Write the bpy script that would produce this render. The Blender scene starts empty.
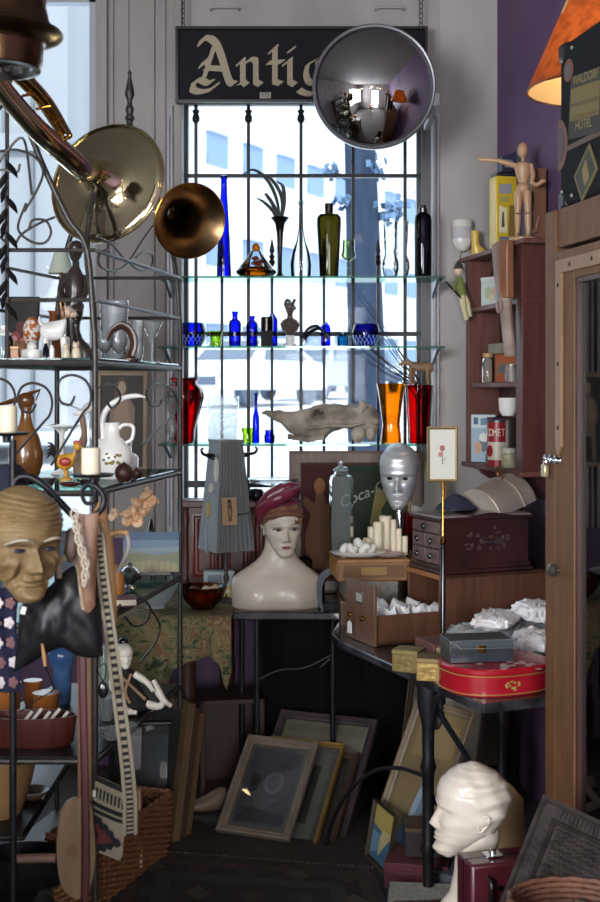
import bpy, bmesh, math, random
from mathutils import Vector as V, Matrix as Mx, Euler, noise as NZ
random.seed(7)
SC = bpy.context.scene
COL = SC.collection
F, HZ, EYE = 1250.0, 390.0, 1.65          # focal length in pixels, horizon row, eye height
R = math.radians
def W(px, py, d): return V(((px-300)/F*d, d, EYE-(py-HZ)/F*d))
def onz(px, py, z=0.0):                     # where the pixel's ray meets the level z
    return W(px, py, (EYE-z)*F/(py-HZ))
# ------------------------------------------------------------------ materials
def lin(h):
    h = h.lstrip('#'); c = [int(h[i:i+2], 16)/255 for i in (0, 2, 4)]
    return tuple(x/12.92 if x <= .04045 else ((x+.055)/1.055)**2.4 for x in c)+(1,)
MATS = {}
def _new(name):
    m = bpy.data.materials.new(name); m.use_nodes = True
    n = m.node_tree; n.nodes.clear()
    return m, n, n.nodes, n.links
def mat(name, col='#808080', rough=.5, metal=0, col2=None, scale=20, st=(1, 1, 1), bump=0, coat=0, spec=.5, kind='noise', emit=None, estr=0, sss=0, detail=4, contrast=(.35, .65)):
    if name in MATS: return MATS[name]
    m, t, N, L = _new(name)
    out = N.new('ShaderNodeOutputMaterial'); p = N.new('ShaderNodeBsdfPrincipled'); L.new(p.outputs[0], out.inputs[0])
    p.inputs['Base Color'].default_value = lin(col); p.inputs['Roughness'].default_value = rough
    p.inputs['Metallic'].default_value = metal; p.inputs['Specular IOR Level'].default_value = spec
    p.inputs['Coat Weight'].default_value = coat; p.inputs['Coat Roughness'].default_value = .08
    if sss:
        p.inputs['Subsurface Weight'].default_value = sss; p.inputs['Subsurface Radius'].default_value = (.01, .006, .004)
    if emit:
        p.inputs['Emission Color'].default_value = lin(emit); p.inputs['Emission Strength'].default_value = estr
    if col2 or bump:
        tc = N.new('ShaderNodeTexCoord'); mp = N.new('ShaderNodeMapping'); mp.inputs['Scale'].default_value = st
        L.new(tc.outputs['Object'], mp.inputs[0])
        if kind == 'wave':
            w = N.new('ShaderNodeTexWave'); w.inputs['Scale'].default_value = scale; w.inputs['Distortion'].default_value = 6; w.inputs['Detail'].default_value = 3; w.inputs['Detail Scale'].default_value = 1.5; o = w.outputs['Fac']
        elif kind == 'voronoi':
            w = N.new('ShaderNodeTexVoronoi'); w.inputs['Scale'].default_value = scale; o = w.outputs['Distance']
        elif kind == 'checker':
            w = N.new('ShaderNodeTexChecker'); w.inputs['Scale'].default_value = scale; o = w.outputs['Fac']
        else:
            w = N.new('ShaderNodeTexNoise'); w.inputs['Scale'].default_value = scale; w.inputs['Detail'].default_value = detail; o = w.outputs['Fac']
        L.new(mp.outputs[0], w.inputs['Vector'])
        if col2:
            r = N.new('ShaderNodeValToRGB'); r.color_ramp.elements[0].position, r.color_ramp.elements[1].position = contrast
            r.color_ramp.elements[0].color = lin(col); r.color_ramp.elements[1].color = lin(col2)
            L.new(o, r.inputs[0]); L.new(r.outputs[0], p.inputs['Base Color'])
        if bump:
            b = N.new('ShaderNodeBump'); b.inputs['Strength'].default_value = abs(bump); b.inputs['Distance'].default_value = .004
            L.new(o, b.inputs['Height']); L.new(b.outputs[0], p.inputs['Normal'])
    MATS[name] = m
    return m
def wood(name, a, b, rough=.45, scale=9, st=(6, 6, .6), coat=0, bump=.08):
    return mat(name, a, rough, 0, b, scale, st, bump, coat, contrast=(.3, .7))
def gl(name, tint, edge=None, milky=0, rough=.02, bump=0, bscale=60, refl=1.0):
    """Thin glass: tinted transmission that deepens towards the grazing edge, with a fresnel reflection."""
    if name in MATS: return MATS[name]
    m, t, N, L = _new(name)
    out = N.new('ShaderNodeOutputMaterial'); lw = N.new('ShaderNodeLayerWeight'); lw.inputs[0].default_value = .45
    mx = N.new('ShaderNodeMix'); mx.data_type = 'RGBA'
    mx.inputs[6].default_value = lin(tint); mx.inputs[7].default_value = lin(edge or tint)
    pw = N.new('ShaderNodeMath'); pw.operation = 'POWER'; pw.inputs[1].default_value = 2.0
    L.new(lw.outputs['Facing'], pw.inputs[0]); L.new(pw.outputs[0], mx.inputs[0])
    tr = N.new('ShaderNodeBsdfTransparent'); L.new(mx.outputs[2], tr.inputs[0])
    gs = N.new('ShaderNodeBsdfGlossy'); gs.inputs['Roughness'].default_value = rough
    fr = N.new('ShaderNodeFresnel'); fr.inputs[0].default_value = 1.46
    if bump:
        tc = N.new('ShaderNodeTexCoord'); nt = N.new('ShaderNodeTexVoronoi'); nt.inputs['Scale'].default_value = bscale
        L.new(tc.outputs['Object'], nt.inputs['Vector']); bp = N.new('ShaderNodeBump'); bp.inputs['Strength'].default_value = bump; bp.inputs['Distance'].default_value = .004
        L.new(nt.outputs['Distance'], bp.inputs['Height'])
        for q in (gs, fr, lw): L.new(bp.outputs[0], q.inputs['Normal'])
    mul = N.new('ShaderNodeMath'); mul.operation = 'MULTIPLY'; mul.inputs[1].default_value = refl; mul.use_clamp = True
    L.new(fr.outputs[0], mul.inputs[0])
    base = tr.outputs[0]
    if milky:
        df = N.new('ShaderNodeBsdfDiffuse'); df.inputs[0].default_value = lin('#e8eef0'); tl = N.new('ShaderNodeBsdfTranslucent'); tl.inputs[0].default_value = lin('#e8eef0')
        a = N.new('ShaderNodeMixShader'); a.inputs[0].default_value = .5; L.new(df.outputs[0], a.inputs[1]); L.new(tl.outputs[0], a.inputs[2])
        c = N.new('ShaderNodeMixShader'); c.inputs[0].default_value = milky; L.new(base, c.inputs[1]); L.new(a.outputs[0], c.inputs[2]); base = c.outputs[0]
    s = N.new('ShaderNodeMixShader'); L.new(mul.outputs[0], s.inputs[0]); L.new(base, s.inputs[1]); L.new(gs.outputs[0], s.inputs[2])
    L.new(s.outputs[0], out.inputs[0])
    MATS[name] = m
    return m
def flat(h, rough=.6): return mat('print_'+h.lstrip('#')+str(int(rough*100)), h, rough)
# ------------------------------------------------------------------ mesh builder
def lerp(a, b, t): return a+(b-a)*t
def tab(T, z):
    if z <= T[0][0]: return T[0][1]
    for (a, u), (b, v) in zip(T, T[1:]):
        if z <= b:
            t = (z-a)/(b-a); return lerp(u, v, t*t*(3-2*t)*.5+t*.5)
    return T[-1][1]
def spline(P, n=8, closed=False):
    P = [V(p) for p in P]; out = []; N_ = len(P)
    rng = range(N_ if closed else N_-1)
    for i in rng:
        p0 = P[(i-1) % N_] if closed or i > 0 else P[0]*2-P[1]
        p1, p2 = P[i], P[(i+1) % N_]
        p3 = P[(i+2) % N_] if closed or i+2 < N_ else P[-1]*2-P[-2]
        for k in range(n):
            t = k/n
            out.append(.5*((2*p1)+(p2-p0)*t+(2*p0-5*p1+4*p2-p3)*t*t+(3*p1-p0-3*p2+p3)*t**3))
    if not closed: out.append(P[-1])
    return out
class MB:
    def __init__(s, k=1.0): s.v, s.f, s.m, s.k, s.mi, s.X = [], [], [], k, 0, Mx.Identity(4)
    def add(s, vs, fs):
        b = len(s.v); s.v += [(s.X @ V(p))*s.k for p in vs]
        s.f += [[b+i for i in f] for f in fs]; s.m += [s.mi]*len(fs); return s
    def box(s, c, sz, r=None):
        x, y, z = (q/2 for q in sz); M = (Euler(r).to_matrix() if r else None)
        P = [V((i*x, j*y, k*z)) for i in (-1, 1) for j in (-1, 1) for k in (-1, 1)]
        P = [(M @ p if M else p)+V(c) for p in P]
        return s.add(P, [(0, 1, 3, 2), (4, 6, 7, 5), (0, 4, 5, 1), (2, 3, 7, 6), (0, 2, 6, 4), (1, 5, 7, 3)])
    def bx(s, x0, x1, y0, y1, z0, z1): return s.box(((x0+x1)/2, (y0+y1)/2, (z0+z1)/2), (abs(x1-x0), abs(y1-y0), abs(z1-z0)))
    def tube(s, P, r, n=8, closed=False, flat_=1.0, cap=True):
        P = [V(p) for p in P]; N_ = len(P); rs = r if isinstance(r, (list, tuple)) else [r]*N_
        T = []
        for i in range(N_):
            a, b = (P[(i-1) % N_], P[(i+1) % N_]) if closed else (P[max(0, i-1)], P[min(N_-1, i+1)])
            d = b-a; T.append(d.normalized() if d.length > 1e-9 else V((0, 0, 1)))
        u = T[0].orthogonal().normalized()
        if abs(T[0].z) < .9: u = V((0, 0, 1)).cross(T[0]).normalized()
        vs, fs = [], []
        for i in range(N_):
            u = (u-T[i]*u.dot(T[i])); u = u.normalized() if u.length > 1e-6 else T[i].orthogonal().normalized()
            w = T[i].cross(u)
            for k in range(n):
                a = 2*math.pi*k/n; vs.append(P[i]+(u*math.cos(a)+w*math.sin(a)*flat_)*rs[i])
        for i in range(N_ if closed else N_-1):
            j = (i+1) % N_
            fs += [(i*n+k, i*n+(k+1) % n, j*n+(k+1) % n, j*n+k) for k in range(n)]
        if cap and not closed: fs += [tuple(range(n))[::-1], tuple((N_-1)*n+k for k in range(n))]
        return s.add(vs, fs)
    def lathe(s, prof, n=24, c=(0, 0, 0), sx=1, sy=1, sq=0, flute=0, fn=8, cap=True):
        vs, fs = [], []; c = V(c)
        for r, z in prof:
            for k in range(n):
                a = 2*math.pi*(k+.5*(sq > 0))/n; ca, sa = math.cos(a), math.sin(a)
                q = 1.0/max(abs(ca), abs(sa)) if sq else 1.0
                q = lerp(1, q, sq)*(1+flute*math.cos(fn*a))
                vs.append(c+V((r*q*ca*sx, r*q*sa*sy, z)))
        for i in range(len(prof)-1):
            fs += [(i*n+k, i*n+(k+1) % n, (i+1)*n+(k+1) % n, (i+1)*n+k) for k in range(n)]
        if cap:
            if prof[0][0] > 1e-6: fs.append(tuple(range(n))[::-1])
            if cap != 'bottom' and prof[-1][0] > 1e-6: fs.append(tuple((len(prof)-1)*n+k for k in range(n)))
        return s.add(vs, fs)
    def loft(s, rings, cap=True, closed=True):
        n = len(rings[0]); vs = [p for r in rings for p in r]; fs = []
        for i in range(len(rings)-1):
            fs += [(i*n+k, i*n+(k+1) % n, (i+1)*n+(k+1) % n, (i+1)*n+k) for k in range(n if closed else n-1)]
        if cap and closed: fs += [tuple(range(n))[::-1], tuple((len(rings)-1)*n+k for k in range(n))]
        return s.add(vs, fs)
    def prism(s, poly, y0, y1):
        n = len(poly); vs = [(x, y0, z) for x, z in poly]+[(x, y1, z) for x, z in poly]
        return s.add(vs, [tuple(range(n)), tuple(range(2*n-1, n-1, -1))]+[(i, i+n, (i+1) % n+n, (i+1) % n) for i in range(n)])
    def plate(s, poly, z0, z1):
        n = len(poly); vs = [(x, y, z0) for x, y in poly]+[(x, y, z1) for x, y in poly]
        return s.add(vs, [tuple(range(n-1, -1, -1)), tuple(range(n, 2*n))]+[(i, (i+1) % n, (i+1) % n+n, i+n) for i in range(n)])
    def ell(s, c, r, n=18, m=12):
        r = (r, r, r) if not isinstance(r, (tuple, list)) else r
        return s.lathe([(max(1e-7, math.sin(math.pi*i/m)), -math.cos(math.pi*i/m)) for i in range(m+1)], n, (0, 0, 0), cap=False) if False else s._ell(V(c), r, n, m)
    def _ell(s, c, r, n, m):
        vs = [c+V((0, 0, -r[2]))]; fs = []
        for i in range(1, m):
            t = math.pi*i/m
            for k in range(n):
                a = 2*math.pi*k/n; vs.append(c+V((r[0]*math.sin(t)*math.cos(a), r[1]*math.sin(t)*math.sin(a), -r[2]*math.cos(t))))
        vs.append(c+V((0, 0, r[2])))
        for k in range(n):
            fs.append((0, 1+(k+1) % n, 1+k)); e = 1+(m-2)*n; fs.append((len(vs)-1, e+k, e+(k+1) % n))
        for i in range(m-2):
            b = 1+i*n; fs += [(b+k, b+(k+1) % n, b+n+(k+1) % n, b+n+k) for k in range(n)]
        return s.add(vs, fs)
    def poly(s, P): return s.add(P, [tuple(range(len(P)))])
    def disc(s, c, r, y, n=20):
        return s.poly([(c[0]+r*math.cos(2*math.pi*i/n), y, c[1]+(r if not isinstance(r, tuple) else r)*math.sin(2*math.pi*i/n)) for i in range(n)])
    def grid(s, fn, nu, nv):
        vs = [fn(i/nu, j/nv) for j in range(nv+1) for i in range(nu+1)]
        return s.add(vs, [(j*(nu+1)+i, j*(nu+1)+i+1, (j+1)*(nu+1)+i+1, (j+1)*(nu+1)+i) for j in range(nv) for i in range(nu)])
    def build(s, name, mats, parent=None, bevel=0, sub=0, smooth=38, solid=0, loc=None, rot=None, normals=True):
        me = bpy.data.meshes.new(name); me.from_pydata([tuple(p) for p in s.v], [], s.f)
        if normals:
            b = bmesh.new(); b.from_mesh(me); bmesh.ops.recalc_face_normals(b, faces=b.faces); b.to_mesh(me); b.free()
        mats = mats if isinstance(mats, (list, tuple)) else [mats]
        for m in mats: me.materials.append(m)
        if len(mats) > 1: me.polygons.foreach_set('material_index', s.m)
        if smooth:
            me.polygons.foreach_set('use_smooth', [True]*len(me.polygons)); me.set_sharp_from_angle(angle=R(smooth))
        o = bpy.data.objects.new(name, me); COL.objects.link(o)
        if parent: o.parent = parent
        if loc is not None: o.location = loc
        if rot is not None: o.rotation_euler = rot
        if solid:
            q = o.modifiers.new('thickness', 'SOLIDIFY'); q.thickness = solid; q.offset = 0
        if bevel:
            q = o.modifiers.new('edge', 'BEVEL'); q.width = bevel; q.segments = 2; q.limit_method = 'ANGLE'; q.angle_limit = R(40)
        if sub:
            q = o.modifiers.new('smoothing', 'SUBSURF'); q.levels = q.render_levels = sub
        return o
def tag(o, label=None, cat=None, group=None, kind=None):
    for k, v in (('label', label), ('category', cat), ('group', group), ('kind', kind)):
        if v: o[k] = v
    return o
def thing(name, label, cat, loc=(0, 0, 0), rz=0, group=None, rot=None, M=None):
    o = bpy.data.objects.new(name, None); COL.objects.link(o); o.empty_display_size = .05
    if M is not None: o.matrix_world = M
    else:
        o.location = loc; o.rotation_euler = rot if rot else (0, 0, rz)
    return tag(o, label, cat, group)
def solo(mb, name, m, label, cat, loc=(0, 0, 0), rz=0, group=None, rot=None, kind=None, **kw):
    o = mb.build(name, m, None, loc=loc, rot=rot if rot else (0, 0, rz), **kw)
    return tag(o, label, cat, group, kind)
def struct(mb, name, m, **kw): return tag(mb.build(name, m, None, **kw), kind='structure')
def dup(root, loc=None, rz=None, label=None, group=None):
    def cp(o, par):
        c = o.copy(); COL.objects.link(c)
        if par: c.parent = par; c.matrix_parent_inverse = o.matrix_parent_inverse.copy()
        for ch in list(KIDS.get(o.name, [])): cp(ch, c)
        return c
    KIDS = {}
    for o in COL.objects:
        if o.parent: KIDS.setdefault(o.parent.name, []).append(o)
    c = cp(root, None)
    if loc is not None: c.location = loc
    if rz is not None: c.rotation_euler = (0, 0, rz)
    if label: c['label'] = label
    if group: c['group'] = group
    return c
def lettering(txt, size, m, parent, loc, rot=(math.pi/2, 0, 0), ext=.0008, shear=0, name='lettering', sx=1.0):
    cu = bpy.data.curves.new('letters', 'FONT'); cu.body = txt; cu.size = size; cu.extrude = ext; cu.shear = shear; cu.align_x = 'CENTER'; cu.align_y = 'CENTER'; cu.resolution_u = 3
    tmp = bpy.data.objects.new('letters', cu); COL.objects.link(tmp)
    dg = bpy.context.evaluated_depsgraph_get(); me = bpy.data.meshes.new_from_object(tmp.evaluated_get(dg))
    bpy.data.objects.remove(tmp); bpy.data.curves.remove(cu)
    me.materials.clear(); me.materials.append(m)
    o = bpy.data.objects.new(name, me); COL.objects.link(o); o.parent = parent; o.location = loc; o.rotation_euler = rot; o.scale = (sx, 1, 1)
    return o
# ------------------------------------------------------------------ generic objects
def ware(name, label, cat, px, py, d, prof, m, group=None, n=28, sx=1, sy=1, sq=0, flute=0, fn=8, cap='bottom', parts=(), rz=0, smooth=45):
    """A turned vessel: profile in pixels at its distance; parts = (name, profile, material) turned on the same axis."""
    k = d/F; loc = W(px, py, d)
    if not parts:
        b = MB(k).lathe(prof, n, sx=sx, sy=sy, sq=sq, flute=flute, fn=fn, cap=cap)
        return solo(b, name, m, label, cat, loc, rz, group, smooth=smooth)
    t = thing(name, label, cat, loc, rz, group)
    MB(k).lathe(prof, n, sx=sx, sy=sy, sq=sq, flute=flute, fn=fn, cap=cap).build('body', m, t, smooth=smooth)
    for pn, pr, pm in parts: MB(k).lathe(pr, 20, sx=sx, sy=sy).build(pn, pm, t, smooth=smooth)
    return t
def plane3(BL, BR, TL, zb=0.0):
    """Pose of a leaning flat thing from three of its corners in the photo, its lower edge at level zb."""
    b, r = onz(BL[0], BL[1], zb), onz(BR[0], BR[1], zb); e = r-b
    u = V(((TL[0]-300)/F, 1, -(TL[1]-HZ)/F)); o = V((0, 0, EYE))
    den = e.dot(u)
    d = e.dot(b-o)/den
    t = o+u*d; up = t-b
    x, z = e.normalized(), up.normalized(); y = z.cross(x)
    M = Mx((x, y, z)).transposed().to_4x4(); M.translation = b
    return M, e.length, up.length
def posed(BLw, x, z):
    x = V(x).normalized(); z = V(z); z = (z-x*z.dot(x)).normalized(); y = z.cross(x)
    M = Mx((x, y, z)).transposed().to_4x4(); M.translation = V(BLw); return M
def moulding(b, w, h, prof):
    for (i0, y0), (i1, y1) in zip(prof, prof[1:]):
        A = [(i0, y0, i0), (w-i0, y0, i0), (w-i0, y0, h-i0), (i0, y0, h-i0)]; B = [(i1, y1, i1), (w-i1, y1, i1), (w-i1, y1, h-i1), (i1, y1, h-i1)]
        b.add(A+B, [(k, (k+1) % 4, (k+1) % 4+4, k+4) for k in range(4)])
    return b
def art(t, name, w, h, x0, z0, y, bg, items, rough=.6):
    """A flat printed or painted sheet: background plus polygons in unit coordinates, laid a hair apart."""
    cols = [bg]+[c for c, _ in items]; b = MB(); uniq = list(dict.fromkeys(cols))
    b.mi = 0; b.bx(x0, x0+w, y, y+.003, z0, z0+h)
    for i, (c, P) in enumerate(items):
        b.mi = uniq.index(c); b.poly([(x0+u*w, y-.0004*(i+1), z0+v*h) for u, v in P])
    return b.build(name, [flat(c, rough) for c in uniq], t, smooth=0, normals=False)
def circ(cx, cz, rx, rz, n=18): return [(cx+rx*math.cos(2*math.pi*i/n), cz+rz*math.sin(2*math.pi*i/n)) for i in range(n)]
def picture(name, label, cat, M, w, h, fm, fw=.03, th=.025, bg='#8a8478', items=(), glass=True, mboard=None, mw=.04, group=None, lift=.6):
    t = thing(name, label, cat, M=M, group=group)
    moulding(MB(), w, h, [(0, 0), (0, -th), (fw*.15, -th*1.15), (fw*.35, -th*1.05), (fw*.5, -th*.75), (fw*.75, -th*.8), (fw*.95, -th*.55), (fw, -th*.3), (fw, 0), (0, 0)]).build('frame', fm, t, smooth=30)
    a = fw*.9
    if mboard:
        moulding(MB(), w, h, [(a, -th*.1), (a, -th*.28), (fw+mw, -th*.28), (fw+mw+.001, -th*.1)]).build('mat_board', flat(mboard), t, smooth=0)
    art(t, 'print', w-2*a, h-2*a, a, a, -th*.12, bg, items)
    if glass: MB().bx(a, w-a, -th*.36, -th*.34, a, h-a).build('glazing', GLZ, t, smooth=0)
    return t
def card(b, c, w, h, r, th=.0015): return b.box(c, (w, th, h), r)
CLEAR = gl('clear_glass', '#f4f8f8', '#8fa3a8'); GLZ = gl('picture_glazing', '#f2f3f3', '#c8cccc', refl=1.6)
# ------------------------------------------------------------------ a sculpted head (unit height, chin at 0, facing -y)
WT = [(0, .075), (.04, .115), (.1, .158), (.2, .222), (.3, .268), (.42, .312), (.55, .332), (.68, .338), (.8, .31), (.88, .256), (.94, .185), (.98, .1), (1, .012)]
FT = [(0, .26), (.03, .325), (.08, .355), (.15, .338), (.2, .345), (.3, .345), (.4, .35), (.5, .345), (.58, .37), (.68, .375), (.78, .35), (.87, .28), (.94, .185), (.98, .09), (1, .01)]
BT = [(0, -.16), (.04, -.08), (.1, .0), (.18, .1), (.25, .2), (.33, .29), (.45, .37), (.6, .42), (.72, .41), (.82, .35), (.9, .265), (.96, .16), (.985, .09), (1, .012)]
def gs(x, z, x0, z0, sx, sz): return math.exp(-((x-x0)/sx)**2-((z-z0)/sz)**2)
def face_disp(x, z, nose=1.0, eye=1.0, lip=1.0):
    ax = abs(x); d = 0.0
    h = tab([(.27, 0), (.305, .075), (.335, .125), (.37, .105), (.44, .06), (.5, .03), (.56, .008), (.6, 0)], z)*nose
    d += h*math.exp(-(x/tab([(.3, .055), (.36, .042), (.46, .032), (.56, .05)], z))**2)
    d += .035*nose*gs(ax, z, .05, .318, .026, .022)
    d -= .055*eye*gs(ax, z, .135, .49, .085, .042); d += .03*eye*gs(ax, z, .14, .485, .045, .024); d -= .012*eye*gs(ax, z, .14, .515, .06, .008)
    d += .016*gs(ax, z, .13, .56, .11, .022); d += .02*gs(ax, z, .18, .38, .08, .07)
    d += lip*(.03*gs(x, z, 0, .226, .075, .013)+.036*gs(x, z, 0, .184, .062, .016)-.022*gs(x, z, 0, .206, .085, .006)-.014*gs(x, z, 0, .252, .016, .02)-.016*gs(x, z, 0, .15, .08, .016))
    d += .022*gs(x, z, 0, .075, .085, .045)
    return d
def head_shape(b, nose=1.0, eye=1.0, lip=1.0, extra=None, nz=110, na=88, front_only=False):
    rings = []
    for j in range(nz+1):
        t = j/nz; z = t*.6+.4*(1-math.cos(math.pi*t))/2
        w, f, k = tab(WT, z), tab(FT, z), tab(BT, z); yc = min(0, (k-f)/2); ring = []
        for i in range(na):
            if front_only: a = -math.pi*.56+i*math.pi*1.12/(na-1)
            else: a = 2*math.pi*i/na
            s, c = math.sin(a), math.cos(a)
            x = w*math.copysign(abs(s)**.92, s)
            y = yc-(f+yc)*abs(c)**.85 if c > 0 else yc+(k-yc)*abs(c)**.95
            wt = max(0, min(1, (c+.05)/.5))
            if wt > 0: y -= face_disp(x, z, nose, eye, lip)*wt
            p = V((x, y, z))
            if extra: p = extra(p, a, c)
            ring.append(p)
        rings.append(ring)
    return b.loft(rings, cap=not front_only, closed=not front_only)
def ear(b, sx):
    P = [(.36, .05), (.40, .025), (.47, .03), (.53, .06), (.545, .10), (.51, .13), (.45, .12), (.40, .09)]
    pts = spline([(sx*(.31+.03*(i in (3, 4, 5))), y, z) for i, (z, y) in enumerate(P)], 4, True)
    b.tube(pts, .017, 6, closed=True); b.ell((sx*.30, .075, .455), (.022, .045, .075), 10, 8); return b
# ------------------------------------------------------------------ materials in use
PLASTER = mat('grey_plaster', '#8f8987', .8, 0, '#a39d9b', 3, (1, 1, .5), .25)
PLASTER2 = mat('pier_plaster', '#958e8d', .8, 0, '#a59f9d', 4, (1, 1, .4), .3)
PURPLE = mat('purple_paint', '#553c5c', .65, 0, '#5e4465', 2.5, bump=.05)
FLOORM = mat('dark_concrete', '#2e2825', .75, 0, '#3b342f', 5, bump=.15)
CEIL = mat('ceiling_paint', '#6f6a67', .8)
IRON = mat('black_iron', '#17171a', .45, .4, '#232327', 40, bump=.1)
IRONG = mat('grey_iron', '#403d3b', .45, .6, '#4d4a47', 60, bump=.08)
BRASS = mat('brass', '#b5893f', .16, 1, '#8a5f26', 6)
PALEBRASS = mat('silvered_brass', '#e6dcbc', .09, 1, '#ddd0a8', 5)
OLDBRASS = mat('dull_brass', '#80664a', .27, 1, '#5e4a34', 7)
SILVER = mat('silver_metal', '#c4c6c9', .2, 1)
CHROME = mat('polished_chrome', '#d8d8da', .06, 1)
CREAM = mat('cream_mannequin', '#c9beb1', .38, 0, '#beb1a3', 4, sss=.15, coat=.15)
WHITEC = mat('white_china', '#ecebe6', .18, coat=.4)
WAX = mat('candle_wax', '#e6dcc4', .5, 0, '#d9cdb2', 6, sss=.3)
DKWOOD = wood('dark_walnut', '#2b1712', '#44251b')
RDWOOD = wood('mahogany', '#3e1813', '#5a2a20', .4)
CABWOOD = wood('oak_cabinet', '#4b3019', '#624022', .6)
SHWOOD = wood('brown_painted_shelf', '#5a352e', '#6d453c', .45)
TANWOOD = wood('tan_wood', '#a47c4d', '#bf9763', .5)
BLACKLAC = mat('black_lacquer', '#0e0d0f', .22, coat=.3)
MARBLE = mat('dark_marble', '#1f1e21', .2, 0, '#4a4a50', 9, (1, 1, 1), coat=.3, contrast=(.45, .75))
COBALT = gl('cobalt_glass', '#1a4ae0', '#0a1a80'); LIME = gl('lime_glass', '#c6ea4a', '#8fb52a', bump=.3)
AMBER = gl('amber_glass', '#f0a82a', '#a85c0a'); REDG = gl('ruby_glass', '#d4142a', '#7a0a14')
OLIVE = gl('olive_glass', '#77702a', '#3a3610'); NAVYG = gl('navy_glass', '#66648a', '#3a3858'); TEALG = gl('teal_glass', '#3aa6c4', '#1a6a88')
SHELFG = gl('shelf_glass', '#dfeeea', '#8fc0b4', refl=.5); EDGEG = gl('shelf_edge', '#8cc8ba', '#5a9a90', milky=.15); CRYSTAL = gl('cut_crystal', '#f4f6f7', '#b4c0c4', milky=.3, bump=.5, bscale=90, refl=1.8)
FROST = gl('textured_glass', '#eef2f2', '#a0aaaa', milky=.25, bump=.6, bscale=70)
# ------------------------------------------------------------------ camera, world, light
cam = bpy.data.cameras.new('camera'); cam.sensor_fit = 'VERTICAL'; cam.sensor_height = 36; cam.sensor_width = 36
cam.lens = 36*F/902; cam.shift_y = -(451-HZ)/902; cam.clip_end = 300; cam.clip_start = .05
cam.dof.use_dof = True; cam.dof.focus_distance = 4.5; cam.dof.aperture_fstop = 4.5
co = bpy.data.objects.new('camera', cam); COL.objects.link(co); co.location = (0, 0, EYE); co.rotation_euler = (math.pi/2, 0, 0); SC.camera = co
w = bpy.data.worlds.new('sky'); SC.world = w; w.use_nodes = True
bg = w.node_tree.nodes['Background']; bg.inputs[0].default_value = (.86, .93, 1, 1); bg.inputs[1].default_value = 3.3
def light(name, typ, loc, rot, e, col, **kw):
    l = bpy.data.lights.new(name, typ); l.energy = e; l.color = col
    for k, v in kw.items(): setattr(l, k, v)
    o = bpy.data.objects.new(name, l); COL.objects.link(o); o.location = loc; o.rotation_euler = rot; return o
light('sun', 'SUN', (0, -10, 20), (R(48), 0, R(-25)), 4.6, (1, .96, .9), angle=R(1))
light('side_shopfront_daylight', 'AREA', (-2.4, -1.6, 2.05), (R(90), 0, R(-65)), 560, (.95, .97, 1), shape='RECTANGLE', size=2.4, size_y=1.7)
light('front_fill_light', 'AREA', (.3, -3.1, 1.6), (R(90), 0, 0), 190, (.95, .97, 1), shape='RECTANGLE', size=.9, size_y=2.0)  # added fill from behind the camera, brightens whatever faces it
light('window_daylight', 'AREA', (.05, 5.85, 1.95), (R(-90), 0, 0), 14, (.85, .93, 1), shape='RECTANGLE', size=1.1, size_y=1.9)
light('side_window_daylight', 'AREA', (-1.55, 5.85, 2.0), (R(-90), 0, 0), 18, (.85, .93, 1), shape='RECTANGLE', size=1.2, size_y=2.6)
SC.view_settings.view_transform = 'Standard'; SC.view_settings.look = 'None'; SC.view_settings.exposure = -0.12; SC.view_settings.gamma = 1
SC.view_settings.use_curve_mapping = False
SC.cycles.use_denoising = True; SC.cycles.max_bounces = 12; SC.cycles.transparent_max_bounces = 24; SC.cycles.caustics_reflective = False; SC.cycles.caustics_refractive = False
SC.cycles.sample_clamp_indirect = 6
# ------------------------------------------------------------------ the room
struct(MB().bx(-2.6, 2.7, -3.4, 5.74, -.12, 0), 'floor', FLOORM, smooth=0)
struct(MB().bx(-2.6, 2.7, -3.4, 5.74, 3.6, 3.72), 'ceiling', CEIL, smooth=0)
def rwx(y): return .867+(5.5-y)*.184                  # the right-hand wall's line
b = MB(); b.plate([(rwx(5.6), 5.6), (rwx(-3.4), -3.4), (rwx(-3.4)+.2, -3.4), (rwx(5.6)+.2, 5.6)], 0, 3.6); struct(b, 'wall_right', PURPLE, smooth=0)
struct(MB().bx(-2.6, -2.42, -3.4, -2.9, 0, 3.6).bx(-2.6, -2.42, -.3, 5.5, 0, 3.6).bx(-2.6, -2.42, -2.9, -.3, 0, 1.1).bx(-2.6, -2.42, -2.9, -.3, 3.0, 3.6), 'wall_left', PLASTER, smooth=0)
b = MB()
b.bx(-2.6, -.2, -3.4, -3.2, 0, 3.6); b.bx(.8, 2.7, -3.4, -3.2, 0, 3.6); b.bx(-.2, .8, -3.4, -3.2, 2.7, 3.6)
struct(b, 'wall_front', PLASTER, smooth=0)
b = MB(); xl, xr, y0, y1 = -.523, .616, 5.5, 5.74
b.bx(-.90, xl, y0, y1, 1.0, 3.6); b.bx(xl, xr, y0, y1, 2.96, 3.6); b.bx(-2.6, -.9, y0, y1, 3.45, 3.6); b.bx(-2.6, -2.3, y0, y1, 0, 3.45)
b.mi = 1; b.bx(-.90, xl, y0, y1, 0, 1.0); b.bx(xl, xr, y0, y1, 0, .93); b.bx(-2.3, -.9, y0, y1, 0, .55)
struct(b, 'wall_back', [PLASTER, PURPLE], smooth=0)
b = MB(); b.bx(xr, 1.02, y0-.002, y1, 0, 3.6)
struct(b, 'wall_back_column', PLASTER2, smooth=0)
for i, (px0, px1, dp) in enumerate([(102, 108, .03), (111, 114, .018), (152, 155, .018), (160, 166, .014), (174, 182, .02)]):
    a, c = W(px0, 0, 5.5).x, W(px1, 0, 5.5).x
    struct(MB().bx(a, c, 5.5-dp, 5.5, 1.0, 3.6), 'trim_%d' % (i+1), PLASTER, bevel=.004)
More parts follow.
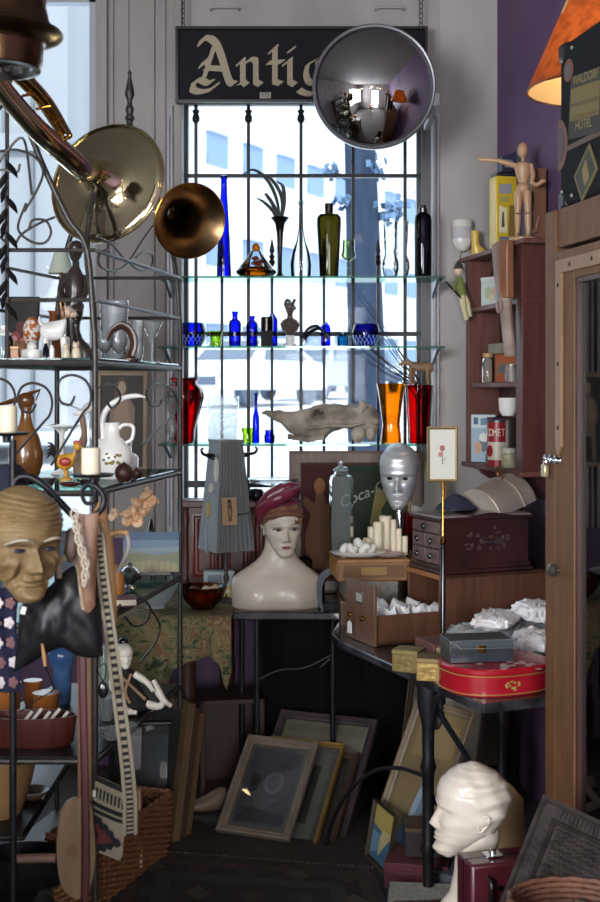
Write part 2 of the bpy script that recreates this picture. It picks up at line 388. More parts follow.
def sashes(n, x0, x1, z0, z1, fm, wd, mull=()):
    fr = MB()
    fr.bx(x0, x0+wd, 5.64, 5.70, z0, z1); fr.bx(x1-wd, x1, 5.64, 5.70, z0, z1); fr.bx(x0, x1, 5.64, 5.70, z1-wd, z1); fr.bx(x0, x1, 5.64, 5.70, z0, z0+wd)
    for m_ in mull: fr.bx(m_-wd/2, m_+wd/2, 5.65, 5.69, z0, z1)
    o = struct(fr, n, fm, smooth=0); MB().bx(x0, x1, 5.668, 5.672, z0, z1).build('pane', gl('window_glass', '#f2f7fa', '#d8e4ea', refl=.12), o, smooth=0)
sashes('window_1', xl, .545, .93, 2.96, mat('window_frame_paint', '#3a3a40', .5), .018)
sashes('window_2', -2.3, -.90, .55, 3.45, mat('pale_frame_paint', '#a9adb4', .5), .05, (-1.55,))
b = MB(); b.bx(xl, xr, 5.43, 5.64, .9, .95); struct(b, 'trim_6', mat('sill_paint', '#39363a', .5), bevel=.006)
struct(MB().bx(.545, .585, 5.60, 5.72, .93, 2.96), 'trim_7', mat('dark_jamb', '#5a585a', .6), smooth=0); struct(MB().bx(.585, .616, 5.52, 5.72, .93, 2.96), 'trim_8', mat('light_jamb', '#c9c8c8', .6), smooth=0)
# iron grille over the window
t = thing('window_grille', 'black iron bar grille with spear tips inside the window behind the glass shelves', 'window grille', (0, 5.59, .96))
kk = 5.59/F
def gx(px): return (px-300)*kk
def gz(py): return EYE-(py-HZ)*kk-.96
for px in (196, 248.5, 301, 353, 405):
    MB().bx(gx(px)-.0075, gx(px)+.0075, -.0075, .0075, 0, 1.98).lathe([(.001, gz(125)), (.017, gz(121)), (.017, gz(117)), (.011, gz(114)), (.018, gz(111)), (.001, gz(108))], 10, (gx(px), 0, 0)).build('bar', IRON, t)
for px in (222, 272, 324, 378):
    MB().bx(gx(px)-.0065, gx(px)+.0065, -.0065, .0065, 0, gz(262)).lathe([(.008, gz(266)), (.016, gz(262)), (.009, gz(259)), (.014, gz(256)), (.006, gz(254)), (.013, gz(251)), (.001, gz(238))], 10, (gx(px), 0, 0)).build('bar', IRON, t)
for py, h in ((176, .016), (334, .02), (484, .03)):
    MB().bx(-.515, .54, -.012, .012, gz(py)-h/2, gz(py)+h/2).build('rail', IRON, t)
# ------------------------------------------------------------------ the street outside (it climbs away from the shop)
b = MB(); b.add([(-30, 6.4, .93), (30, 6.4, .93), (30, 60, 1.9), (-30, 60, 1.9)], [(0, 1, 2, 3)]); b.add([(-30, 60, 1.9), (30, 60, 1.9), (30, 60, -3), (-30, 60, -3), (-30, 6.4, -3), (30, 6.4, -3)], [(0, 1, 2, 3), (3, 2, 5, 4)])
struct(b, 'street', mat('sunlit_paving', '#d8dade', .9, 0, '#c4c7cc', 1), smooth=0)
WHT = mat('white_facade', '#e4e6e8', .8); SHADE = mat('facade_glass', '#7590b5', .3)
def facade(p, ang, L, h, wins, nm, fm, lbl, cat='building', z0=1.3):
    t = thing(nm, lbl, cat, (p[0], p[1], z0), ang)
    MB().bx(0, L, 0, 3, 0, h).build('wall', fm, t, smooth=0)
    for (a, c, e, f) in wins:
        q = MB().bx(a, c, -.06, .0, e, f).build('window', SHADE, t, smooth=0); MB().bx(a-.1, c+.1, -.25, 0, f, f+.12).build('canopy', fm, q, smooth=0)
    return t
ww = [(.5+i*2.2, 1.7+i*2.2, z_, z_+1.0) for i in range(12) for z_ in (1.4, 4.2, 7.3)]
facade((-5.2, 34.0), math.atan2(.88, .474), 28, 16, ww, 'white_building', WHT, 'white building with rows of blue windows beyond the street window')
facade((0, 66), 0, 30, 16, [(1+i*1.3, 1.7+i*1.3, 1.2, 2.4) for i in range(14)]+[(1+i*1.3, 1.7+i*1.3, 3.4, 4.6) for i in range(14)]+[(1+i*1.3, 1.7+i*1.3, 6, 7.2) for i in range(14)], 'far_building', mat('far_facade', '#c2ccd8', .8), 'pale many-windowed building far up the street', z0=1.4)
BL = mat('blue_grey_siding', '#84878c', .8, 0, '#8f9297', .9, (1, 1, .3))
t = facade((-7.5, 10.5), 0, 5.55, 9, [], 'clapboard_building', BL, 'blue-grey panelled building seen through the side window')
for i in range(22): MB().bx(.2+i*.24, .225+i*.24, -.03, 0, 0, 9).build('batten', mat('siding_batten', '#65686d', .8), t, smooth=0)
MB().bx(0, 5.3, -.05, 0, 2.35, 2.5).build('ledge', BL, t, smooth=0)
# car shapes: body, cabin, wheels
def car(label, px, d, bodym, rz):
    gz_ = .93+(d-6.4)*.0181
    t = thing('parked_car', label, 'car', ((px-300)/F*d, d, gz_), rz)
    prof = [(-2.1, .35), (-2.15, .7), (-1.95, .85), (-1.05, .95), (-.45, 1.42), (.75, 1.45), (1.5, 1.0), (2.05, .92), (2.15, .6), (2.1, .35)]
    rings = []
    for x, s_ in ((-.86, .93), (-.8, 1), (.8, 1), (.86, .93)):
        rings.append([(x*(.82 if z > 1.1 else 1), y, .35+(z-.35)*s_) for y, z in prof])
    MB().loft(rings).build('body', bodym, t, bevel=.04)
    g = mat('car_glass', '#3b4a60', .1, coat=.5)
    MB().loft([[(-.66, -1.0, .98), (.66, -1.0, .98), (.60, -.5, 1.38), (-.60, -.5, 1.38)], [(-.66, -1.03, 1.0), (.66, -1.03, 1.0), (.60, -.53, 1.4), (-.60, -.53, 1.4)]]).build('windscreen', g, t)
    for sx in (-1, 1):
        MB().loft([[(sx*.845, -.75, .98), (sx*.845, 1.2, .98), (sx*.715, .65, 1.36), (sx*.715, -.42, 1.36)], [(sx*.875, -.75, .98), (sx*.875, 1.2, .98), (sx*.745, .65, 1.36), (sx*.745, -.42, 1.36)]]).build('side_window', g, t)
        MB().ell((sx*.62, -2.1, .68), (.17, .07, .09)).build('headlamp', CHROME, t)
        for y in (-1.35, 1.3):
            m_ = MB(); m_.X = Mx.Translation((sx*.74, y, .32)) @ Mx.Rotation(R(90), 4, 'Y'); m_.lathe([(.001, -.1), (.3, -.1), (.32, -.05), (.32, .05), (.3, .1), (.001, .1)], 20).build('wheel', mat('tyre', '#4a5568', .7), t)
    MB().bx(-.5, .5, -2.17, -2.1, .45, .62).build('grille', mat('tyre', '#4a5568', .7), t)
car('white saloon car parked up the street, seen through the window', 248, 27, mat('white_car', '#e6e9ee', .25, coat=.5), R(-28))
car('second blue-grey car parked behind the white one up the street', 316, 32.5, mat('grey_car', '#7d8da6', .25, coat=.5), R(-24))
car('dark car farthest up the street beside the tree trunk', 362, 42, mat('dark_car', '#46536b', .25, coat=.5), R(10))
t = thing('street_tree', 'dark tree trunk with clumps of leaves on the pavement outside the window', 'tree', ((368-300)/F*9.5, 9.5, .985))
BARK = mat('bark', '#1b2a40', .9, 0, '#24344c', 6, (3, 3, .5), .3); LEAF = mat('outdoor_leaf', '#3f5c7e', .7, 0, '#6a86a4', 8)
MB().tube([(0, 0, 0), (-.02, 0, 1.2), (-.05, 0, 2.2), (-.12, 0, 4.2)], [.16, .14, .125, .1], 12).build('trunk', BARK, t)
b = MB()
for (px, py) in ((402, 208), (384, 216), (375, 172), (334, 172), (344, 205)): b.tube([(-.05, 0, EYE-(py+12-HZ)/F*9.5-.985), ((px-368)/F*9.5, .05, EYE-(py-HZ)/F*9.5-.985)], [.035, .012], 6)
b.build('branch', BARK, t)
rr = random.Random(3); b = MB()
for (px, py, n, s_) in ((402, 208, 26, 12), (384, 214, 26, 12), (376, 170, 20, 11), (332, 172, 14, 9), (346, 205, 14, 9), (375, 340, 14, 10)):
    for i in range(n):
        c = V(((px+rr.gauss(0, s_*.6)-368)/F*9.5, rr.uniform(-.15, .15), EYE-(py+rr.gauss(0, s_*.4)-HZ)/F*9.5-.985)); b.box(c, (.05, .01, .035), (rr.uniform(0, 3), rr.uniform(0, 3), rr.uniform(0, 3)))
tag(b.build('foliage', LEAF, t, smooth=0), kind='stuff')
# ------------------------------------------------------------------ glass shelves before the window and what stands on them
SD = 5.34; sk = SD/F
def shelf_y(py): return EYE-(py-HZ)*sk
t0 = None
for n, (py, lb) in enumerate(((278.5, 'highest glass shelf across the window, under the tall cobalt bottle'), (347, 'middle glass shelf across the window, under the small blue bottles'), (443, 'lowest glass shelf across the window, under the animal skull'))):
    z = shelf_y(py); x0, x1 = (161-300)*sk, (442-300)*sk
    t = thing('glass_shelf', lb, 'shelf', (0, SD, z), group='glass window shelves')
    MB().bx(x0, x1, -.115, .115, -.008, 0).build('pane', SHELFG, t, smooth=0)
    MB().bx(x0, x1, -.118, -.115, -.008, 0).build('edge', EDGEG, t, smooth=0)
    for x in (x0+.02, x1-.03):
        MB().add([(x, .15, -.009), (x, -.08, -.009), (x, .15, -.075), (x+.012, .15, -.009), (x+.012, -.08, -.009), (x+.012, .15, -.075)], [(0, 1, 2), (3, 5, 4), (0, 3, 4, 1), (1, 4, 5, 2), (2, 5, 3, 0)]).build('bracket', mat('grey_bracket', '#77767a', .4, .6), t, smooth=0)
for px, lb in ((170, 'slotted shelf upright on the pier beside the window'), (436, 'slotted shelf upright on the column beside the window')):
    b = MB(); x = (px-300)/F*5.49
    b.bx(x-.012, x+.012, -.008, .008, 1.0, 2.9)
    t = thing('shelf_standard', lb, 'shelf upright', (0, 5.491, 0)); b.build('upright', mat('grey_bracket', '#77767a', .4, .6), t, smooth=0)
    MB().bx(x-.0025, x+.0025, -.0085, -.0078, 1.05, 2.85).build('slot_strip', IRON, t, smooth=0)
Y1, Y2, Y3 = 278.5, 347, 443
CB = 'cobalt bottles on the window shelves'
ware('bottle', 'tall slender cobalt blue bottle, tallest on the highest glass shelf', 'bottle', 224, Y1, 5.33, [(0.1, 0), (7, 0), (7.4, 2), (6.6, 30), (5.2, 55), (4, 75), (3.2, 90), (3, 99), (3.8, 100), (3.8, 102.5), (2.4, 103)], COBALT, CB)
t = ware('decanter', 'clear glass ship decanter with amber bottom and amber stopper', 'decanter', 256, Y1, 5.33, [(.1, 0), (13, 0), (19, 4), (20, 7), (17, 11), (11, 19), (6, 26), (4.5, 28)], CLEAR, parts=(
    ('amber_base', [(.1, .6), (13, .6), (19.4, 4.4), (20.6, 7), (18, 10), (17, 10.5), (.1, 9.5)], AMBER), ('stopper', [(.1, 27), (3.5, 27.5), (4.4, 30), (3.6, 33), (2, 35), (.1, 35.5)], AMBER)))
b = MB(SD/F)
for i in range(14):
    a = i*2.4; b.ell((3+6*math.cos(a)*(.3+i/20), 5*math.sin(a), 10+(i % 5)*2.6), (3.2, 2.6, 2.3), 8, 6)
b.build('amber_filling', AMBER, t)
# trumpet vase with feathers
t = thing('trumpet_vase', 'slim dark trumpet vase with curling feathers, beside the ship decanter', 'vase', W(280, Y1, 5.36))
DKM = mat('dark_pewter', '#3a3532', .25, .8)
MB(SD/F).lathe([(.1, 0), (7, 0), (7.5, 1.5), (4, 3.5), (2.2, 6), (2.4, 25), (3.4, 45), (5, 55), (9.5, 61), (9.2, 61.5), (4.4, 55), (2.8, 45), (.1, 44)], 22, cap=False).build('body', DKM, t)
FEA = mat('dark_feather', '#3c413f', .6, 0, '#6b7270', 60)
for pts in ([(-1, 0, 50), (-6, 2, 66), (-15, 2, 76), (-24, 0, 81)], [(0, 0, 50), (-4, -2, 68), (-13, -2, 83), (-16, -2, 84)], [(1, 0, 50), (-3, 1, 78), (-12, 1, 98), (-26, 0, 109), (-38, -1, 104)], [(0, 1, 50), (2, 0, 80), (-9, 0, 100), (-22, 0, 107)], [(0, 0, 52), (4, 0, 74), (3, 0, 92), (-4, 0, 98)]):
    p = spline(pts, 6); MB(SD/F).tube(p, [.6+2.4*math.sin(math.pi*min(1, i/(len(p)-1)*1.02))**.8 for i in range(len(p))], 6, flat_=.3).build('feather', FEA, t)
ware('bottle', 'clear glass bottle with a long thin neck, between trumpet vase and olive bottle', 'bottle', 301, Y1, 5.33, [(.1, 0), (9, 0), (10.5, 4), (11, 14), (9, 26), (4.5, 38), (2.4, 50), (2, 72), (3.2, 77), (3, 78)], CLEAR)
ware('bottle', 'large olive green bottle with broad shoulders and dark cap', 'bottle', 329, Y1, 5.33, [(.1, 0), (9, 0), (9.6, 2), (11, 30), (12.4, 55), (12.2, 61), (10, 64), (4, 65), (3.6, 67)], OLIVE, sy=.8, parts=(('cap', [(.1, 66), (4.2, 66), (4.4, 75), (.1, 75.5)], BLACKLAC),))
ware('stem_glass', 'small greenish stemmed glass beside the olive bottle', 'glass', 348.5, Y1, 5.37, [(.1, 0), (6, 0), (6.2, 1), (1.4, 2.5), (1.2, 17), (7, 21), (7.6, 24), (6.4, 26), (5.8, 39)], gl('greenish_glass', '#dcebc8', '#8ca070'))
for px, lb in ((390, 'clear etched hurricane lamp chimney with bulbous foot, beside the tree trunk outside'), (401, 'second clear hurricane chimney, just before the navy bottle')):
    ware('lamp_chimney', lb, 'glass chimney', px, Y1, 5.29 if px < 395 else 5.4, [(4.6, 0), (7, 3), (9, 10), (8.6, 17), (6.2, 23), (6, 27), (7, 40), (7.6, 56), (8, 57)], gl('chimney_glass', '#f4f8f8', '#b4c2c8', milky=.14, bump=.4, bscale=70), group='hurricane chimneys')
ware('bottle', 'dark navy bottle with black stopper at the end of the highest glass shelf', 'bottle', 423, Y1, 5.33, [(.1, 0), (8, 0), (8.6, 2), (8.8, 58), (8, 63), (4, 66), (3, 68)], NAVYG, parts=(('stopper', [(.1, 66), (4, 66), (4.4, 70), (3, 71), (3.4, 73), (.1, 74)], BLACKLAC),))
# middle shelf
CUT = mat('cut_lines', '#9fc0f2', .3)
def cut_bowl(px, lb, rx, h):
    t = thing('cut_bowl', lb, 'bowl', W(px, Y2, 5.33), group='cobalt cut bowls')
    MB(SD/F).lathe([(.1, 0), (rx*.62, 0), (rx*.9, h*.3), (rx, h*.6), (rx*.86, h*.95), (rx*.8, h), (rx*.76, h*.98)], 28, cap=False).build('body', COBALT, t)
    b = MB(SD/F)
    for i in range(9):
        for s_ in (-1, 1):
            P = []
            for q in range(7):
                z = lerp(h*.1, h*.5, q/6); rr_ = tab([(0, rx*.62), (h*.3, rx*.905), (h*.6, rx*1.01)], z); a = -math.pi/2+(i-4)*.35+s_*(q/6-.5)*.5; P.append((rr_*math.cos(a), rr_*math.sin(a), z))
            b.tube(P, .22, 4)
    b.build('cut_pattern', CUT, t)
cut_bowl(192, 'round cobalt cut-glass bowl at the rack end of the middle glass shelf', 14.5, 24)
cut_bowl(366, 'round cobalt cut-glass bowl beside the teal glass on the middle shelf', 14, 23)
LC = 'lime green glass cups'
def lime(px, Y, lb, r_, h):
    ware('votive_cup', lb, 'glass cup', px, Y, 5.33, [(.1, 0), (r_*.8, 0), (r_*.85, h*.4), (r_*.8, h*.5), (r_*1.1, h), (r_, h)], LIME, LC, flute=.04, fn=10, n=40)
lime(216, Y2, 'lime green glass cup with a scalloped rim, on the middle glass shelf', 6.5, 16)
lime(248, Y3, 'lime green glass cup beside the skull on the lowest glass shelf', 6, 15)
ware('bottle', 'round cobalt bottle, taller of the pair on the middle glass shelf', 'bottle', 235, Y2, 5.33, [(.1, 0), (5.8, 0), (6.2, 1.5), (6.3, 23), (5.5, 26), (2.8, 28), (2.6, 33), (3.4, 34), (3.2, 35.5)], COBALT, CB)
ware('bottle', 'shorter round cobalt bottle of the pair on the middle glass shelf', 'bottle', 252, Y2, 5.33, [(.1, 0), (5.6, 0), (6, 1.5), (5.6, 12), (6, 14), (6, 22), (5, 25), (3, 26), (2.6, 29), (3.4, 30), (3.2, 31)], COBALT, CB)
ware('bottle', 'square dark bottle, brown above and bottle green below', 'bottle', 267, Y2, 5.28, [(.1, 0), (5.6, 0), (6, .8), (6, 16)], gl('bottle_green', '#38472a', '#1c2614'), sq=1, n=4, cap='bottom', smooth=20, parts=(('brown_upper', [(6, 16), (6.2, 29), (5.6, 30), (.1, 30)], gl('brown_glass', '#4a1a12', '#260c08')),))
ware('bottle', 'cobalt bottle half hidden behind the square dark one', 'bottle', 272.5, Y2, 5.41, [(.1, 0), (5, 0), (5.4, 1), (5.4, 27), (4, 30), (2.6, 31), (2.6, 33)], COBALT, CB)
# little bust of a head with curly hair
t = thing('small_bust', 'small dark bust of a curly head on a white base, middle glass shelf', 'bust', W(290, Y2, 5.33))
k = SD/F; DKB = mat('bronzed_plaster', '#3a2c28', .4, 0, '#6a5a54', 30)
b = MB(k); b.lathe([(.1, 11), (2, 11), (8, 17), (10, 23), (7, 27), (3, 29), (2.6, 33)], 18, sy=.7); b.X = Mx.Translation((0, 0, 31)) @ Mx.Scale(14, 4); head_shape(b, nz=36, na=32); b.X = Mx.Identity(4)
for i in range(26):
    a = i*2.4; b.ell((4.6*math.cos(a), 1.5+3.8*math.sin(a), 38.5+(i % 7)*1.35), 1.7, 7, 5)
b.build('figure', DKB, t)
MB(k).lathe([(.1, 0), (7, 0), (7, 3), (4.6, 5), (4, 9), (5.4, 11), (2, 12)], 18).build('base', WHITEC, t)
# feather duster
t = thing('feather_duster', 'bundle of black feathers lying on the middle glass shelf', 'feather duster', W(316, Y2, 5.27))
b = MB(k); rr = random.Random(5)
for i in range(34):
    y = rr.uniform(-5, 5); h = rr.uniform(0, 15); L_ = rr.uniform(18, 26)
    p = spline([(9, y*.2, 12), (2, y*.6, 17+h*.3), (-8, y, 10+h*.6), (9-L_, y*1.3, 2+h*.5)], 4); b.tube(p, [.5+.9*math.sin(math.pi*q/(len(p)-1)) for q in range(len(p))], 4, flat_=.35)
tag(b.build('feathers', mat('black_feather', '#1c1c20', .5), t), kind='stuff'); MB(k).tube([(9, 0, 12), (13, 0, 8)], 1.6).build('handle', DKWOOD, t)
ware('bottle', 'square cobalt bottle beside the black feathers', 'bottle', 325.5, Y2, 5.38, [(.1, 0), (5, 0), (5.4, 1), (5.4, 19), (4, 22), (2.6, 22.5), (2.6, 25)], COBALT, CB, sq=.7, n=12)
ware('tumbler', 'small teal glass tumbler holding dried stems', 'glass', 343, Y2, 5.33, [(.1, 0), (5, 0), (5.6, 1), (6.2, 14.5), (5.8, 14.5)], TEALG)
t = thing('dried_stems', 'dried dark palm stems slanting across the shelves above the red vase', 'dried stems', W(430, 441, 5.4)); b = MB(k); rr = random.Random(11)
for i in range(13):
    e = (rr.uniform(-92, -62), 3, rr.uniform(96, 170)); p = spline([(rr.uniform(-5, 2), 3, 5), (-12+rr.uniform(-6, 8), 4+rr.uniform(-2, 2), 50), (e[0]*.55, 5, e[2]*.62+10), e], 6)
    b.tube(p, [.9-.7*q/(len(p)-1) for q in range(len(p))], 5)
b.build('stems', mat('dry_stem', '#2d2f2f', .7), t)
# lowest shelf
RV = [(.1, 0), (9.5, 0), (10, 1.5), (11, 14), (17, 36), (19.5, 46), (18, 54), (13, 59), (12.4, 62), (15, 65), (14, 65)]
ware('vase', 'shouldered ruby red glass vase at the rack end of the lowest glass shelf', 'vase', 184.5, Y3, 5.33, RV, REDG, flute=.02, fn=12, n=48)
ware('vase', 'clear square textured glass vase beside the ruby shouldered vase', 'vase', 223, Y3, 5.33, [(.1, 0), (14, 0), (14.5, 1), (15.5, 47), (14.8, 47)], FROST, sq=1, n=4, sy=.7, smooth=20)
ware('bottle', 'thin cobalt bottle with a long neck beside the skull tip', 'bottle', 256, Y3, 5.33, [(.1, 0), (3.3, 0), (3.6, 1), (3.4, 25), (2.4, 30), (1.5, 34), (1.4, 48), (2, 49), (1.8, 50)], COBALT, CB)
ware('jar', 'tiny cobalt jar under the tip of the skull', 'jar', 269.5, Y3, 5.29, [(.1, 0), (4.6, 0), (5.2, 1), (5.4, 7), (4.2, 10), (4.6, 13), (4.2, 13)], COBALT, CB)
ware('vase', 'amber glass vase waisted like an hourglass', 'vase', 391, Y3, 5.33, [(.1, 0), (10, 0), (10.4, 2), (8.6, 18), (9, 24), (12, 46), (14.5, 59.5), (13.6, 59.5)], AMBER, flute=.035, fn=9, n=54)
ware('vase', 'tall ruby red glass vase beneath the carved animal figure', 'vase', 419, Y3, 5.36, [(.1, 0), (10.5, 0), (11, 1.5), (11, 14), (13.6, 58), (13, 58)], REDG, flute=.03, fn=10, n=40)
t = thing('animal_figurine', 'carved brown bear-like animal standing on the rim of the red vase', 'figurine', W(419, 384.5, 5.36))
CARV = mat('carved_brown_wood', '#6b5038', .6, 0, '#8a6c4e', 14, bump=.2); b = MB(k); s8 = [2*math.pi*i/12 for i in range(12)]
def rng_x(L): return [[(x, cy+ry*math.cos(a), cz+rz_*math.sin(a)) for a in s8] for x, cy, cz, ry, rz_ in L]
b.loft(rng_x([(-20.5, 0, 20, .8, .8), (-18.5, 0, 20.5, 1.7, 1.6), (-14.5, 0, 22, 2.4, 2.9), (-11, 0, 22.5, 2.8, 3.4), (-7, 0, 19, 3, 4), (0, 0, 17.6, 3.8, 5), (8, 0, 17.6, 4, 4.8), (12.5, 0, 17, 3.4, 4.6), (14.5, 0, 16, 1.4, 2)]))
for x, y in ((-8, -2), (-5, 2), (9, -2), (11, 2)): b.tube([(x, y, 17), (x-.8, y, 9), (x+.3, y, 1.2), (x-1.2, y, .8)], [2.6, 1.7, 1.5, 1.5], 8)
for y in (-1.6, 1.6): b.ell((-12, y, 26), (1.1, .7, 1.4), 6, 5)
b.build('body', CARV, t)
# the animal skull
t = thing('animal_skull', 'long grey-white animal skull lying on the lowest glass shelf', 'skull', W(320, Y3, 5.33)); k = SD/F
BONE = mat('weathered_bone', '#5f564c', .8, 0, '#a79c8d', 11, bump=.7, contrast=(.3, .62)); b = MB(k); L = []
KEY = [(-58, 30, 1.2, 1), (-50, 29, 3, 3.5), (-40, 26, 6.5, 6), (-30, 21, 11, 8), (-18, 19, 14.5, 10), (-6, 20, 17, 12), (4, 22, 18, 14), (14, 26, 13.5, 15), (24, 26.5, 12, 14), (34, 26, 12.5, 13), (44, 24, 14, 12.5), (52, 23, 15, 11), (57, 21, 11, 8), (59, 20, 6, 4)]
for i in range(60):
    x = lerp(-58, 59, i/59); c = [tab([(q[0], q[j]) for q in KEY], x) for j in (1, 2, 3)]; ring = []
    for j in range(30):
        a = 2*math.pi*j/30; p = V((x, c[2]*math.cos(a), c[0]+c[1]*math.sin(a)))
        g = math.exp(-((x+1)/6.5)**2-((p.z-29)/6)**2)*(abs(math.cos(a))**.6); p.y *= 1-.25*g
        g2 = math.exp(-((x-24)/15)**2-((p.z-27)/6)**2); p.y *= 1-.5*g2
        g3 = math.exp(-((x+30)/9)**2-((p.z-12)/5)**2); p.y *= 1-.3*g3
        n_ = NZ.noise(p*.14)*1.6+NZ.noise(p*.5)*.5; p.z += n_; p.y += n_*(1 if p.y > 0 else -1); ring.append(p)
    L.append(ring)
b.loft(L); b.f = [f for f in b.f if len(f) > 4 or not all((b.v[i].x/k+1)**2/36+(b.v[i].z/k-29.5)**2/30 < 1 and b.v[i].y/k < -1 for i in f)]; b.m = [0]*len(b.f)
for s_ in (-1, 1):
    b.tube(spline([(-12, s_*10, 14), (2, s_*15, 17), (16, s_*18, 18), (30, s_*18, 17.5), (44, s_*13, 21)], 5), [2, 2.6, 2.8, 2.6, 2.6, 2.4, 2.4, 2.3]*2+[2.4]*5, 8, flat_=.7)
    b.tube([(40, s_*7, 32), (43, s_*9, 39), (41, s_*9, 42)], [5, 4, 2.4], 8); b.ell((55, s_*9, 22), (4.5, 4, 4), 8, 6); b.ell((38, s_*9, 9), (7, 3.6, 8.5), 10, 8); b.ell((50, s_*6, 10), (5, 4, 8), 10, 8)
b.build('cranium', BONE, t)
for s_ in (-1, 1):
    b = MB(k)
    for i in range(8): b.box((-30+i*4.5, s_*6.5, 3.2+abs(i-4)*.8), (4.6, 3, 5))
    b.build('teeth', BONE, t, bevel=.0015)
b = MB(k)
for s_ in (-1, 1): b.tube(spline([(-1+8*math.cos(a), s_*(12.6-1.2*math.cos(a)), 29.5+7*math.sin(a)) for a in [i*math.pi/5 for i in range(10)]], 3, True), 1.3, 6, closed=True)
b.build('eye_socket_rim', BONE, t)
# ------------------------------------------------------------------ the sign over the window
SGD = 5.42; t = thing('shop_sign', 'long dark sign board with cream blackletter writing above the window', 'sign', W(301, 104, SGD)); k = SGD/F
MB(k).bx(-125, 126, -4, 4, 0, 76).build('board', mat('sign_charcoal', '#1c1c20', .9, 0, '#202024', 5, spec=.2), t, bevel=.004)
moulding(MB(), 251*k, 76*k, [(0, 0), (0, -.012), (.012, -.014), (.016, -.004), (.016, 0)]).build('border', mat('sign_edge', '#1d1d21', .5), t, loc=(-125*k, -4*k, 0))
CRM = mat('sign_cream', '#9b907a', .7)
NS = [0]
def nib(b, P, wd, ang=40):
    n = V((math.cos(R(ang)), 0, math.sin(R(ang))))*wd/2; P = [V((p[0], 0, p[1])) for p in P]
    for p, q in zip(P, P[1:]):
        if (q-p).cross(n).length < .4*wd:      # along the nib: a hair stroke
            s_ = V((-n.z, 0, n.x)).normalized()*.8; Q = [p-n-s_, q+n-s_, q+n+s_, p-n+s_] if (q-p).dot(n) > 0 else [p+n-s_, q-n-s_, q-n+s_, p+n+s_]
        else: Q = [p-n, p+n, q+n, q-n]
        NS[0] += 1; b.prism([(v.x, v.z) for v in Q], -.7-NS[0]*.006, 0)
def sp2(P, n=5): return [(p.x, p.z) for p in spline([(x, 0, z) for x, z in P], n)]
G = {}
# strokes in pixels from each letter's left edge, baseline at 0
G['A'] = [sp2([(6, 41), (9, 46.5), (16, 46), (22, 40), (27, 28), (31, 14), (35, 3), (40, 1)]), sp2([(20, 40), (15, 24), (9, 6)], 3), [(11, 17), (31, 16)], sp2([(7, 19), (11, 24), (14, 21)]), sp2([(0, 3), (6, 5), (12, 2), (17, 3)], 4), sp2([(0, 3), (-2, -4), (5, -7), (15, -5), (22, 0)], 4)]
G['n'] = [[(0, 21), (4, 25)], [(4, 24), (4, 3), (8, 0)], sp2([(6, 21), (11, 25), (16, 25), (17, 21)], 4), [(17, 23), (17, 3), (22, 0)], [(0, 1), (5, 3)]]
G['t'] = [[(4, 33), (9, 38)], [(8, 36), (8, 3), (14, 1)], [(1, 22), (16, 23)]]
G['i'] = [[(0, 21), (5, 25)], [(5, 24), (5, 3), (10, 0)], [(5, 34), (8, 36)]]
G['q'] = [sp2([(4, 21), (2, 12), (4, 4), (9, 1)], 3), [(5, 21), (12, 25)], [(14, 25), (14, -4)], sp2([(14, -3), (8, -9), (0, -8), (-5, -5)], 3), [(9, 1), (14, 4)]]
G['u'] = [[(0, 21), (4, 25)], [(4, 24), (4, 4), (9, 1)], [(9, 1), (17, 5)], [(17, 25), (17, 3), (21, 0)]]
G['e'] = [sp2([(4, 22), (3, 12), (4, 4), (10, 1), (14, 3)], 3), sp2([(4, 22), (9, 25), (12, 20), (5, 13)], 3)]
G['s'] = [sp2([(13, 23), (7, 25), (4, 19), (9, 14), (13, 8), (9, 1), (2, 3)], 3)]
b = MB(k)
for ch, x0 in (('A', -106), ('n', -62), ('t', -34), ('i', -16), ('q', 3), ('u', 26), ('e', 54), ('s', 75)):
    b.X = Mx.Translation((x0, -4, 18))
    for P in G[ch]: nib(b, P, 8.2 if ch == 'A' else 7.2)
b.build('lettering', CRM, t, smooth=0)
MB(k).bx(-41, -30, -5, -4, 4.5, 10.5).build('number_plate', mat('plate_grey', '#9b978c', .5), t, smooth=0)
lettering('375', 5.5*k, mat('plate_ink', '#2a2a2c', .6), t, (-35.5*k, -5.2*k, 7.5*k), ext=.0004)
for px, top in ((183, 0), (421, 8)):
    x = (px-301)*k
    b = MB()
    for i in range(7): b.tube([(x+.007*math.cos(a), .004*math.sin(i % 2*1.5)+(.006*math.sin(a) if i % 2 else 0), 76*k+.012+i*.021+.013*math.sin(a)) for a in [j*math.pi/4 for j in range(8)]], .0022, 5, closed=True)
    b.build('hanging_chain', IRONG, t)
# two staple handles on the grey panel above the sign
for px, lb in ((225, 'small grey recessed handle on the panel above the sign, nearer the pier'), (390, 'small grey recessed handle on the panel above the sign, over the round mirror')):
    b = MB(5.46/F); b.tube(spline([(-14, 3, 0), (-12, -3, 1.5), (12, -3, 1.5), (14, 3, 0)], 4), 1.2, 6); solo(b, 'panel_handle', PLASTER2, lb, 'handle', W(px, 10, 5.49), group='panel handles')
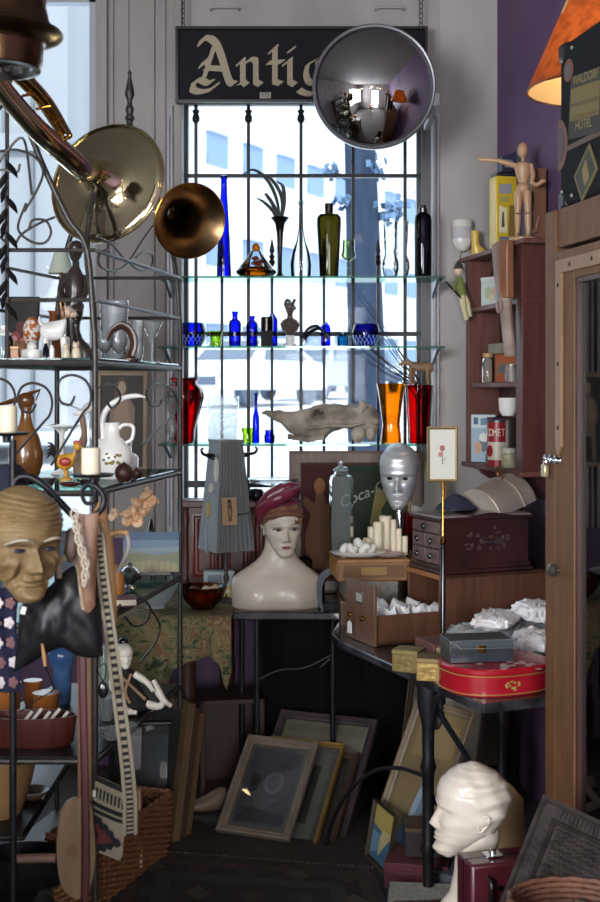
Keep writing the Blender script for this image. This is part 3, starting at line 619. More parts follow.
# ------------------------------------------------------------------ convex mirror
D = 4.95; k = D/F; t = thing('convex_mirror', 'large round convex mirror hanging in front of the shop sign', 'mirror', W(374, 87, D), rot=(R(4), 0, R(-2)))
b = MB(k); Rr, dp = 59.5, 17.0; RS = (Rr*Rr+dp*dp)/(2*dp); b.X = Mx.Rotation(R(90), 4, 'X')
b.lathe([(RS*math.sin(math.asin(Rr/RS)*i/14)+1e-5, dp-RS+RS*math.cos(math.asin(Rr/RS)*i/14)) for i in range(15)], 64, cap=False).build('glass', mat('mirror_silvering', '#c9cacd', .015, 1), t, smooth=60)
b = MB(k); b.X = Mx.Rotation(R(90), 4, 'X'); b.lathe([(58.5, 1), (59, 3.5), (60.5, 4), (61.8, 2.5), (61.8, -6), (58, -8), (.1, -8)], 64, cap=False).build('rim', mat('mirror_rim_grey', '#77757a', .35, .5), t)
MB(k).bx(52, 61, 8, 40, -26, -18).bx(58, 64, 36, 130, -26, -18).build('wall_bracket', mat('bracket_brown', '#4a4240', .5), t)
# ------------------------------------------------------------------ brass horns hung from the ceiling
t = thing('bell_horn', 'large silvered brass horn bell hung face-away above the iron rack', 'brass horn', W(107, 183, 3.80))
o0 = V(W(107, 183, 3.80)); k = 3.80/F
P = [W(-16, 62, 3.28), W(8, 96, 3.36), W(38, 130, 3.45), (W(64, 153, 3.54)), W(84, 170, 3.62)]
dirn = (V((.25, 1, -.22))).normalized(); e0 = P[-1]; L_ = spline([p-o0 for p in P]+[V((-.035, -.09, .022)), V((-.012, -.032, .008)), V((0, 0, 0))], 8); n_ = len(L_); rs = []
for i in range(n_):
    u = i/(n_-1); rs.append(.026+.012*u+(.014*((u-.55)/.45)**2 if u > .55 else 0)+(.138*((u-.66)/.34)**3.4 if u > .66 else 0))
MB().tube(L_, rs, 44, cap=False).build('bell_tube', PALEBRASS, t, smooth=80, solid=.0016)
d_ = (L_[-1]-L_[-2]).normalized(); u_ = d_.orthogonal().normalized(); w_ = d_.cross(u_)
MB().tube([L_[-1]+(u_*math.cos(a)+w_*math.sin(a))*rs[-1] for a in [2*math.pi*i/48 for i in range(48)]], .0035, 8, closed=True).build('rim', PALEBRASS, t)
for i, (a0, a1) in enumerate((((12, 76), (58, 131)), ((20, 76), (64, 133)), ((28, 75), (69, 134)))):
    MB().tube(spline([W(a0[0], a0[1], 3.36)-o0, W((a0[0]+a1[0])/2+2, (a0[1]+a1[1])/2-3, 3.44)-o0, W(a1[0], a1[1], 3.52)-o0], 8), .0085, 12).build('slide_tube', BRASS if i == 1 else PALEBRASS, t)
MB().tube(spline([W(58, 131, 3.52)-o0, W(64, 138, 3.53)-o0, W(70, 136, 3.52)-o0, W(69, 133, 3.52)-o0], 6), .0066, 12).build('slide_bow', BRASS, t)
for q in range(3): MB().tube([W(22+14*q, 96+13*q, 3.40+.03*q)-o0, W(42+11*q, 92+14*q, 3.42+.03*q)-o0], .004, 8).build('brace', BRASS, t)
MB().tube([W(-16, 62, 3.28)-o0, W(-16, 62, 3.28)-o0+V((0, 0, 1.12))], .0015, 6).build('hanging_wire', IRON, t)
D = 3.95; k = D/F; ax = V((.52, -1, -.30)).normalized(); q = ax.to_track_quat('Z', 'Y')
t = thing('trumpet_horn', 'smaller dull brass horn bell facing the room, beside the tall blue bottle', 'brass horn', W(190, 221, D))
Pf = [(36*(.2+.8*(1-(1-i/26.0))**1.0)*0+7+29.5*(i/26)**3.2, -78+78*i/26) for i in range(27)]+[(37.2, .6)]
b = MB(k); b.X = q.to_matrix().to_4x4(); b.lathe(Pf, 44, cap=False).build('bell', OLDBRASS, t, smooth=70, solid=.0014)
b = MB(k); b.X = q.to_matrix().to_4x4(); b.tube([(37.4*math.cos(2*math.pi*i/44), 37.4*math.sin(2*math.pi*i/44), .4) for i in range(44)], 1.0, 8, closed=True).build('rim', BRASS, t)
p0 = q @ V((0, 0, -78*k)); b = MB(); b.tube(spline([q @ V((0, 0, -76*k)), p0+V((-.05, .05, .02)), p0+V((-.13, .06, .05)), p0+V((-.20, .05, .10))], 6), [7*k, 6*k, 5*k]+[4.4*k]*16, 12); b.build('tubing', OLDBRASS, t)
p1 = p0+V((-.12, .06, .05)); MB().tube([p1, p1+V((0, 0, 1.25))], .0015, 6).build('hanging_wire', IRON, t)
t = thing('hanging_brass_lamp', 'hanging brass bell-shaped lamp cut off by the top corner of the photo', 'ceiling lamp', W(-3, 74, 3.0)); k = 3.0/F
MB(k).lathe([(41, 4), (43, 5), (45, 12), (46, 28), (48, 31), (54, 33), (63, 37), (66, 40), (64, 43), (55, 47), (51, 56), (48, 70), (50, 84), (46, 110), (26, 130), (6, 140), (.1, 142)], 40, cap=False).build('shade', OLDBRASS, t, smooth=30)
MB(k).lathe([(.1, 9), (10, 9), (12, 5), (16, 8), (22, 8), (25, 4), (30, 7), (35, 7), (38, 3), (43, 4)], 40, cap=False).build('reflector', SILVER, t, smooth=50)
MB(k).tube([(0, 0, 140), (0, 0, 880)], 1.4, 8).build('cord', IRON, t)
# ------------------------------------------------------------------ wrought-iron rack with glass shelves
FR, BR, FL, BLc = V((-.590, 3.6, 0)), V((-.432, 4.5, 0)), V((-1.09, 3.6, 0)), V((-.875, 4.5, 0))
rack = thing('shelf_rack', 'wrought-iron rack with glass shelves, scrolls and spear finials beside the window', 'shelf rack')
def sideW(px, py):
    u = (px-300)/F; tt = (-.59-u*3.6)/(u*.9-.158); d = 3.6+.9*tt; return W(px, py, d)
def post(base, pts, r=.009):
    MB().tube([V((base.x, base.y, .5 if base == BR else 0)), V((base.x, base.y, 1.2))]+spline([V((base.x, base.y, 1.70))]+pts, 6), r, 10).build('post', IRONG, rack)
apexS, apexF = V((-.545, 4.0, 2.50)), V((-.84, 3.6, 2.50))
post(FR, [W(95, 350, 3.6), W(93, 300, 3.61), W(87, 255, 3.64), W(92, 205, 3.7), W(108, 150, 3.9), apexS])
post(BR, [sideW(180, 330), W(176, 275, 4.48), W(168, 232, 4.42), W(150, 175, 4.25), apexS])
post(FL, [V((-1.09, 3.6, 1.85)), V((-1.07, 3.6, 2.05)), V((-.97, 3.6, 2.32)), apexF])
post(BLc, [V((-.875, 4.5, 1.9)), W(60, 290, 4.5), W(68, 245, 4.5), W(86, 200, 4.5), V((-.66, 4.5, 2.5))])
MB().tube(spline([W(94, 330, 3.6), W(87, 250, 3.6), W(68, 218, 3.6), W(45, 170, 3.6), W(22, 115, 3.6), apexF], 6), .0085, 10).build('arch', IRONG, rack)
SPEAR = [(.001, 0), (.011, .004), (.011, .02), (.016, .026), (.016, .034), (.010, .04), (.014, .055), (.014, .062), (.009, .07), (.008, .085), (.017, .105), (.013, .125), (.005, .165), (.008, .172), (.001, .185)]
for a in (apexS, apexF): MB().lathe(SPEAR, 12, a-V((0, 0, .01))).build('finial', IRONG, rack)
def ringz(z, r=.007, nm='shelf_rail', q=1.0):
    P = [V((p.x, p.y, z)) for p in (FR, BR, BLc, FL)]
    for a, c in zip(P, P[1:]+P[:1]): MB().tube([a, c], r, 8).build(nm, IRONG, rack)
for z in (2.053, 1.909): ringz(z, .006)
for z in (1.728, 1.352, .97, .58, .36, .13):
    if z > .5: ringz(z, .009); PL = (FR, BR, BLc, FL)
    else:
        PL = (V((-.80, 3.6, 0)), V((-.80, 4.45, 0)), BLc, FL)
        for a, c in zip(PL, PL[1:]+PL[:1]): MB().tube([V((a.x, a.y, z)), V((c.x, c.y, z))], .009, 8).build('shelf_rail', IRON, rack)
    MB().plate([(p.x, p.y) for p in PL], z+.009, z+.015).build('glass_shelf' if z > .6 else 'iron_shelf', SHELFG if z > .6 else IRON, rack, smooth=0)
    if z > .6: MB().tube([V((FR.x+.002, FR.y, z+.012)), V((BR.x+.002, BR.y, z+.012))], .0035, 6).build('glass_edge', EDGEG, rack)
def scr(pts, fn, r=.0037, n=7): MB().tube(spline([fn(*p) for p in pts], n), r, 8).build('scroll', IRONG, rack)
fW = lambda px, py: W(px, py, 3.58)
# crown scrolls at the front, the V of scrolls on the side
scr([(26, 203), (18, 228), (30, 241), (44, 243), (51, 233), (46, 221), (33, 220), (29, 228)], fW)
scr([(32, 195), (24, 140), (8, 150), (-3, 168), (5, 170), (17, 172), (20, 164)], fW)
scr([(55, 217), (38, 224), (22, 234), (16, 243)], fW); scr([(0, 151), (18, 150), (36, 158), (43, 172), (37, 190), (24, 212)], fW)
scr([(7, 243), (-8, 232), (-20, 236), (-24, 225), (-12, 218), (-6, 226)], fW)
scr([(164, 212), (146, 235), (128, 262), (114, 271), (100, 266), (99, 255), (106, 250), (112, 256)], lambda x, y: sideW(x, y) if x > 96 else W(x, y, 3.61))
scr([(97, 236), (112, 245), (126, 260), (141, 271), (151, 266), (152, 256), (144, 252), (136, 257)], sideW)
# brace scrolls below the upper glass shelf
for dx, dy in ((0, 0), (39, 8), (-37, 5)):
    scr([(36+dx, 404-dy), (31+dx, 412-dy*.9), (22+dx, 410-dy), (18+dx, 398-dy), (22+dx, 387-dy), (33+dx, 383-dy), (46+dx, 388-dy), (52+dx, 400-dy), (50+dx, 414-dy), (42+dx, 424-dy), (12+dx, 458-dy+dx*.4)], lambda x, y: W(x, y+(0), 3.58))
scr([(162, 400), (158, 406), (150, 404), (146, 394), (152, 385), (162, 384), (172, 390), (177, 402), (174, 414), (160, 428), (142, 446)], sideW)
scr([(98, 388), (108, 384), (118, 390), (120, 400), (112, 408), (106, 400)], sideW)
scr([(118, 607), (126, 600), (141, 598), (150, 608), (146, 622), (134, 626), (125, 617)], sideW); scr([(150, 608), (160, 626), (154, 645), (140, 662)], sideW)
# leaf garland on the front centre rod
MB().tube([V((-.84, 3.585, 1.74)), V((-.84, 3.585, 2.5))], .006, 8).build('centre_rod', IRONG, rack)
rr = random.Random(2)
for i in range(13):
    a = i*2.1; z = 1.90+i*.034; c = V((-.84, 3.58, z)); dx = math.cos(a)*.032; dy = math.sin(a)*.02
    b = MB(); b.loft([[c+V((dx*u-w_*.011*math.sin(math.pi*min(.98, u+.02)), dy*u-.004, -.052*u)), c+V((dx*u, dy*u-.012, -.052*u)), c+V((dx*u+.011*w_*math.sin(math.pi*min(.98, u+.02)), dy*u-.004, -.052*u)), c+V((dx*u, dy*u, -.052*u))] for u, w_ in ((0, 1), (.25, 1), (.5, 1), (.75, 1), (1, 1))])
    b.build('iron_leaf', IRON, rack)
# ------------------------------------------------------------------ wares on the rack
def sy(z, d): return HZ+(EYE-z)*F/d
def S(px, d, z): return V(((px-300)/F*d, d, z))
A_, B_, C_, D_, E_, F_ = (z+.0155 for z in (1.728, 1.352, .97, .58, .36, .13))
t = thing('lacquer_board', 'black lacquer panel with painted pink flowers leaning on the upper rack shelf', 'panel', M=posed(S(4, 4.1, A_), (1, .05, 0), (0, .18, 1)))
MB().bx(0, .11, 0, .012, 0, .22).build('board', BLACKLAC, t, bevel=.002)
art(t, 'flower_painting', .10, .2, .005, .01, -.004, '#17120f', [('#8a3a3a', circ(.3, .35, .18, .1)), ('#b86a62', circ(.62, .28, .16, .09)), ('#5c2420', circ(.5, .52, .2, .1)), ('#c98d84', circ(.28, .33, .08, .05)), ('#35512e', [(.1, .1), (.9, .14), (.6, .2)]), ('#402018', circ(.78, .55, .14, .1))])
ware('jar', 'clear lidded glass jar at the outer end of the upper rack shelf', 'jar', 4, sy(A_, 3.8), 3.8, [(.1, 0), (9, 0), (9.5, 2), (9.5, 20), (7, 24)], CLEAR, parts=(('lid', [(.1, 24), (7.5, 24), (8, 26), (5, 28), (3, 30), (3.4, 33), (.1, 34)], WHITEC),))
ware('bowl', 'small round brown basket bowl behind the little tins', 'bowl', 23, sy(A_, 4.1), 4.1, [(.1, 0), (9, 0), (13, 8), (15, 18), (14, 20), (12.5, 18), (9, 6), (.1, 5)], mat('woven_brown', '#6b4526', .7, 0, '#8b6038', 40, bump=.3))
t = thing('egg_figure', 'painted egg-shaped figure in white and orange beside the white dog', 'figurine', S(32, 4.02, A_)); k = 4.02/F
MB(k).lathe([(.1, 0), (6, 0), (5, 3), (3, 6), (3.4, 12), (3, 15)], 16).build('stand', OLDBRASS, t); MB(k).ell((0, 0, 29), (9, 8, 15)).build('egg', mat('painted_egg', '#b8612a', .3, 0, '#e0ddd6', 55, contrast=(.48, .54)), t)
# ceramic dog
t = thing('ceramic_dog', 'white ceramic dog with tan face standing at the rack rail', 'figurine', S(57, 3.82, A_)); k = 3.82/F*1.22
b = MB(k); b.loft(rng_x([(-14, 0, 24, 1, 1.5), (-13, 0, 24, 5.4, 6.6), (-6, 0, 23, 6.4, 8), (0, 0, 23.5, 6.4, 8.4), (5, 0, 25, 5.6, 8), (8, 0, 29, 4.4, 6)])); b.loft([[(x+rx*.35*math.sin(a), r_*math.cos(a), z+r_*math.sin(a)) for a in s8] for x, z, r_, rx in ((4, 25, 5, 6), (6, 32, 5, 5), (7, 37, 4.4, 3))])
for x, y in ((-9, -3), (-8, 3), (6, -3), (7, 3)): b.tube([(x, y, 20), (x+.5, y, 10), (x, y, 1.5), (x+2, y, 1)], [4, 2.6, 2.3, 2.2], 10)
b.tube([(-12, 0, 27), (-15, 0, 32), (-14, 0, 36)], [1.8, 1.4, .8], 8)
b.build('body', WHITEC, t, sub=1); b = MB(k); b.ell((8, 0, 39), (5.6, 5, 5)); b.ell((13, 0, 37), (4, 3, 2.8)); b.build('head', mat('tan_glaze', '#b98a63', .3, 0, '#e2d6c8', 60), t)
for s_ in (-1, 1): MB(k).ell((5.5, s_*4.6, 38), (2, 1.2, 5)).build('ear', mat('brown_glaze', '#74472c', .3), t)
MB(k).ell((16.4, 0, 38), 1.1, 8, 6).build('nose', BLACKLAC, t)
t = thing('trinket_box', 'round white china box topped with a white rose', 'box', S(32, 3.72, A_)); k = 3.72/F
MB(k).lathe([(.1, 0), (10, 0), (10.5, 1), (10.5, 7), (9.5, 9), (.1, 9.5)], 26).build('box', WHITEC, t); b = MB(k)
for i in range(12): b.ell((3.4*math.cos(i*2.4)*(i/12+.2), 3.4*math.sin(i*2.4)*(i/12+.2), 13-.4*i*.5+math.cos(i)), (2.6, 2.6, 2), 8, 6)
b.ell((0, 0, 12), (5, 5, 5)); b.build('rose', WHITEC, t)
t = thing('small_tin', 'small brown tin at the rack rail beside the china box', 'tin', S(15, 3.7, A_)); k = 3.7/F
MB(k).bx(-4, 4, -3, 3, 0, 9.5).build('tin_box', mat('brown_tin', '#6a4a32', .4, .4), t, bevel=.001); MB(k).bx(-4.3, 4.3, -3.3, 3.3, 9.5, 12).build('lid', mat('brown_tin_lid', '#8a6a4a', .4, .4), t, bevel=.001)
ware('vial', 'small dark glass vial between china box and white vial', 'vial', 46, sy(A_, 3.7), 3.7, [(.1, 0), (3, 0), (3.2, 10), (1.6, 12), (1.6, 15), (.1, 15)], NAVYG)
ware('vial', 'small white vial under the ceramic dog', 'vial', 52, sy(A_, 3.7), 3.7, [(.1, 0), (2.4, 0), (2.5, 10), (1.4, 11), (1.4, 13), (.1, 13)], WHITEC)
def cat_fig(px, d, h, lb, m_):
    t = thing('ceramic_cat', lb, 'figurine', S(px, d, A_)); k = d/F*h/20; b = MB(k); b.lathe([(.1, 0), (6, 0), (6.6, 3), (5, 9), (3.4, 13)], 16, sy=.8); b.ell((0, -.6, 15.5), (4.2, 3.8, 3.8)); b.build('body', m_, t)
    for s_ in (-1, 1): MB(k).lathe([(1.6, 17.5), (.05, 21.5)], 8, (s_*2.6, 0, 0)).build('ear', m_, t)
    for s_ in (-1, 1): MB(k).ell((s_*1.6, -4.2, 16), .6, 6, 5).build('eye', BLACKLAC, t)
cat_fig(66, 3.72, 15, 'little cream ceramic cat, left of the pair at the rack post', mat('cream_glaze', '#cdbfa6', .3)); cat_fig(76, 3.74, 17, 'little cream ceramic cat nearest the rack post', mat('cream_glaze', '#cdbfa6', .3))
EBONY = mat('carved_ebony', '#2d2623', .3, 0, '#3e3430', 12, coat=.2)
t = thing('carved_bust', 'dark carved bust with a long neck behind the ceramic cats', 'bust', S(80, 3.95, A_)); k = 3.95/F
b = MB(k); b.loft([[(x0+w_*math.cos(a), d__*math.sin(a), z) for a in s8] for z, x0, w_, d__ in ((0, 3, 11, 6), (8, 3, 11.5, 6.5), (16, 0, 9, 6), (22, -2.5, 5, 4.6), (30, -4, 4, 4), (38, -4, 4, 4))])
b.X = Mx.Translation((-4, 0, 36)) @ Mx.Rotation(R(25), 4, 'Z') @ Mx.Scale(21, 4); head_shape(b, nz=50, na=44, lip=1.4); b.X = Mx.Identity(4); b.ell((-1, 3, 54), (5, 5, 5)); b.build('figure', EBONY, t)
t = thing('wood_statue', 'tall dark carved wooden statue behind the upper rack rails', 'statue', S(74, 4.34, A_)); k = 4.34/F
b = MB(k); b.loft([[(x0+w_*math.cos(a), .8*w_*math.sin(a), z) for a in s8] for z, x0, w_ in ((0, 0, 9), (4, 0, 9), (6, 0, 7), (20, -1, 7.5), (34, -2, 6), (44, -2, 9), (58, -1, 8), (70, 1, 10.5), (84, 1, 11), (92, 1, 7), (97, 2, 3.6), (102, 2, 3.6))])
for s_ in (-1, 1): b.tube(spline([(1+s_*10, 0, 88), (s_*13, -2, 74), (s_*9, -7, 64), (s_*2, -8, 62)], 5), [3.4]*16, 8)
b.X = Mx.Translation((2, 0, 100)) @ Mx.Scale(23, 4); head_shape(b, nz=40, na=36); b.build('figure', EBONY, t)
ware('vase', 'small orange earthenware vase behind the ceramic dog', 'vase', 53, sy(A_, 4.3), 4.3, [(.1, 0), (7, 0), (9, 14), (8, 30), (4, 42), (3.4, 48), (5, 52), (4, 52)], mat('orange_earthenware', '#b5622f', .5, 0, '#c87a45', 10))
t = thing('shade_lamp', 'little lamp with a pale green shade at the back of the rack', 'lamp', S(61, 4.42, A_)); k = 4.42/F
MB(k).lathe([(.1, 0), (8, 0), (7, 4), (2, 8), (2, 40), (4, 60), (1.4, 84), (1.4, 96)], 16).build('base', OLDBRASS, t); MB(k).lathe([(13, 90), (12.6, 90.4), (6.5, 112), (6, 112)], 28, cap=False).build('lamp_shade', mat('pale_green_shade', '#c3cdbf', .7, sss=.2), t, solid=.001)
ware('vase', 'tall clear etched glass vase behind the wine glasses', 'vase', 114, sy(A_, 4.28), 4.28, [(.1, 0), (12, 0), (12.6, 1), (14.5, 62), (13.8, 62)], CRYSTAL, sy=.7)
# dark crescent carving
t = thing('crescent_carving', 'dark brown crescent-shaped carving on a foot among the wine glasses', 'carving', S(122, 3.98, A_)); k = 3.98/F
p = spline([(-15, 0, 20), (-10, 0, 30), (0, 0, 35.5), (9, 0, 29), (12, 0, 17), (9, 0, 5)], 7); b = MB(k)
b.tube(p, [1.5+5.2*min(1, i/(len(p)-1)*2)*(1-.25*i/(len(p)-1)) for i in range(len(p))], 12, flat_=.6); b.lathe([(.1, 0), (10, 0), (10, 2), (5, 5), (3, 7)], 20, (8, 0, 0)); b.build('carving', mat('dark_horn', '#35221a', .3, 0, '#4a3226', 9), t)
WG = 'cut wine glasses on the rack'
for px, d, h, lb in ((104, 4.12, 30, 'cut crystal wine glass at the rack post, left of the dark crescent'), (118, 4.16, 31, 'cut crystal wine glass just inside the dark crescent'), (128, 4.2, 30, 'cut crystal wine glass half behind the crescent carving')):
    ware('wine_glass', lb, 'glass', px, sy(A_, d), d, [(.1, 0), (7, 0), (6, 1), (1.2, 2), (1.1, h*.28), (5, h*.36), (9, h*.55), (9.4, h*.75), (7.6, h)], CRYSTAL, WG)
ware('goblet', 'tall cut crystal goblet between crescent carving and cocktail glass', 'glass', 138, sy(A_, 4.2), 4.2, [(.1, 0), (6, 0), (6, 1), (3.4, 3), (5.4, 8), (5.8, 16), (6.4, 42), (6, 42)], CRYSTAL)
ware('cocktail_glass', 'cut crystal cocktail glass with a wide cone, last in the row', 'glass', 152, sy(A_, 4.22), 4.22, [(.1, 0), (8.4, 0), (7.6, 1), (1.4, 2), (1.5, 20), (2.6, 23), (10.8, 40), (10.2, 40)], CRYSTAL)
# shelf with white china
t = thing('bird_figure', 'brown glazed pelican-like bird figure behind the pillar candle', 'figurine', S(26, 4.1, B_)); k = 4.1/F
BRG = mat('brown_glaze2', '#8a5a2c', .22, 0, '#5b3518', 9, coat=.4)
b = MB(k); b.lathe([(.1, 0), (13, 0), (17, 12), (18, 24), (13, 40), (7, 52), (5, 62), (6, 70)], 22, sy=.75); b.ell((0, 0, 76), (9, 7, 8)); b.tube([(-4, 0, 78), (-18, 0, 74), (-34, 0, 70)], [6, 4.4, 1.6], 10, flat_=.6); b.tube([(2, 0, 82), (14, 0, 86), (10, 0, 76)], [2.4, 2, .8], 8); b.build('body', BRG, t)
ware('cake_stand', 'white china footed plate between the bird figure and the gull', 'plate', 62, sy(B_, 4.2), 4.2, [(.1, 0), (11, 0), (10, 2), (3, 5), (2.4, 40), (6, 45), (19, 48), (19.4, 49.4), (6, 46.5), (.1, 46)], WHITEC)
t = thing('painted_rooster', 'painted yellow and red rooster figure on the rack under the footed plate', 'figurine', S(66, 3.9, B_)); k = 3.9/F
b = MB(k); b.loft(rng_x([(-10, 0, 20, .8, 1), (-8, 0, 19, 4, 6), (0, 0, 18, 6, 9), (7, 0, 21, 4.4, 7), (10, 0, 28, 3, 5)])); b.ell((11, 0, 34), (4, 3.2, 4)); b.tube([(13, 0, 34), (17, 0, 33)], [1.8, .3], 6); b.lathe([(.1, 0), (7, 0), (7, 2), (2, 4), (2, 12)], 12); b.build('body', mat('yellow_paint', '#c58a2a', .4, 0, '#d9a63e', 12), t)
for i in range(5): b = MB(k); b.tube(spline([(-8, (i-2)*.8, 20), (-14, (i-2)*1.2, 27+i*2), (-19, (i-2)*1.6, 22+i*4)], 4), [2.2, 2.2, 2, 1.8, 1.6, 1.4, 1.1, .8, .4], 6); b.build('tail_feather', mat('black_paint', '#201c1c', .4), t)
b = MB(k)
for i in range(4): b.ell((8.5+i*2, 0, 38.6-abs(i-1)*.6), (1.4, .8, 2), 6, 5)
b.build('comb', mat('red_paint', '#a3271f', .4), t); MB(k).ell((0, -5.2, 19), (6, 1.6, 4.4)).build('wing', mat('red_paint', '#a3271f', .4), t)
t = thing('gull_figure', 'white gull figurine with spread wings on a driftwood post', 'figurine', S(82, 4.1, B_)); k = 4.1/F
b = MB(k); b.loft(rng_x([(-9, 0, 62, .8, .8), (-5, 0, 63, 3, 3), (0, 0, 64, 4, 4.4), (6, 0, 66, 3, 3.4), (10, 0, 68.5, 2.6, 2.6), (12.5, 0, 68.5, 1, 1)])); b.tube([(12, 0, 68.5), (15.5, 0, 67.6)], [1, .3], 6)
for s_ in (-1, 1): b.tube(spline([(1, s_*2, 65), (-4+s_*9, s_*6, 72), (-3+s_*20, s_*8, 74)], 5), [2.6, 3.6, 4, 4, 3.8, 3.4, 3, 2.4, 1.6, .9, .3], 8, flat_=.3)
b.build('bird', WHITEC, t); b = MB(k); b.tube(spline([(0, 0, 61), (2, 1, 40), (-3, 0, 20), (0, 0, 0)], 5), [3]*6+[4.2]*5+[6, 7, 7.4, 8, 9], 10); b.build('driftwood', mat('driftwood', '#7c6450', .8, 0, '#94796a', 12, bump=.3), t)
t = thing('china_pitcher', 'white china pitcher with painted flowers and a sweeping horn handle', 'pitcher', S(112, 3.98, B_)); k = 3.98/F
b = MB(k); b.lathe([(.1, 0), (12, 0), (13, 2), (18, 10), (21, 20), (19, 30), (12, 38), (8, 42), (7, 52), (7.6, 56), (6.6, 56)], 30, sy=.75, cap=False); b.build('body', WHITEC, t)
MB(k).tube(spline([(-9, 0, 39), (-9, 0, 60), (-2, 0, 73), (12, 0, 81), (26, 0, 83), (34, 0, 81)], 6), [2.6]*6+[3]*6+[3]*6+[2.6]*6+[2.2, 2, 1.8, 1.6, 1.3, 1, .5], 12).build('handle', WHITEC, t)
MB(k).tube(spline([(14, 0, 36), (20, 0, 40), (21, 0, 52), (12, 0, 54), (7, 0, 50)], 5), 1.9, 10).build('side_handle', WHITEC, t)
MB(k).tube(spline([(-12, 0, 34), (-19, 0, 42), (-22, 0, 50)], 5), [4]*3+[3]*4+[2]*4, 10).build('spout', WHITEC, t)
b = MB(k); rr = random.Random(4)
for i in range(16): a = -math.pi/2+rr.uniform(-.35, .6); z = 20+rr.uniform(-5, 6); r_ = tab([(10, 18), (20, 21), (30, 19)], z); b.ell((r_*math.cos(a), .75*r_*math.sin(a), z), (1.7, .8, 1.5), 7, 5)
b.build('painted_flowers', mat('olive_flowers', '#5c5330', .4, 0, '#a08a3a', 90), t)
ware('bottle', 'small square white china bottle beside the flowered pitcher', 'bottle', 129, sy(B_, 4.12), 4.12, [(.1, 0), (8, 0), (9, 1), (9, 19), (6, 22), (2.6, 23), (2.6, 31), (3.4, 33), (2.4, 34)], WHITEC, sq=.8, n=16)
for px, d, r_, lb in ((124, 3.84, 9.5, 'large dark brown turned wooden ball on the rack under the pitcher'), (137, 3.98, 5.4, 'small dark wooden ball beside the larger one')):
    ware('wooden_ball', lb, 'ball', px, sy(B_, d), d, [(.1, 0), (r_*.5, .1), (r_*.87, r_*.5), (r_, r_), (r_*.87, r_*1.5), (r_*.5, r_*1.87), (r_*.16, 2*r_), (.1, 2*r_+1.4)], DKWOOD, group='wooden balls')
for px, d, r_, h, m_, lb in ((28, 3.75, 13, 5, SILVER, 'oval silver dish at the outer end of the china shelf'), (47, 3.68, 9, 8, mat('pewter', '#8d8a88', .3, .9), 'small pewter cup on the china shelf beside the silver dish'), (70, 3.66, 11, 4, mat('maroon_lacquer', '#5a2226', .25, coat=.3), 'small maroon lacquer dish on the china shelf'), (84, 3.72, 8, 6, SILVER, 'little silver bowl next to the rack post')):
    ware('trinket_dish', lb, 'dish', px, sy(B_, d), d, [(.1, 0), (r_*.6, 0), (r_*.8, h*.3), (r_, h), (r_*.94, h), (r_*.7, h*.4), (.1, h*.25)], m_)
# hanging seashells
t = thing('shell_garland', 'garland of peach seashells hanging under the china shelf', 'seashells', W(142, 488, 4.25)); k = 4.25/F
SHL = mat('peach_shell', '#d9a477', .4, 0, '#f0d2b2', 14, (1, 1, 4), .2, sss=.1); MB(k).tube(spline([(-2, 0, 12), (0, 0, 0), (-4, 0, -20), (-8, 0, -34)], 5), .5, 5).build('cord', TANWOOD, t)
for i, (x, z, r_, m_) in enumerate(((6, -6, 9, 0), (-4, -14, 8, 1), (10, -14, 8, 2), (-9, -24, 8.5, 3), (4, -22, 7, 4), (-15, -32, 8, 5), (-5, -34, 7.5, 6), (-26, -26, 7, 2))):
    b = MB(k); b.X = Mx.Translation((x, (i % 3-1)*4, z)) @ Euler((.4*m_, .9*m_, .5*m_)).to_matrix().to_4x4()
    b.tube([(0.55*r_*(1-u)*math.cos(u*13), .55*r_*(1-u)*math.sin(u*13), r_*(u*1.6-.6)) for u in [q/22 for q in range(23)]], [r_*.52*(1-u)**.8+.25 for u in [q/22 for q in range(23)]], 8); b.build('shell', SHL, t)
# little landscape on an easel
t = thing('easel_painting', 'small unframed landscape painting on a dark easel, blue sky over grass', 'painting', M=posed(S(123, 4.38, C_+.012), (1, .1, 0), (.02, .22, 1)))
art(t, 'canvas', .195, .14, 0, .012, -.012, '#64788e', [('#465f7c', [(0, .8), (1, .8), (1, 1), (0, 1)]), ('#77868c', [(0, .45), (1, .5), (1, .62), (0, .6)]), ('#73765f', [(0, 0), (1, 0), (1, .5), (.6, .42), (.3, .5), (0, .46)]), ('#8a8566', [(0, 0), (1, 0), (1, .2), (.5, .3), (0, .22)])]+[('#999373', [(i/9, .05), (i/9+.05, .05), (i/9+.03, .3)]) for i in range(9)])
b = MB(); b.bx(.03, .165, -.03, .006, 0, .01); b.tube([(.06, .0, .0), (.097, .01, .2)], .004, 6); b.tube([(.135, 0, 0), (.097, .01, .2)], .004, 6); b.tube([(.097, .01, .18), (.097, .09, -.01)], .004, 6); b.tube([(.06, -.01, 0), (.06, -.02, -.012)], .004, 6); b.build('easel', BLACKLAC, t)
ware('jar', 'small orange-brown wooden jar on the rack beside the easel painting', 'jar', 117, sy(C_, 4.0), 4.0, [(.1, 0), (6, 0), (8, 8), (7, 22), (4, 28), (5, 32), (.1, 33)], mat('orange_wood', '#9a602c', .4, 0, '#b57a3e', 9))
ware('teapot', 'small ornate silver pot on the rack beside the orange jar', 'pot', 130, sy(C_, 4.2), 4.2, [(.1, 0), (6, 0), (4, 3), (9, 8), (10, 15), (6, 20), (2, 22), (2.6, 25), (.1, 27)], SILVER)
t = thing('folded_book', 'dark maroon book lying on the rack under the silver pot', 'book', S(122, 3.86, C_), R(12)); k = 3.92/F
MB(k).bx(-14, 14, -12, 12, 0, 1.4).bx(-14, 14, -12, 12, 7, 8.4).bx(-14, -12.6, -12, 12, 1, 8).build('cover', mat('maroon_cloth', '#532629', .6), t); MB(k).bx(-12, 13, -11, 11, 1.2, 7.2).build('pages', flat('#c9bfa9'), t)
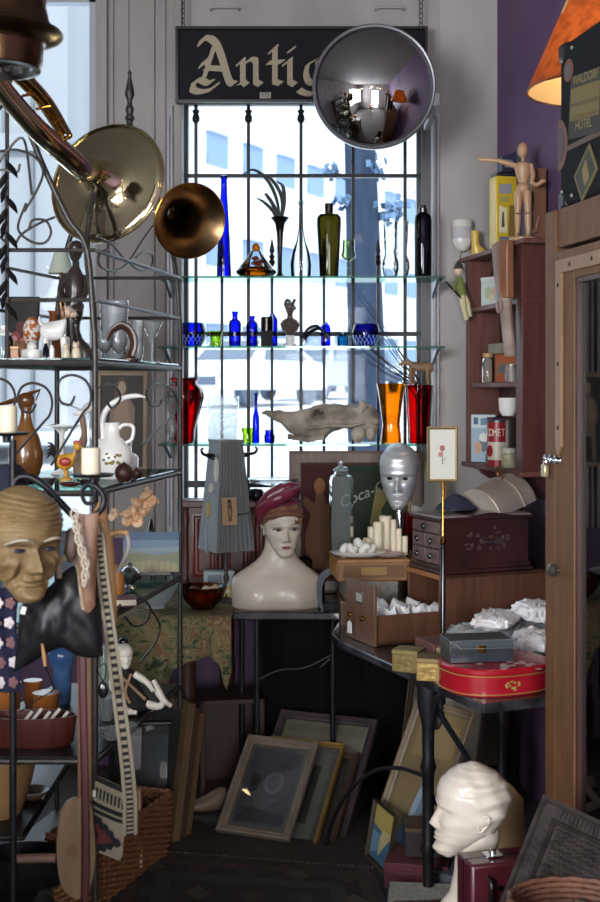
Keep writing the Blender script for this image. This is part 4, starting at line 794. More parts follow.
# doll on the lower shelf
t = thing('doll', 'seated doll with a white face and black robe on the lower rack shelf', 'doll', S(132, 4.1, D_), R(15)); k = 4.1/F
DW = mat('doll_white', '#e4ddd0', .4, sss=.1); DB = mat('black_cloth', '#131214', .8)
b = MB(k); b.loft([[(x0+w_*math.cos(a), y0+d__*math.sin(a), z) for a in s8] for z, x0, y0, w_, d__ in ((0, 2, 0, 21, 13), (6, 2, 0, 21, 13), (16, 0, 0, 15, 10), (28, -4, 0, 11, 8), (40, -7, 0, 10, 7), (47, -8, 0, 4, 4))]); b.build('robe', DB, t, sub=1)
b = MB(k); b.X = Mx.Translation((-8, -1, 44)) @ Mx.Rotation(R(12), 4, 'Z') @ Mx.Scale(25, 4); head_shape(b, nz=44, na=40, eye=1.2, nose=.7); b.build('head', DW, t)
b = MB(k); b.ell((-8, 2.6, 61), (9, 8.6, 8)); b.ell((-8, 3, 70), (5, 5, 4)); b.build('hair', BLACKLAC, t)
for s_, P in ((-1, [(-17, -3, 39), (-21, -9, 28), (-12, -13, 20)]), (1, [(2, -3, 38), (14, -9, 30), (20, -10, 22)])): MB(k).tube(spline(P, 6), [3.6]*5+[3]*4+[2.6]*4, 10).build('arm', DW, t)
for P in ([(-10, -8, 6), (-6, -18, 5), (2, -22, 4)], [(14, -6, 8), (26, -10, 6), (32, -8, 13)], [(20, -2, 30), (30, -8, 12), (38, -6, 5)]): MB(k).tube(spline(P, 6), [4]*5+[3.4]*4+[2.4]*4, 10).build('sleeve' if P[0][0] == 20 else 'leg', DW, t)
for i, P in enumerate(([(-12, -10, 38), (0, -11, 26), (12, -12, 14)], [(-2, -9, 40), (-8, -12, 24), (-4, -14, 12)])): MB(k).tube(spline(P, 5), 1.5, 6).build('sash', mat('tan_cord', '#a1815a', .7), t)
for i, (px, d, r_, h, lb) in enumerate(((112, 3.78, 13, 10, 'cut crystal dish with a scalloped rim in front of the doll'), (128, 3.86, 11, 7, 'low cut crystal saucer beside the scalloped dish'), (106, 4.0, 10, 22, 'cut crystal jar behind the crystal dishes'))):
    ware('crystal_dish', lb, 'dish', px, sy(D_, d), d, [(.1, 0), (r_*.6, 0), (r_*.75, h*.3), (r_, h), (r_*.95, h), (.1, h*.3)], CRYSTAL, flute=.05, fn=12, n=48)
ware('shade', 'pale green glass lampshade standing on the lower rack shelf', 'lampshade', 104, sy(D_, 4.3), 4.3, [(13, 0), (12.6, 2), (8, 30), (5, 52), (4.6, 52)], gl('pale_green_glass', '#cfe8cf', '#8fb08f', milky=.3))
ware('vase', 'blue glazed vase with a pale shoulder on the lower rack shelf', 'vase', 62, sy(D_, 4.2), 4.2, [(.1, 0), (8, 0), (9, 4), (9.5, 36), (11, 38), (14, 48), (13, 54), (8, 58), (7, 64), (8.4, 66), (7.6, 66)], mat('blue_glaze', '#33507e', .25, 0, '#5f82ac', 8, coat=.4))
for px, d, r_, h, m_, lb in ((33, 4.1, 9, 30, '#b36a30', 'orange lidded pot at the back of the lower rack shelf'), (46, 4.0, 13, 26, '#9a5c2a', 'wide orange-brown bowl on the lower rack shelf before the blue vase'), (28, 3.85, 16, 14, '#26221f', 'black bowl with a white rim on the lower rack shelf'), (2, 3.95, 18, 40, '#a8662e', 'round orange earthenware crock on the lower rack shelf')):
    ware('pot', lb, 'pot', px, sy(D_, d), d, [(.1, 0), (r_*.7, 0), (r_, h*.4), (r_*.95, h*.9), (r_*1.02, h), (r_*.92, h), (r_*.85, h*.5), (.1, h*.2)], mat('pot_'+m_[1:], m_, .35, coat=.3), parts=(('rim', [(r_*.9, h), (r_*1.04, h), (r_*1.04, h+1.4), (r_*.9, h+1.4)], WHITEC if m_ == '#26221f' else mat('pot_'+m_[1:], m_, .35, coat=.3)),))
# slatted wooden tray
t = thing('wooden_tray', 'oval dark red wooden tray full of pale slats, on the lower rack shelf', 'tray', S(30, 3.72, D_)); k = 3.72/F
b = MB(k); b.lathe([(.1, 0), (40, 0), (44, 4), (47, 30), (45, 30), (42, 5), (.1, 3)], 40, sy=.42); b.build('bowl', RDWOOD, t)
for i in range(5): MB(k).box((-8+i*9, -2+(i % 2)*4, 20+i % 2*2), (3, 1.6, 34), (0, R(38), 0)).build('slat', mat('pale_slat', '#c9c2b8', .5), t)
MB(k).lathe([(.1, 0), (5, 0), (6, 5), (3, 9), (.1, 9)], 14, (-10, -9, 8)).build('white_knob', WHITEC, t)
ware('mixing_bowl', 'large tan stoneware mixing bowl at the photo edge on the rack', 'bowl', -2, sy(E_, 3.76), 3.76, [(.1, 0), (22, 0), (24, 3), (33, 30), (38, 54), (39, 60), (37, 63), (34.5, 60), (30, 30), (.1, 8)], mat('tan_stoneware', '#8f6d4a', .3, 0, '#a58057', 4, coat=.4), n=40)
ware('saucer', 'brown stoneware saucer beside the mixing bowl', 'saucer', 32, sy(E_, 3.9), 3.9, [(.1, 0), (9, 0), (16, 6), (17, 9), (15.5, 9), (9, 3), (.1, 2)], mat('brown_stoneware', '#6d5a48', .35))
t = thing('black_pan', 'round black iron pan on the bottom rack shelf', 'pan', S(26, 3.82, F_)); k = 3.82/F
MB(k).lathe([(.1, 0), (36, 0), (39, 3), (42, 30), (40.5, 31), (37, 4), (.1, 3)], 36, sy=.7, cap=False).build('body', IRON, t); MB(k).tube([(-42, 0, 26), (-80, -4, 32)], [4, 5], 10).build('handle', IRON, t)
t = thing('rolling_pin', 'pinkish wooden rolling pin with a black end lying across the black pan', 'rolling pin', S(40, 3.72, F_+.095)); k = 3.72/F
MB(k).tube([(-24, 0, 5), (16, 2, 5)], 4.6, 14).build('roller', mat('pink_wood', '#8a6a5c', .5), t); MB(k).tube([(16, 2, 5), (19, 2, 5), (21, 2.2, 5), (25, 2.4, 5)], [5, 8, 8, 5], 16).build('end_knob', BLACKLAC, t)
# picture on the pier
t = picture('portrait_picture', 'old sepia picture of a standing person in a pale wood frame on the pier', 'picture', posed(W(96, 472, 5.44), (1, 0, 0), (.0, .05, 1)), .225, .44, mat('pale_frame', '#9c8974', .5, 0, '#b09c86', 8), .022, .02, '#37332f', [('#8d7661', [(.28, .02), (.3, .42), (.2, .5), (.22, .68), (.4, .8), (.66, .78), (.8, .64), (.78, .46), (.7, .4), (.74, .02)]), ('#a08872', [(.3, .5), (.34, .7), (.48, .76), (.64, .72), (.68, .52), (.5, .46)]), ('#5b4534', circ(.48, .88, .15, .1)), ('#b19a84', circ(.49, .865, .095, .075)), ('#35291f', [(.42, .3), (.62, .3), (.7, .02), (.4, .02)]), ('#5a3f2c', circ(.36, .8, .05, .06))], glass=False)
t = thing('cordial_glass', 'small etched cordial glass standing in front of the ruby vase at the rack post', 'glass', W(172, 442.5, 5.255)); k = 5.255/F
MB(k).lathe([(.1, 0), (5, 0), (4.4, 1), (1.4, 4), (4, 8), (5.6, 16), (3.4, 24), (2.6, 30), (5, 36), (6.6, 46), (6.8, 56), (6, 56)], 22, cap=False).build('body', CRYSTAL, t); MB(k).lathe([(5.4, 40), (6.9, 47), (6.95, 50), (6.7, 52)], 22, cap=False).build('green_band', gl('green_band', '#8fae86', '#566f50', milky=.2), t)
# ------------------------------------------------------------------ candle stand hung with masks, bags and straps
def pouch(b, top, bot, th, n=26, m=18, nz=.006, seed=0, fr=14.0):
    T = spline([(p[0], 0, p[1]) for p in top], 8); B = spline([(p[0], 0, p[1]) for p in bot], 8)
    def at(L, u): i = u*(len(L)-1); a = int(min(i, len(L)-2)); return L[a].lerp(L[a+1], i-a)
    def fn(sg):
        def f(u, v):
            p = at(T, u).lerp(at(B, u), v); e = (max(0, math.sin(math.pi*u))*max(0, math.sin(math.pi*min(1, v*.97+.03))))**.45
            w = NZ.noise(V((p.x*fr, sg*3+seed, p.z*fr*.6)))*nz*e+NZ.noise(V((p.x*fr*3, sg*5+seed, p.z*fr*2)))*nz*.4*e
            return V((p.x, sg*(th*e)+w, p.z))
        return f
    b.grid(fn(-1), n, m); b.grid(fn(1), n, m); return b
def L3(o, d): return lambda px, py: W(px, py, d)-o
o0 = V(((13-300)/F*3.04, 3.04, 0)); st = thing('candle_stand', 'black wrought-iron candle stand with two pans in the near corner', 'candle stand', o0)
q = L3(o0, 3.04)
MB().tube([q(13, 440), V((0, 0, .12))], .0088, 12).build('pole', IRON, st)
for a in (200, 320, 80): MB().tube(spline([V((0, 0, .16)), V((.05*math.cos(R(a)), .05*math.sin(R(a)), .14)), V((.16*math.cos(R(a)), .16*math.sin(R(a)), .05)), V((.22*math.cos(R(a)), .22*math.sin(R(a)), .008))], 6), .007, 8).build('foot', IRON, st)
MB(3.04/F).lathe([(.1, 0), (4, 0), (4.4, 6), (20, 7.5), (22, 10), (21, 10.4), (.1, 8.6)], 28, (0, 0, 0)).build('pan', IRON, st, loc=q(7, 442.5))
MB().tube(spline([q(13, 486), q(18, 478), q(30, 477), q(46, 487), q(60, 502), q(74, 516), L3(o0, 2.98)(86, 520), L3(o0, 2.96)(100, 511), L3(o0, 2.96)(104, 498), L3(o0, 2.96)(98, 488), L3(o0, 2.96)(90, 484)], 7), [.009]*40+[.0075]*31, 10).build('arm', IRON, st)
MB().tube(spline([L3(o0, 2.96)(98, 486), L3(o0, 2.96)(88, 484), L3(o0, 2.96)(82, 493), L3(o0, 2.96)(86, 503), L3(o0, 2.96)(94, 501), L3(o0, 2.96)(94, 494), L3(o0, 2.96)(90, 494)], 6), .005, 8).build('scroll', IRON, st)
o_ = MB(2.96/F).lathe([(.1, 0), (3, 0), (3.4, 5), (19, 6.4), (21.5, 9), (20.5, 9.4), (.1, 7.4)], 28).build('pan', IRON, st); o_.location = L3(o0, 2.96)(93, 483)
for px, py, d, r_, h, lb in ((8, 433.5, 3.04, 9.2, 28, 'white pillar candle on the higher pan of the iron stand'), (91, 474, 2.96, 9.6, 26, 'white pillar candle on the lower pan, beside the china pitcher')):
    ware('pillar_candle', lb, 'candle', px, py, d, [(.1, 0), (r_*.96, 0), (r_, 2), (r_, h-2), (r_*.93, h), (r_*.6, h-1.6), (.1, h-2)], WAX, 'pillar candles', parts=(('wick', [(.3, h-3), (.3, h+2), (.05, h+2.4)], BLACKLAC),))
# old-man mask
D = 2.92; k = D/F
t = thing('face_mask', 'wrinkled old-man rubber mask with white brows hanging on the iron stand', 'mask', W(19, 596, D), rot=(R(6), 0, R(34)))
def wr(p, a, c):
    z, x = p.z, p.x
    if c > -.3:
        d = .0
        if z > .62: d += .014*math.sin((z*150)+3*math.sin(x*6)+4*NZ.noise(V((x*4, z*3, 1))))*min(1, (z-.62)*8)*max(0, min(1, (.97-z)*9))
        d += .028*math.sin(55*(abs(x)*1.2+z*.5)+2*NZ.noise(V((x*5, z*5, 2))))*max(0, 1-abs(abs(x)-.2)/.13)*max(0, 1-abs(z-.25)/.25)
        d += .03*gs(abs(x), z, .2, .36, .1, .06)-.05*gs(abs(x), z, .13, .27, .03, .09)+.02*NZ.noise(V((x*9, z*9, 5)))*.5+.035*gs(x, z, 0, .07, .1, .06)
        n = V((x, p.y, 0)).normalized(); p = p+n*d
    return p
RUB = mat('tan_rubber', '#6f5838', .6, 0, '#86704b', 10, (1, 1, 1), .12, sss=.05)
b = MB(k*112); head_shape(b, nose=1.35, eye=1.15, lip=1.1, extra=wr, nz=150, na=110); b.build('face', RUB, t, smooth=70)
for s_ in (-1, 1):
    b = MB(k*112); b.tube(spline([(s_*.05, -.40, .575), (s_*.12, -.415, .60), (s_*.2, -.385, .59), (s_*.27, -.30, .545)], 5), [.014]*4+[.022]*6+[.018]*3+[.012]*3, 8, flat_=.6); b.build('eyebrow', mat('white_brow', '#aaa394', .8), t)
    b = MB(k*112); b.ell((s_*.14, -.315, .485), (.05, .025, .02), 12, 8); b.build('eye', mat('painted_eye', '#1d2338', .4), t)
    b = MB(k*112); ear(b, s_); b.build('ear', RUB, t)
t = thing('felt_hat', 'dark navy felt hat on top of the iron stand behind the mask', 'hat', W(6, 498, 3.08)); k = 3.08/F
NAVY = mat('navy_felt', '#15182a', .9, 0, '#1b1f33', 30); MB(k).lathe([(36, 4), (34, 2), (22, 4), (21, 14), (19, 27), (13, 33), (.1, 34)], 32, sy=.8, cap=False).build('crown', NAVY, t, solid=.003); MB(k).lathe([(21.6, 4.5), (21.8, 10), (21.2, 10)], 32, sy=.8, cap=False).build('band', BLACKLAC, t)
# crocheted scarf
t = thing('crochet_scarf', 'navy crocheted scarf with white and pink flower squares hanging at the photo edge', 'scarf', W(6, 692, 2.99)); k = 2.99/F
b = MB(k); b.grid(lambda u, v: V((-12+24*u+2*math.sin(v*7), 3*math.sin(u*9+v*4), v*104)), 14, 40); b.build('wool', mat('navy_wool', '#14152e', .95, 0, '#1d1f3d', 80, bump=.4), t, solid=.006)
for i in range(5):
    for j, x in enumerate((-6, 6)):
        z = 10+i*20; b = MB(k)
        for a in range(5): b.ell((x+2*math.sin(z/104*7)+3.2*math.cos(a*1.257), -4.4+3*math.sin((x+12)/24*9+z/104*4), z+3.6*math.sin(a*1.257)), (2.4, 1.3, 2.6), 8, 6)
        b.ell((x+2*math.sin(z/104*7), -5+3*math.sin((x+12)/24*9+z/104*4), z), (2.4, 1.6, 2.4), 8, 6); b.build('flower', mat('white_wool', '#cfc6c6', .95) if (i+j) % 2 == 0 else mat('pink_wool', '#7d5a5e', .95), t)
# black leather bag
o0 = W(60, 620, 2.98); q = L3(o0, 2.98); t = thing('leather_bag', 'slouching black leather bag with a pale braided strap under the mask', 'bag', o0)
xz = lambda P: [(q(*p).x, q(*p).z) for p in P]
BLK = mat('black_leather', '#0e0e10', .48, 0, '#16161a', 18, bump=.15)
b = MB(); pouch(b, xz([(20, 606), (36, 596), (52, 584), (66, 570), (78, 567), (90, 582), (101, 606)]), xz([(14, 672), (30, 664), (46, 654), (62, 648), (76, 655), (90, 658), (103, 656)]), .045, 34, 24, .016, 3, 16); b.build('body', BLK, t, smooth=80)
b = MB(); b.tube(spline([q(62, 576)+V((0, -.03, 0)), q(60, 562), q(70, 556), q(79, 566)+V((0, -.02, 0)), q(84, 584)+V((0, -.05, 0)), q(87, 606)+V((0, -.05, 0))], 7), .006, 8, flat_=.5); b.build('braided_strap', mat('pale_braid', '#a8987e', .8, 0, '#8a7a64', 120, bump=.4), t)
b = MB(); b.bx(-.006, .006, -.002, 0, -.018, 0); o_ = b.build('price_tag', flat('#d8d4cc'), t); o_.location = q(29, 603)+V((0, -.05, 0)); o_.rotation_euler = (0, .25, 0)
MB().tube([q(46, 640)+V((0, -.045, 0)), q(48, 652)+V((0, -.045, 0)), q(49, 662)+V((0, -.045, 0))], [.003, .005, .0035], 8).build('wooden_toggle', TANWOOD, t)
b = MB(); b.tube(spline([q(49, 662)+V((0, -.045, 0)), q(54, 675)+V((0, -.04, 0)), q(53, 690), q(36, 700), q(20, 712)], 6), .0018, 6); b.build('cord', BLACKLAC, t)
# pale chain of links
o0 = W(75, 512, 2.9); t = None; b = MB(); P = spline([W(74, 512, 2.9)-o0, W(77, 530, 2.9)-o0, W(81, 548, 2.9)-o0, W(86, 566, 2.9)-o0, W(84, 584, 2.9)-o0], 6)
for i in range(0, len(P)-1, 2):
    c = P[i]; dx = (P[min(i+2, len(P)-1)]-c); L_ = max(dx.length*.72, .014); tx = dx.normalized() if dx.length > 0 else V((0, 0, -1)); w_ = V((tx.z, 0, -tx.x)) if i % 4 == 0 else V((0, 1, 0))*.8+V((tx.z, 0, -tx.x))*.6
    b.tube([c+dx*.5+tx*math.cos(a)*L_+w_.normalized()*math.sin(a)*.008 for a in [2*math.pi*j/14 for j in range(14)]], .0026, 6, closed=True)
solo(b, 'link_chain', mat('pale_links', '#b7ab9b', .4), 'pale chain of oval links hanging from the iron arm', 'chain', o0)
o0 = W(88, 512, 2.93); q = L3(o0, 2.93); t = thing('leather_holster', 'brown leather holster hanging beside the pale chain', 'holster', o0)
b = MB(); pouch(b, xz([(74, 512), (82, 514), (90, 514), (99, 512)]), xz([(82, 606), (85, 612), (90, 612), (95, 606)]), .014, 16, 20, .004, 9); b.build('body', mat('brown_leather', '#6d4c38', .5, 0, '#82604a', 14, bump=.1), t, smooth=70); b = MB(); pouch(b, xz([(66, 532), (70, 528), (76, 530), (78, 540)]), xz([(64, 552), (68, 562), (74, 560), (78, 552)]), .01, 12, 10, .002, 4); b.build('side_flap', mat('dark_leather', '#47342a', .5), t, smooth=70)
t = thing('wooden_crutch', 'light wooden crutch with a cross arm and a grey cord loop', 'crutch', W(104, 622, 3.05)); o0 = W(104, 622, 3.05); q = L3(o0, 3.05)
b = MB(); b.tube(spline([q(103, 503), q(100, 512), q(103, 522), q(106, 536)], 5), [.012]*4+[.016]*6+[.012]*6, 12); b.tube([q(106, 534), q(108, 560), q(110, 590), q(112, 622)], [.016, .017, .016, .012], 12); b.build('post', TANWOOD, t)
MB().tube(spline([q(99, 541), q(108, 536), q(118, 532), q(128, 533)], 5), [.009]*8+[.007]*8, 10).build('cross_arm', TANWOOD, t)
MB().tube(spline([q(127, 533), q(129, 545), q(124, 560), q(117, 572)], 5), .0055, 8).build('cord_loop', mat('grey_cord', '#9a9490', .7), t)
# kilim bag with a ladder-striped strap
o0 = W(111, 860, 3.14); q = L3(o0, 3.14); t = thing('woven_bag', 'woven shoulder bag with black, red and cream zigzags on a long ladder-striped strap', 'bag', o0)
CRW = flat('#8d826f', .9); BKW = flat('#17161a', .9); RDW = flat('#5a2622', .9); BRW = flat('#6b4a35', .9)
P = spline([L3(o0, 2.96)(99, 532), L3(o0, 2.96)(103, 575), L3(o0, 3.0)(110, 630), L3(o0, 3.05)(118, 690), L3(o0, 3.1)(126, 755), L3(o0, 3.12)(130, 800), L3(o0, 3.12)(130, 835)], 8); b = MB(); N_ = len(P)
for i in range(N_-1):
    for j in range(2):
        a0, a1 = P[i].lerp(P[i+1], j*.5), P[i].lerp(P[i+1], j*.5+.5); w_ = V((1, .12, .1)).normalized()*lerp(.0125, .019, i/N_); y_ = V((0, -.004, 0))
        for m_, (f0, f1) in ((0, (-1, -.5)), (1 if j else 0, (-.5, .5)), (0, (.5, 1)), (1, (-.5, -.42)), (1, (.42, .5))):
            b.mi = m_; e = y_*(1.05 if abs(f1-f0) < .2 else 1); b.poly([a0+w_*f0+e, a0+w_*f1+e, a1+w_*f1+e, a1+w_*f0+e])
        b.mi = 0; b.poly([a0-w_, a0+w_, a1+w_, a1-w_]); b.poly([a0-w_, a1-w_, a1-w_+y_, a0-w_+y_]); b.poly([a0+w_, a1+w_, a1+w_+y_, a0+w_+y_])
b.build('strap', [CRW, BKW], t, smooth=0, normals=False)
bagM = MB(); TLq, TRq, BRq, BLq = q(96, 775), q(128, 789), q(122, 862), q(88, 848)
bw = lambda u, v: TLq.lerp(TRq, u).lerp(BLq.lerp(BRq, u), 1-v)
ITEMS = [(1, [(0, .93), (1, .93), (1, 1), (0, 1)]), (1, [(0, .6), (1, .6), (1, .66), (0, .66)]), (1, [(0, .52), (1, .52), (1, .57), (0, .57)])]
ITEMS += [(1, [(.06+i*.115, .72), (.12+i*.115, .72), (.12+i*.115, .86), (.06+i*.115, .86)]) for i in range(8)]
ITEMS += [(1, [(0, .5), (.3, .5), (.36, .44), (.5, .44), (.56, .38), (.68, .38), (.74, .31), (.86, .31), (.96, .25), (.86, .19), (.74, .19), (.68, .12), (.56, .12), (.5, .06), (.36, .06), (.3, 0), (0, 0)]), (2, [(0, .4), (.24, .4), (.3, .35), (.44, .35), (.5, .30), (.6, .30), (.68, .25), (.6, .2), (.5, .2), (.44, .15), (.3, .15), (.24, .1), (0, .1)]), (1, [(0, .31), (.2, .31), (.28, .25), (.2, .19), (0, .19)])]
bagM.mi = 0
for s_ in (1, -1):
    bagM.grid(lambda u, v: bw(u, v)+V((0, -s_*.007*(max(0, math.sin(math.pi*u))*max(0, math.sin(math.pi*v)))**.5, 0)), 12, 12)
for n_, (m_, Pp) in enumerate(ITEMS):
    bagM.mi = m_; dens = []
    for (a, c) in zip(Pp, Pp[1:]+Pp[:1]): dens += [(lerp(a[0], c[0], j/4), lerp(a[1], c[1], j/4)) for j in range(4)]
    cx = sum(p[0] for p in dens)/len(dens); cz = sum(p[1] for p in dens)/len(dens); sf = lambda u, v: bw(u, v)+V((0, -.0035-.0005*n_-.007*(max(0, math.sin(math.pi*u))*max(0, math.sin(math.pi*v)))**.5, 0))
    for (a, c) in zip(dens, dens[1:]+dens[:1]): bagM.poly([sf(cx, cz), sf(*a), sf(*c)])
bagM.build('body', [CRW, BKW, RDW], t, smooth=0, normals=False)
o_ = MB().bx(-.005, .005, -.001, 0, -.016, 0).build('price_tag', flat('#d8d4cc'), t); o_.location = q(96, 786)+V((0, -.034, 0))
# paddle, belt and small ornament
t = thing('wooden_paddle', 'long-handled wooden paddle with a pale rounded blade hanging before the basket', 'paddle', W(76, 898, 3.06)); k = 3.06/F
MB(k).prism([(2, 98), (2, 244), (16, 244), (16, 98)], -3, 3).build('handle', wood('paddle_brown', '#5e4029', '#74523a'), t, bevel=.002)
MB(k).prism([(p.x, p.z) for p in spline([(x, 0, z) for x, z in [(-12, 94), (-18, 70), (-19, 40), (-14, 12), (-3, 1), (8, 2), (16, 14), (20, 42), (18, 72), (15, 95), (2, 101)]], 5, True)], -3.6, 3.6).build('blade', wood('paddle_blade', '#6e5840', '#7d664c'), t, bevel=.003); MB(k).disc((-3, 48), 6, -3.9).build('knot', flat('#6e4c2c'), t, smooth=0)
t = thing('leather_belt', 'narrow dark red leather belt hanging in front of the wooden paddle', 'belt', W(84, 902, 3.0)); k = 3.0/F
b = MB(k); b.grid(lambda u, v: V((-4+8*u+1.4*math.sin(v*5), 0, -30+v*300)), 3, 40); b.build('strap', mat('oxblood_leather', '#451b1c', .45), t, solid=.003); b = MB(k); b.tube([(-5, -2, 268), (5, -2, 268), (5, -2, 280), (-5, -2, 280)], 1, 6, closed=True); b.build('buckle', CHROME, t)
t = thing('hanging_ornament', 'small black oval ornament on a cord beside the ladder-striped strap', 'ornament', W(103, 690, 2.97)); k = 2.97/F
MB(k).ell((0, 0, 0), (5.6, 3, 8.6)).build('pendant', BLACKLAC, t); MB(k).tube(spline([(0, 0, 8), (-3, 0, 14), (-6, 0, 22), (2, 0, 26), (3, 0, 16), (0, 0, 8)], 5), .7, 6).build('loop', BLACKLAC, t); MB(k).tube([(-3, 0, 24), (-8, 2, 60), (-5, 2, 150)], .5, 5).build('cord', BLACKLAC, t)
# wicker basket on the floor
t = thing('wicker_basket', 'rectangular brown wicker basket on the floor holding picture frames', 'basket', (-.635, 3.98, 0), R(-20)); WK = mat('brown_wicker', '#855a38', .6, 0, '#6b452a', 50, bump=.2)
def hz_(u): return .20+.012*math.sin(u*9)
b = MB(); L_, Wd = .47, .17; per = [(0, y) for y in [L_*i/32 for i in range(33)]]+[(-x, L_) for x in [Wd*i/20 for i in range(1, 21)]]+[(-Wd, L_-y) for y in [L_*i/32 for i in range(1, 33)]]+[(-Wd+x, 0) for x in [Wd*i/20 for i in range(1, 20)]]
n_ = len(per)
for r_ in range(22):
    z = .008+r_*.0094; P = []
    for i, (x, y) in enumerate(per):
        o_ = .0045*(1 if (i//2+r_) % 2 else -1); fl = 1+.10*z/.2
        cx, cy = -Wd/2, L_/2; P.append(V((cx+(x-cx)*fl*(1+o_*9), cy+(y-cy)*fl*(1+o_*5), z)))
    b.tube(P, .0052, 5, closed=True)
b.build('weave', WK, t)
b = MB(); P = []
for i, (x, y) in enumerate(per):
    cx, cy = -Wd/2, L_/2; P.append(V((cx+(x-cx)*1.11, cy+(y-cy)*1.11, .218+.004*math.sin(i*2.1))))
for ph in (0, 2.1, 4.2): b.tube([p+V((0, .005*math.cos(i*.9+ph), .006*math.sin(i*.9+ph))) for i, p in enumerate(P)], .006, 6, closed=True)
b.build('rim', WK, t); MB().bx(-Wd, 0, 0, L_, 0, .01).build('bottom', WK, t)
b = MB(); b.tube(spline([(-.16, -.01, .19), (-.13, -.05, .12), (-.08, -.06, .07), (-.03, -.05, .10), (0, -.01, .17)], 6), .006, 8); b.build('handle', mat('pale_wicker', '#8d6c4a', .6), t)
# ------------------------------------------------------------------ side table under the cloth, narrow bust table
CZ = .786
t = thing('side_table', 'dark wooden side table with turned legs under the flowered cloth', 'table', (-.50, 5.05, 0)); MB().bx(-.22, .225, -.30, .32, CZ-.035, CZ-.004).build('table_top', DKWOOD, t, bevel=.004)
LEG = [(.02, 0), (.026, .03), (.018, .06), (.03, .12), (.034, .2), (.022, .30), (.027, .31), (.018, .33), (.030, .40), (.036, .47), (.028, .54), (.032, .56), (.032, CZ-.035)]
for x, y in ((.068, -.25), (-.19, -.27), (.19, .28), (-.19, .28)): MB().lathe(LEG, 20, (x, y, 0)).build('leg', DKWOOD, t)
b = MB(); X0, X1 = -.235, .24
HANG = [(0, .40), (.25, .36), (.45, .30), (.55, .20), (.68, .16), (.85, .14), (.93, .17), (.97, .27), (1, .20)]
def clo(u, v):
    x = lerp(X0, X1, u)
    if v < .5: return V((x, lerp(.33, -.315, v/.5), 0))
    s_ = (v-.5)/.5; h = tab(HANG, u); fo = math.sin(u*26)*.018*s_+math.sin(u*11+1)*.012*s_
    return V((x+.01*math.sin(u*19)*s_, -.315-.016*math.sin(min(1, s_*3)*1.57)+fo, -h*s_))
b.grid(clo, 70, 40)
CL = mat('flowered_cloth', '#6b6340', .9, 0, '#8a7a52', 14, contrast=(.4, .6)); n_ = CL.node_tree; p_ = [x for x in n_.nodes if x.type == 'BSDF_PRINCIPLED'][0]; tc_ = n_.nodes.new('ShaderNodeTexCoord')
vv = n_.nodes.new('ShaderNodeTexNoise'); vv.inputs['Scale'].default_value = 19; vv.inputs['Detail'].default_value = 5; vv.inputs['Distortion'].default_value = 1.6; rp = n_.nodes.new('ShaderNodeValToRGB'); nw = n_.nodes.new('ShaderNodeTexNoise'); nw.inputs['Scale'].default_value = 9; ad = n_.nodes.new('ShaderNodeMixRGB'); ad.inputs[0].default_value = .12
n_.links.new(tc_.outputs['Object'], nw.inputs['Vector']); n_.links.new(tc_.outputs['Object'], ad.inputs[1]); n_.links.new(nw.outputs['Color'], ad.inputs[2]); n_.links.new(ad.outputs[0], vv.inputs['Vector'])
for e, (ps, c) in enumerate(((.34, '#2f3826'), (.42, '#5a5d40'), (.5, '#857653'), (.58, '#6e4a36'), (.68, '#8f8560'))):
    el = rp.color_ramp.elements[e] if e < 2 else rp.color_ramp.elements.new(ps)
    el.position = ps; el.color = lin(c)
n_.links.new(vv.outputs['Fac'], rp.inputs[0]); n_.links.new(rp.outputs[0], p_.inputs['Base Color'])
solo(b, 'tablecloth', CL, 'olive flowered cloth draped over the side table beside the rack', 'tablecloth', (-.50, 5.05, CZ), solid=.003, smooth=80)
BZ = .782
t = thing('bust_table', 'narrow black marble-topped table on thin iron legs under the mannequin bust', 'table', (-.04, 5.15, 0)); MB().bx(-.225, .225, -.265, .26, BZ-.032, BZ).build('table_top', MARBLE, t, bevel=.006)
for x, y in ((-.13, -.2), (.17, -.2), (-.2, .02), (.17, .02)): MB().tube([(x, y, 0), (x, y, BZ-.032)], .011, 10).build('leg', IRON, t)
MB().tube(spline([(.12, -.2, .55), (.17, -.2, .6), (.06, -.2, .55), (-.04, -.2, .54), (-.13, -.2, .50)], 6), .006, 8).build('stretcher', IRON, t)
# carved mahogany cabinet on the tables
x0 = (179-300)/F*5.28; t = thing('small_cabinet', 'low carved mahogany cabinet with panels and corner columns behind the grey tower', 'cabinet', (x0, 5.27, BZ+.006)); w_ = .465; h_ = .395
MB().bx(.01, w_-.01, .012, .15, .03, h_-.03).build('carcass', RDWOOD, t); MB().bx(-.006, w_+.006, -.01, .155, h_-.03, h_).build('top_moulding', RDWOOD, t, bevel=.005); MB().bx(0, w_, -.004, .155, 0, .04).build('base_moulding', RDWOOD, t, bevel=.005)
for i, (a, c) in enumerate(((.055, .16), (.19, .30), (.33, .42))):
    b = MB(); moulding(b, c-a, .27, [(0, 0), (0, -.012), (.008, -.014), (.014, -.006), (.022, -.006), (.03, -.001), (.03, .002)]); o_ = b.build('door_panel', wood('mahogany_panel', '#4e1d17', '#6a2c22', .35), t); o_.location = (a, .012, .07)
for x in (.028, .175, .315, .44): MB().lathe([(.012, .04), (.016, .05), (.010, .07), (.014, .16), (.011, .28), (.016, .32), (.012, .35), (.016, .365)], 14, (x, .002, 0)).build('column', RDWOOD, t)
ware('cake_stand', 'clear glass cake stand on the mahogany cabinet behind the bust', 'cake stand', 273, sy(BZ+.006+.395, 5.34), 5.34, [(.1, 0), (14, 0), (10, 2), (2, 6), (2, 14), (24, 17), (25, 21), (24, 20), (.1, 18)], CRYSTAL)
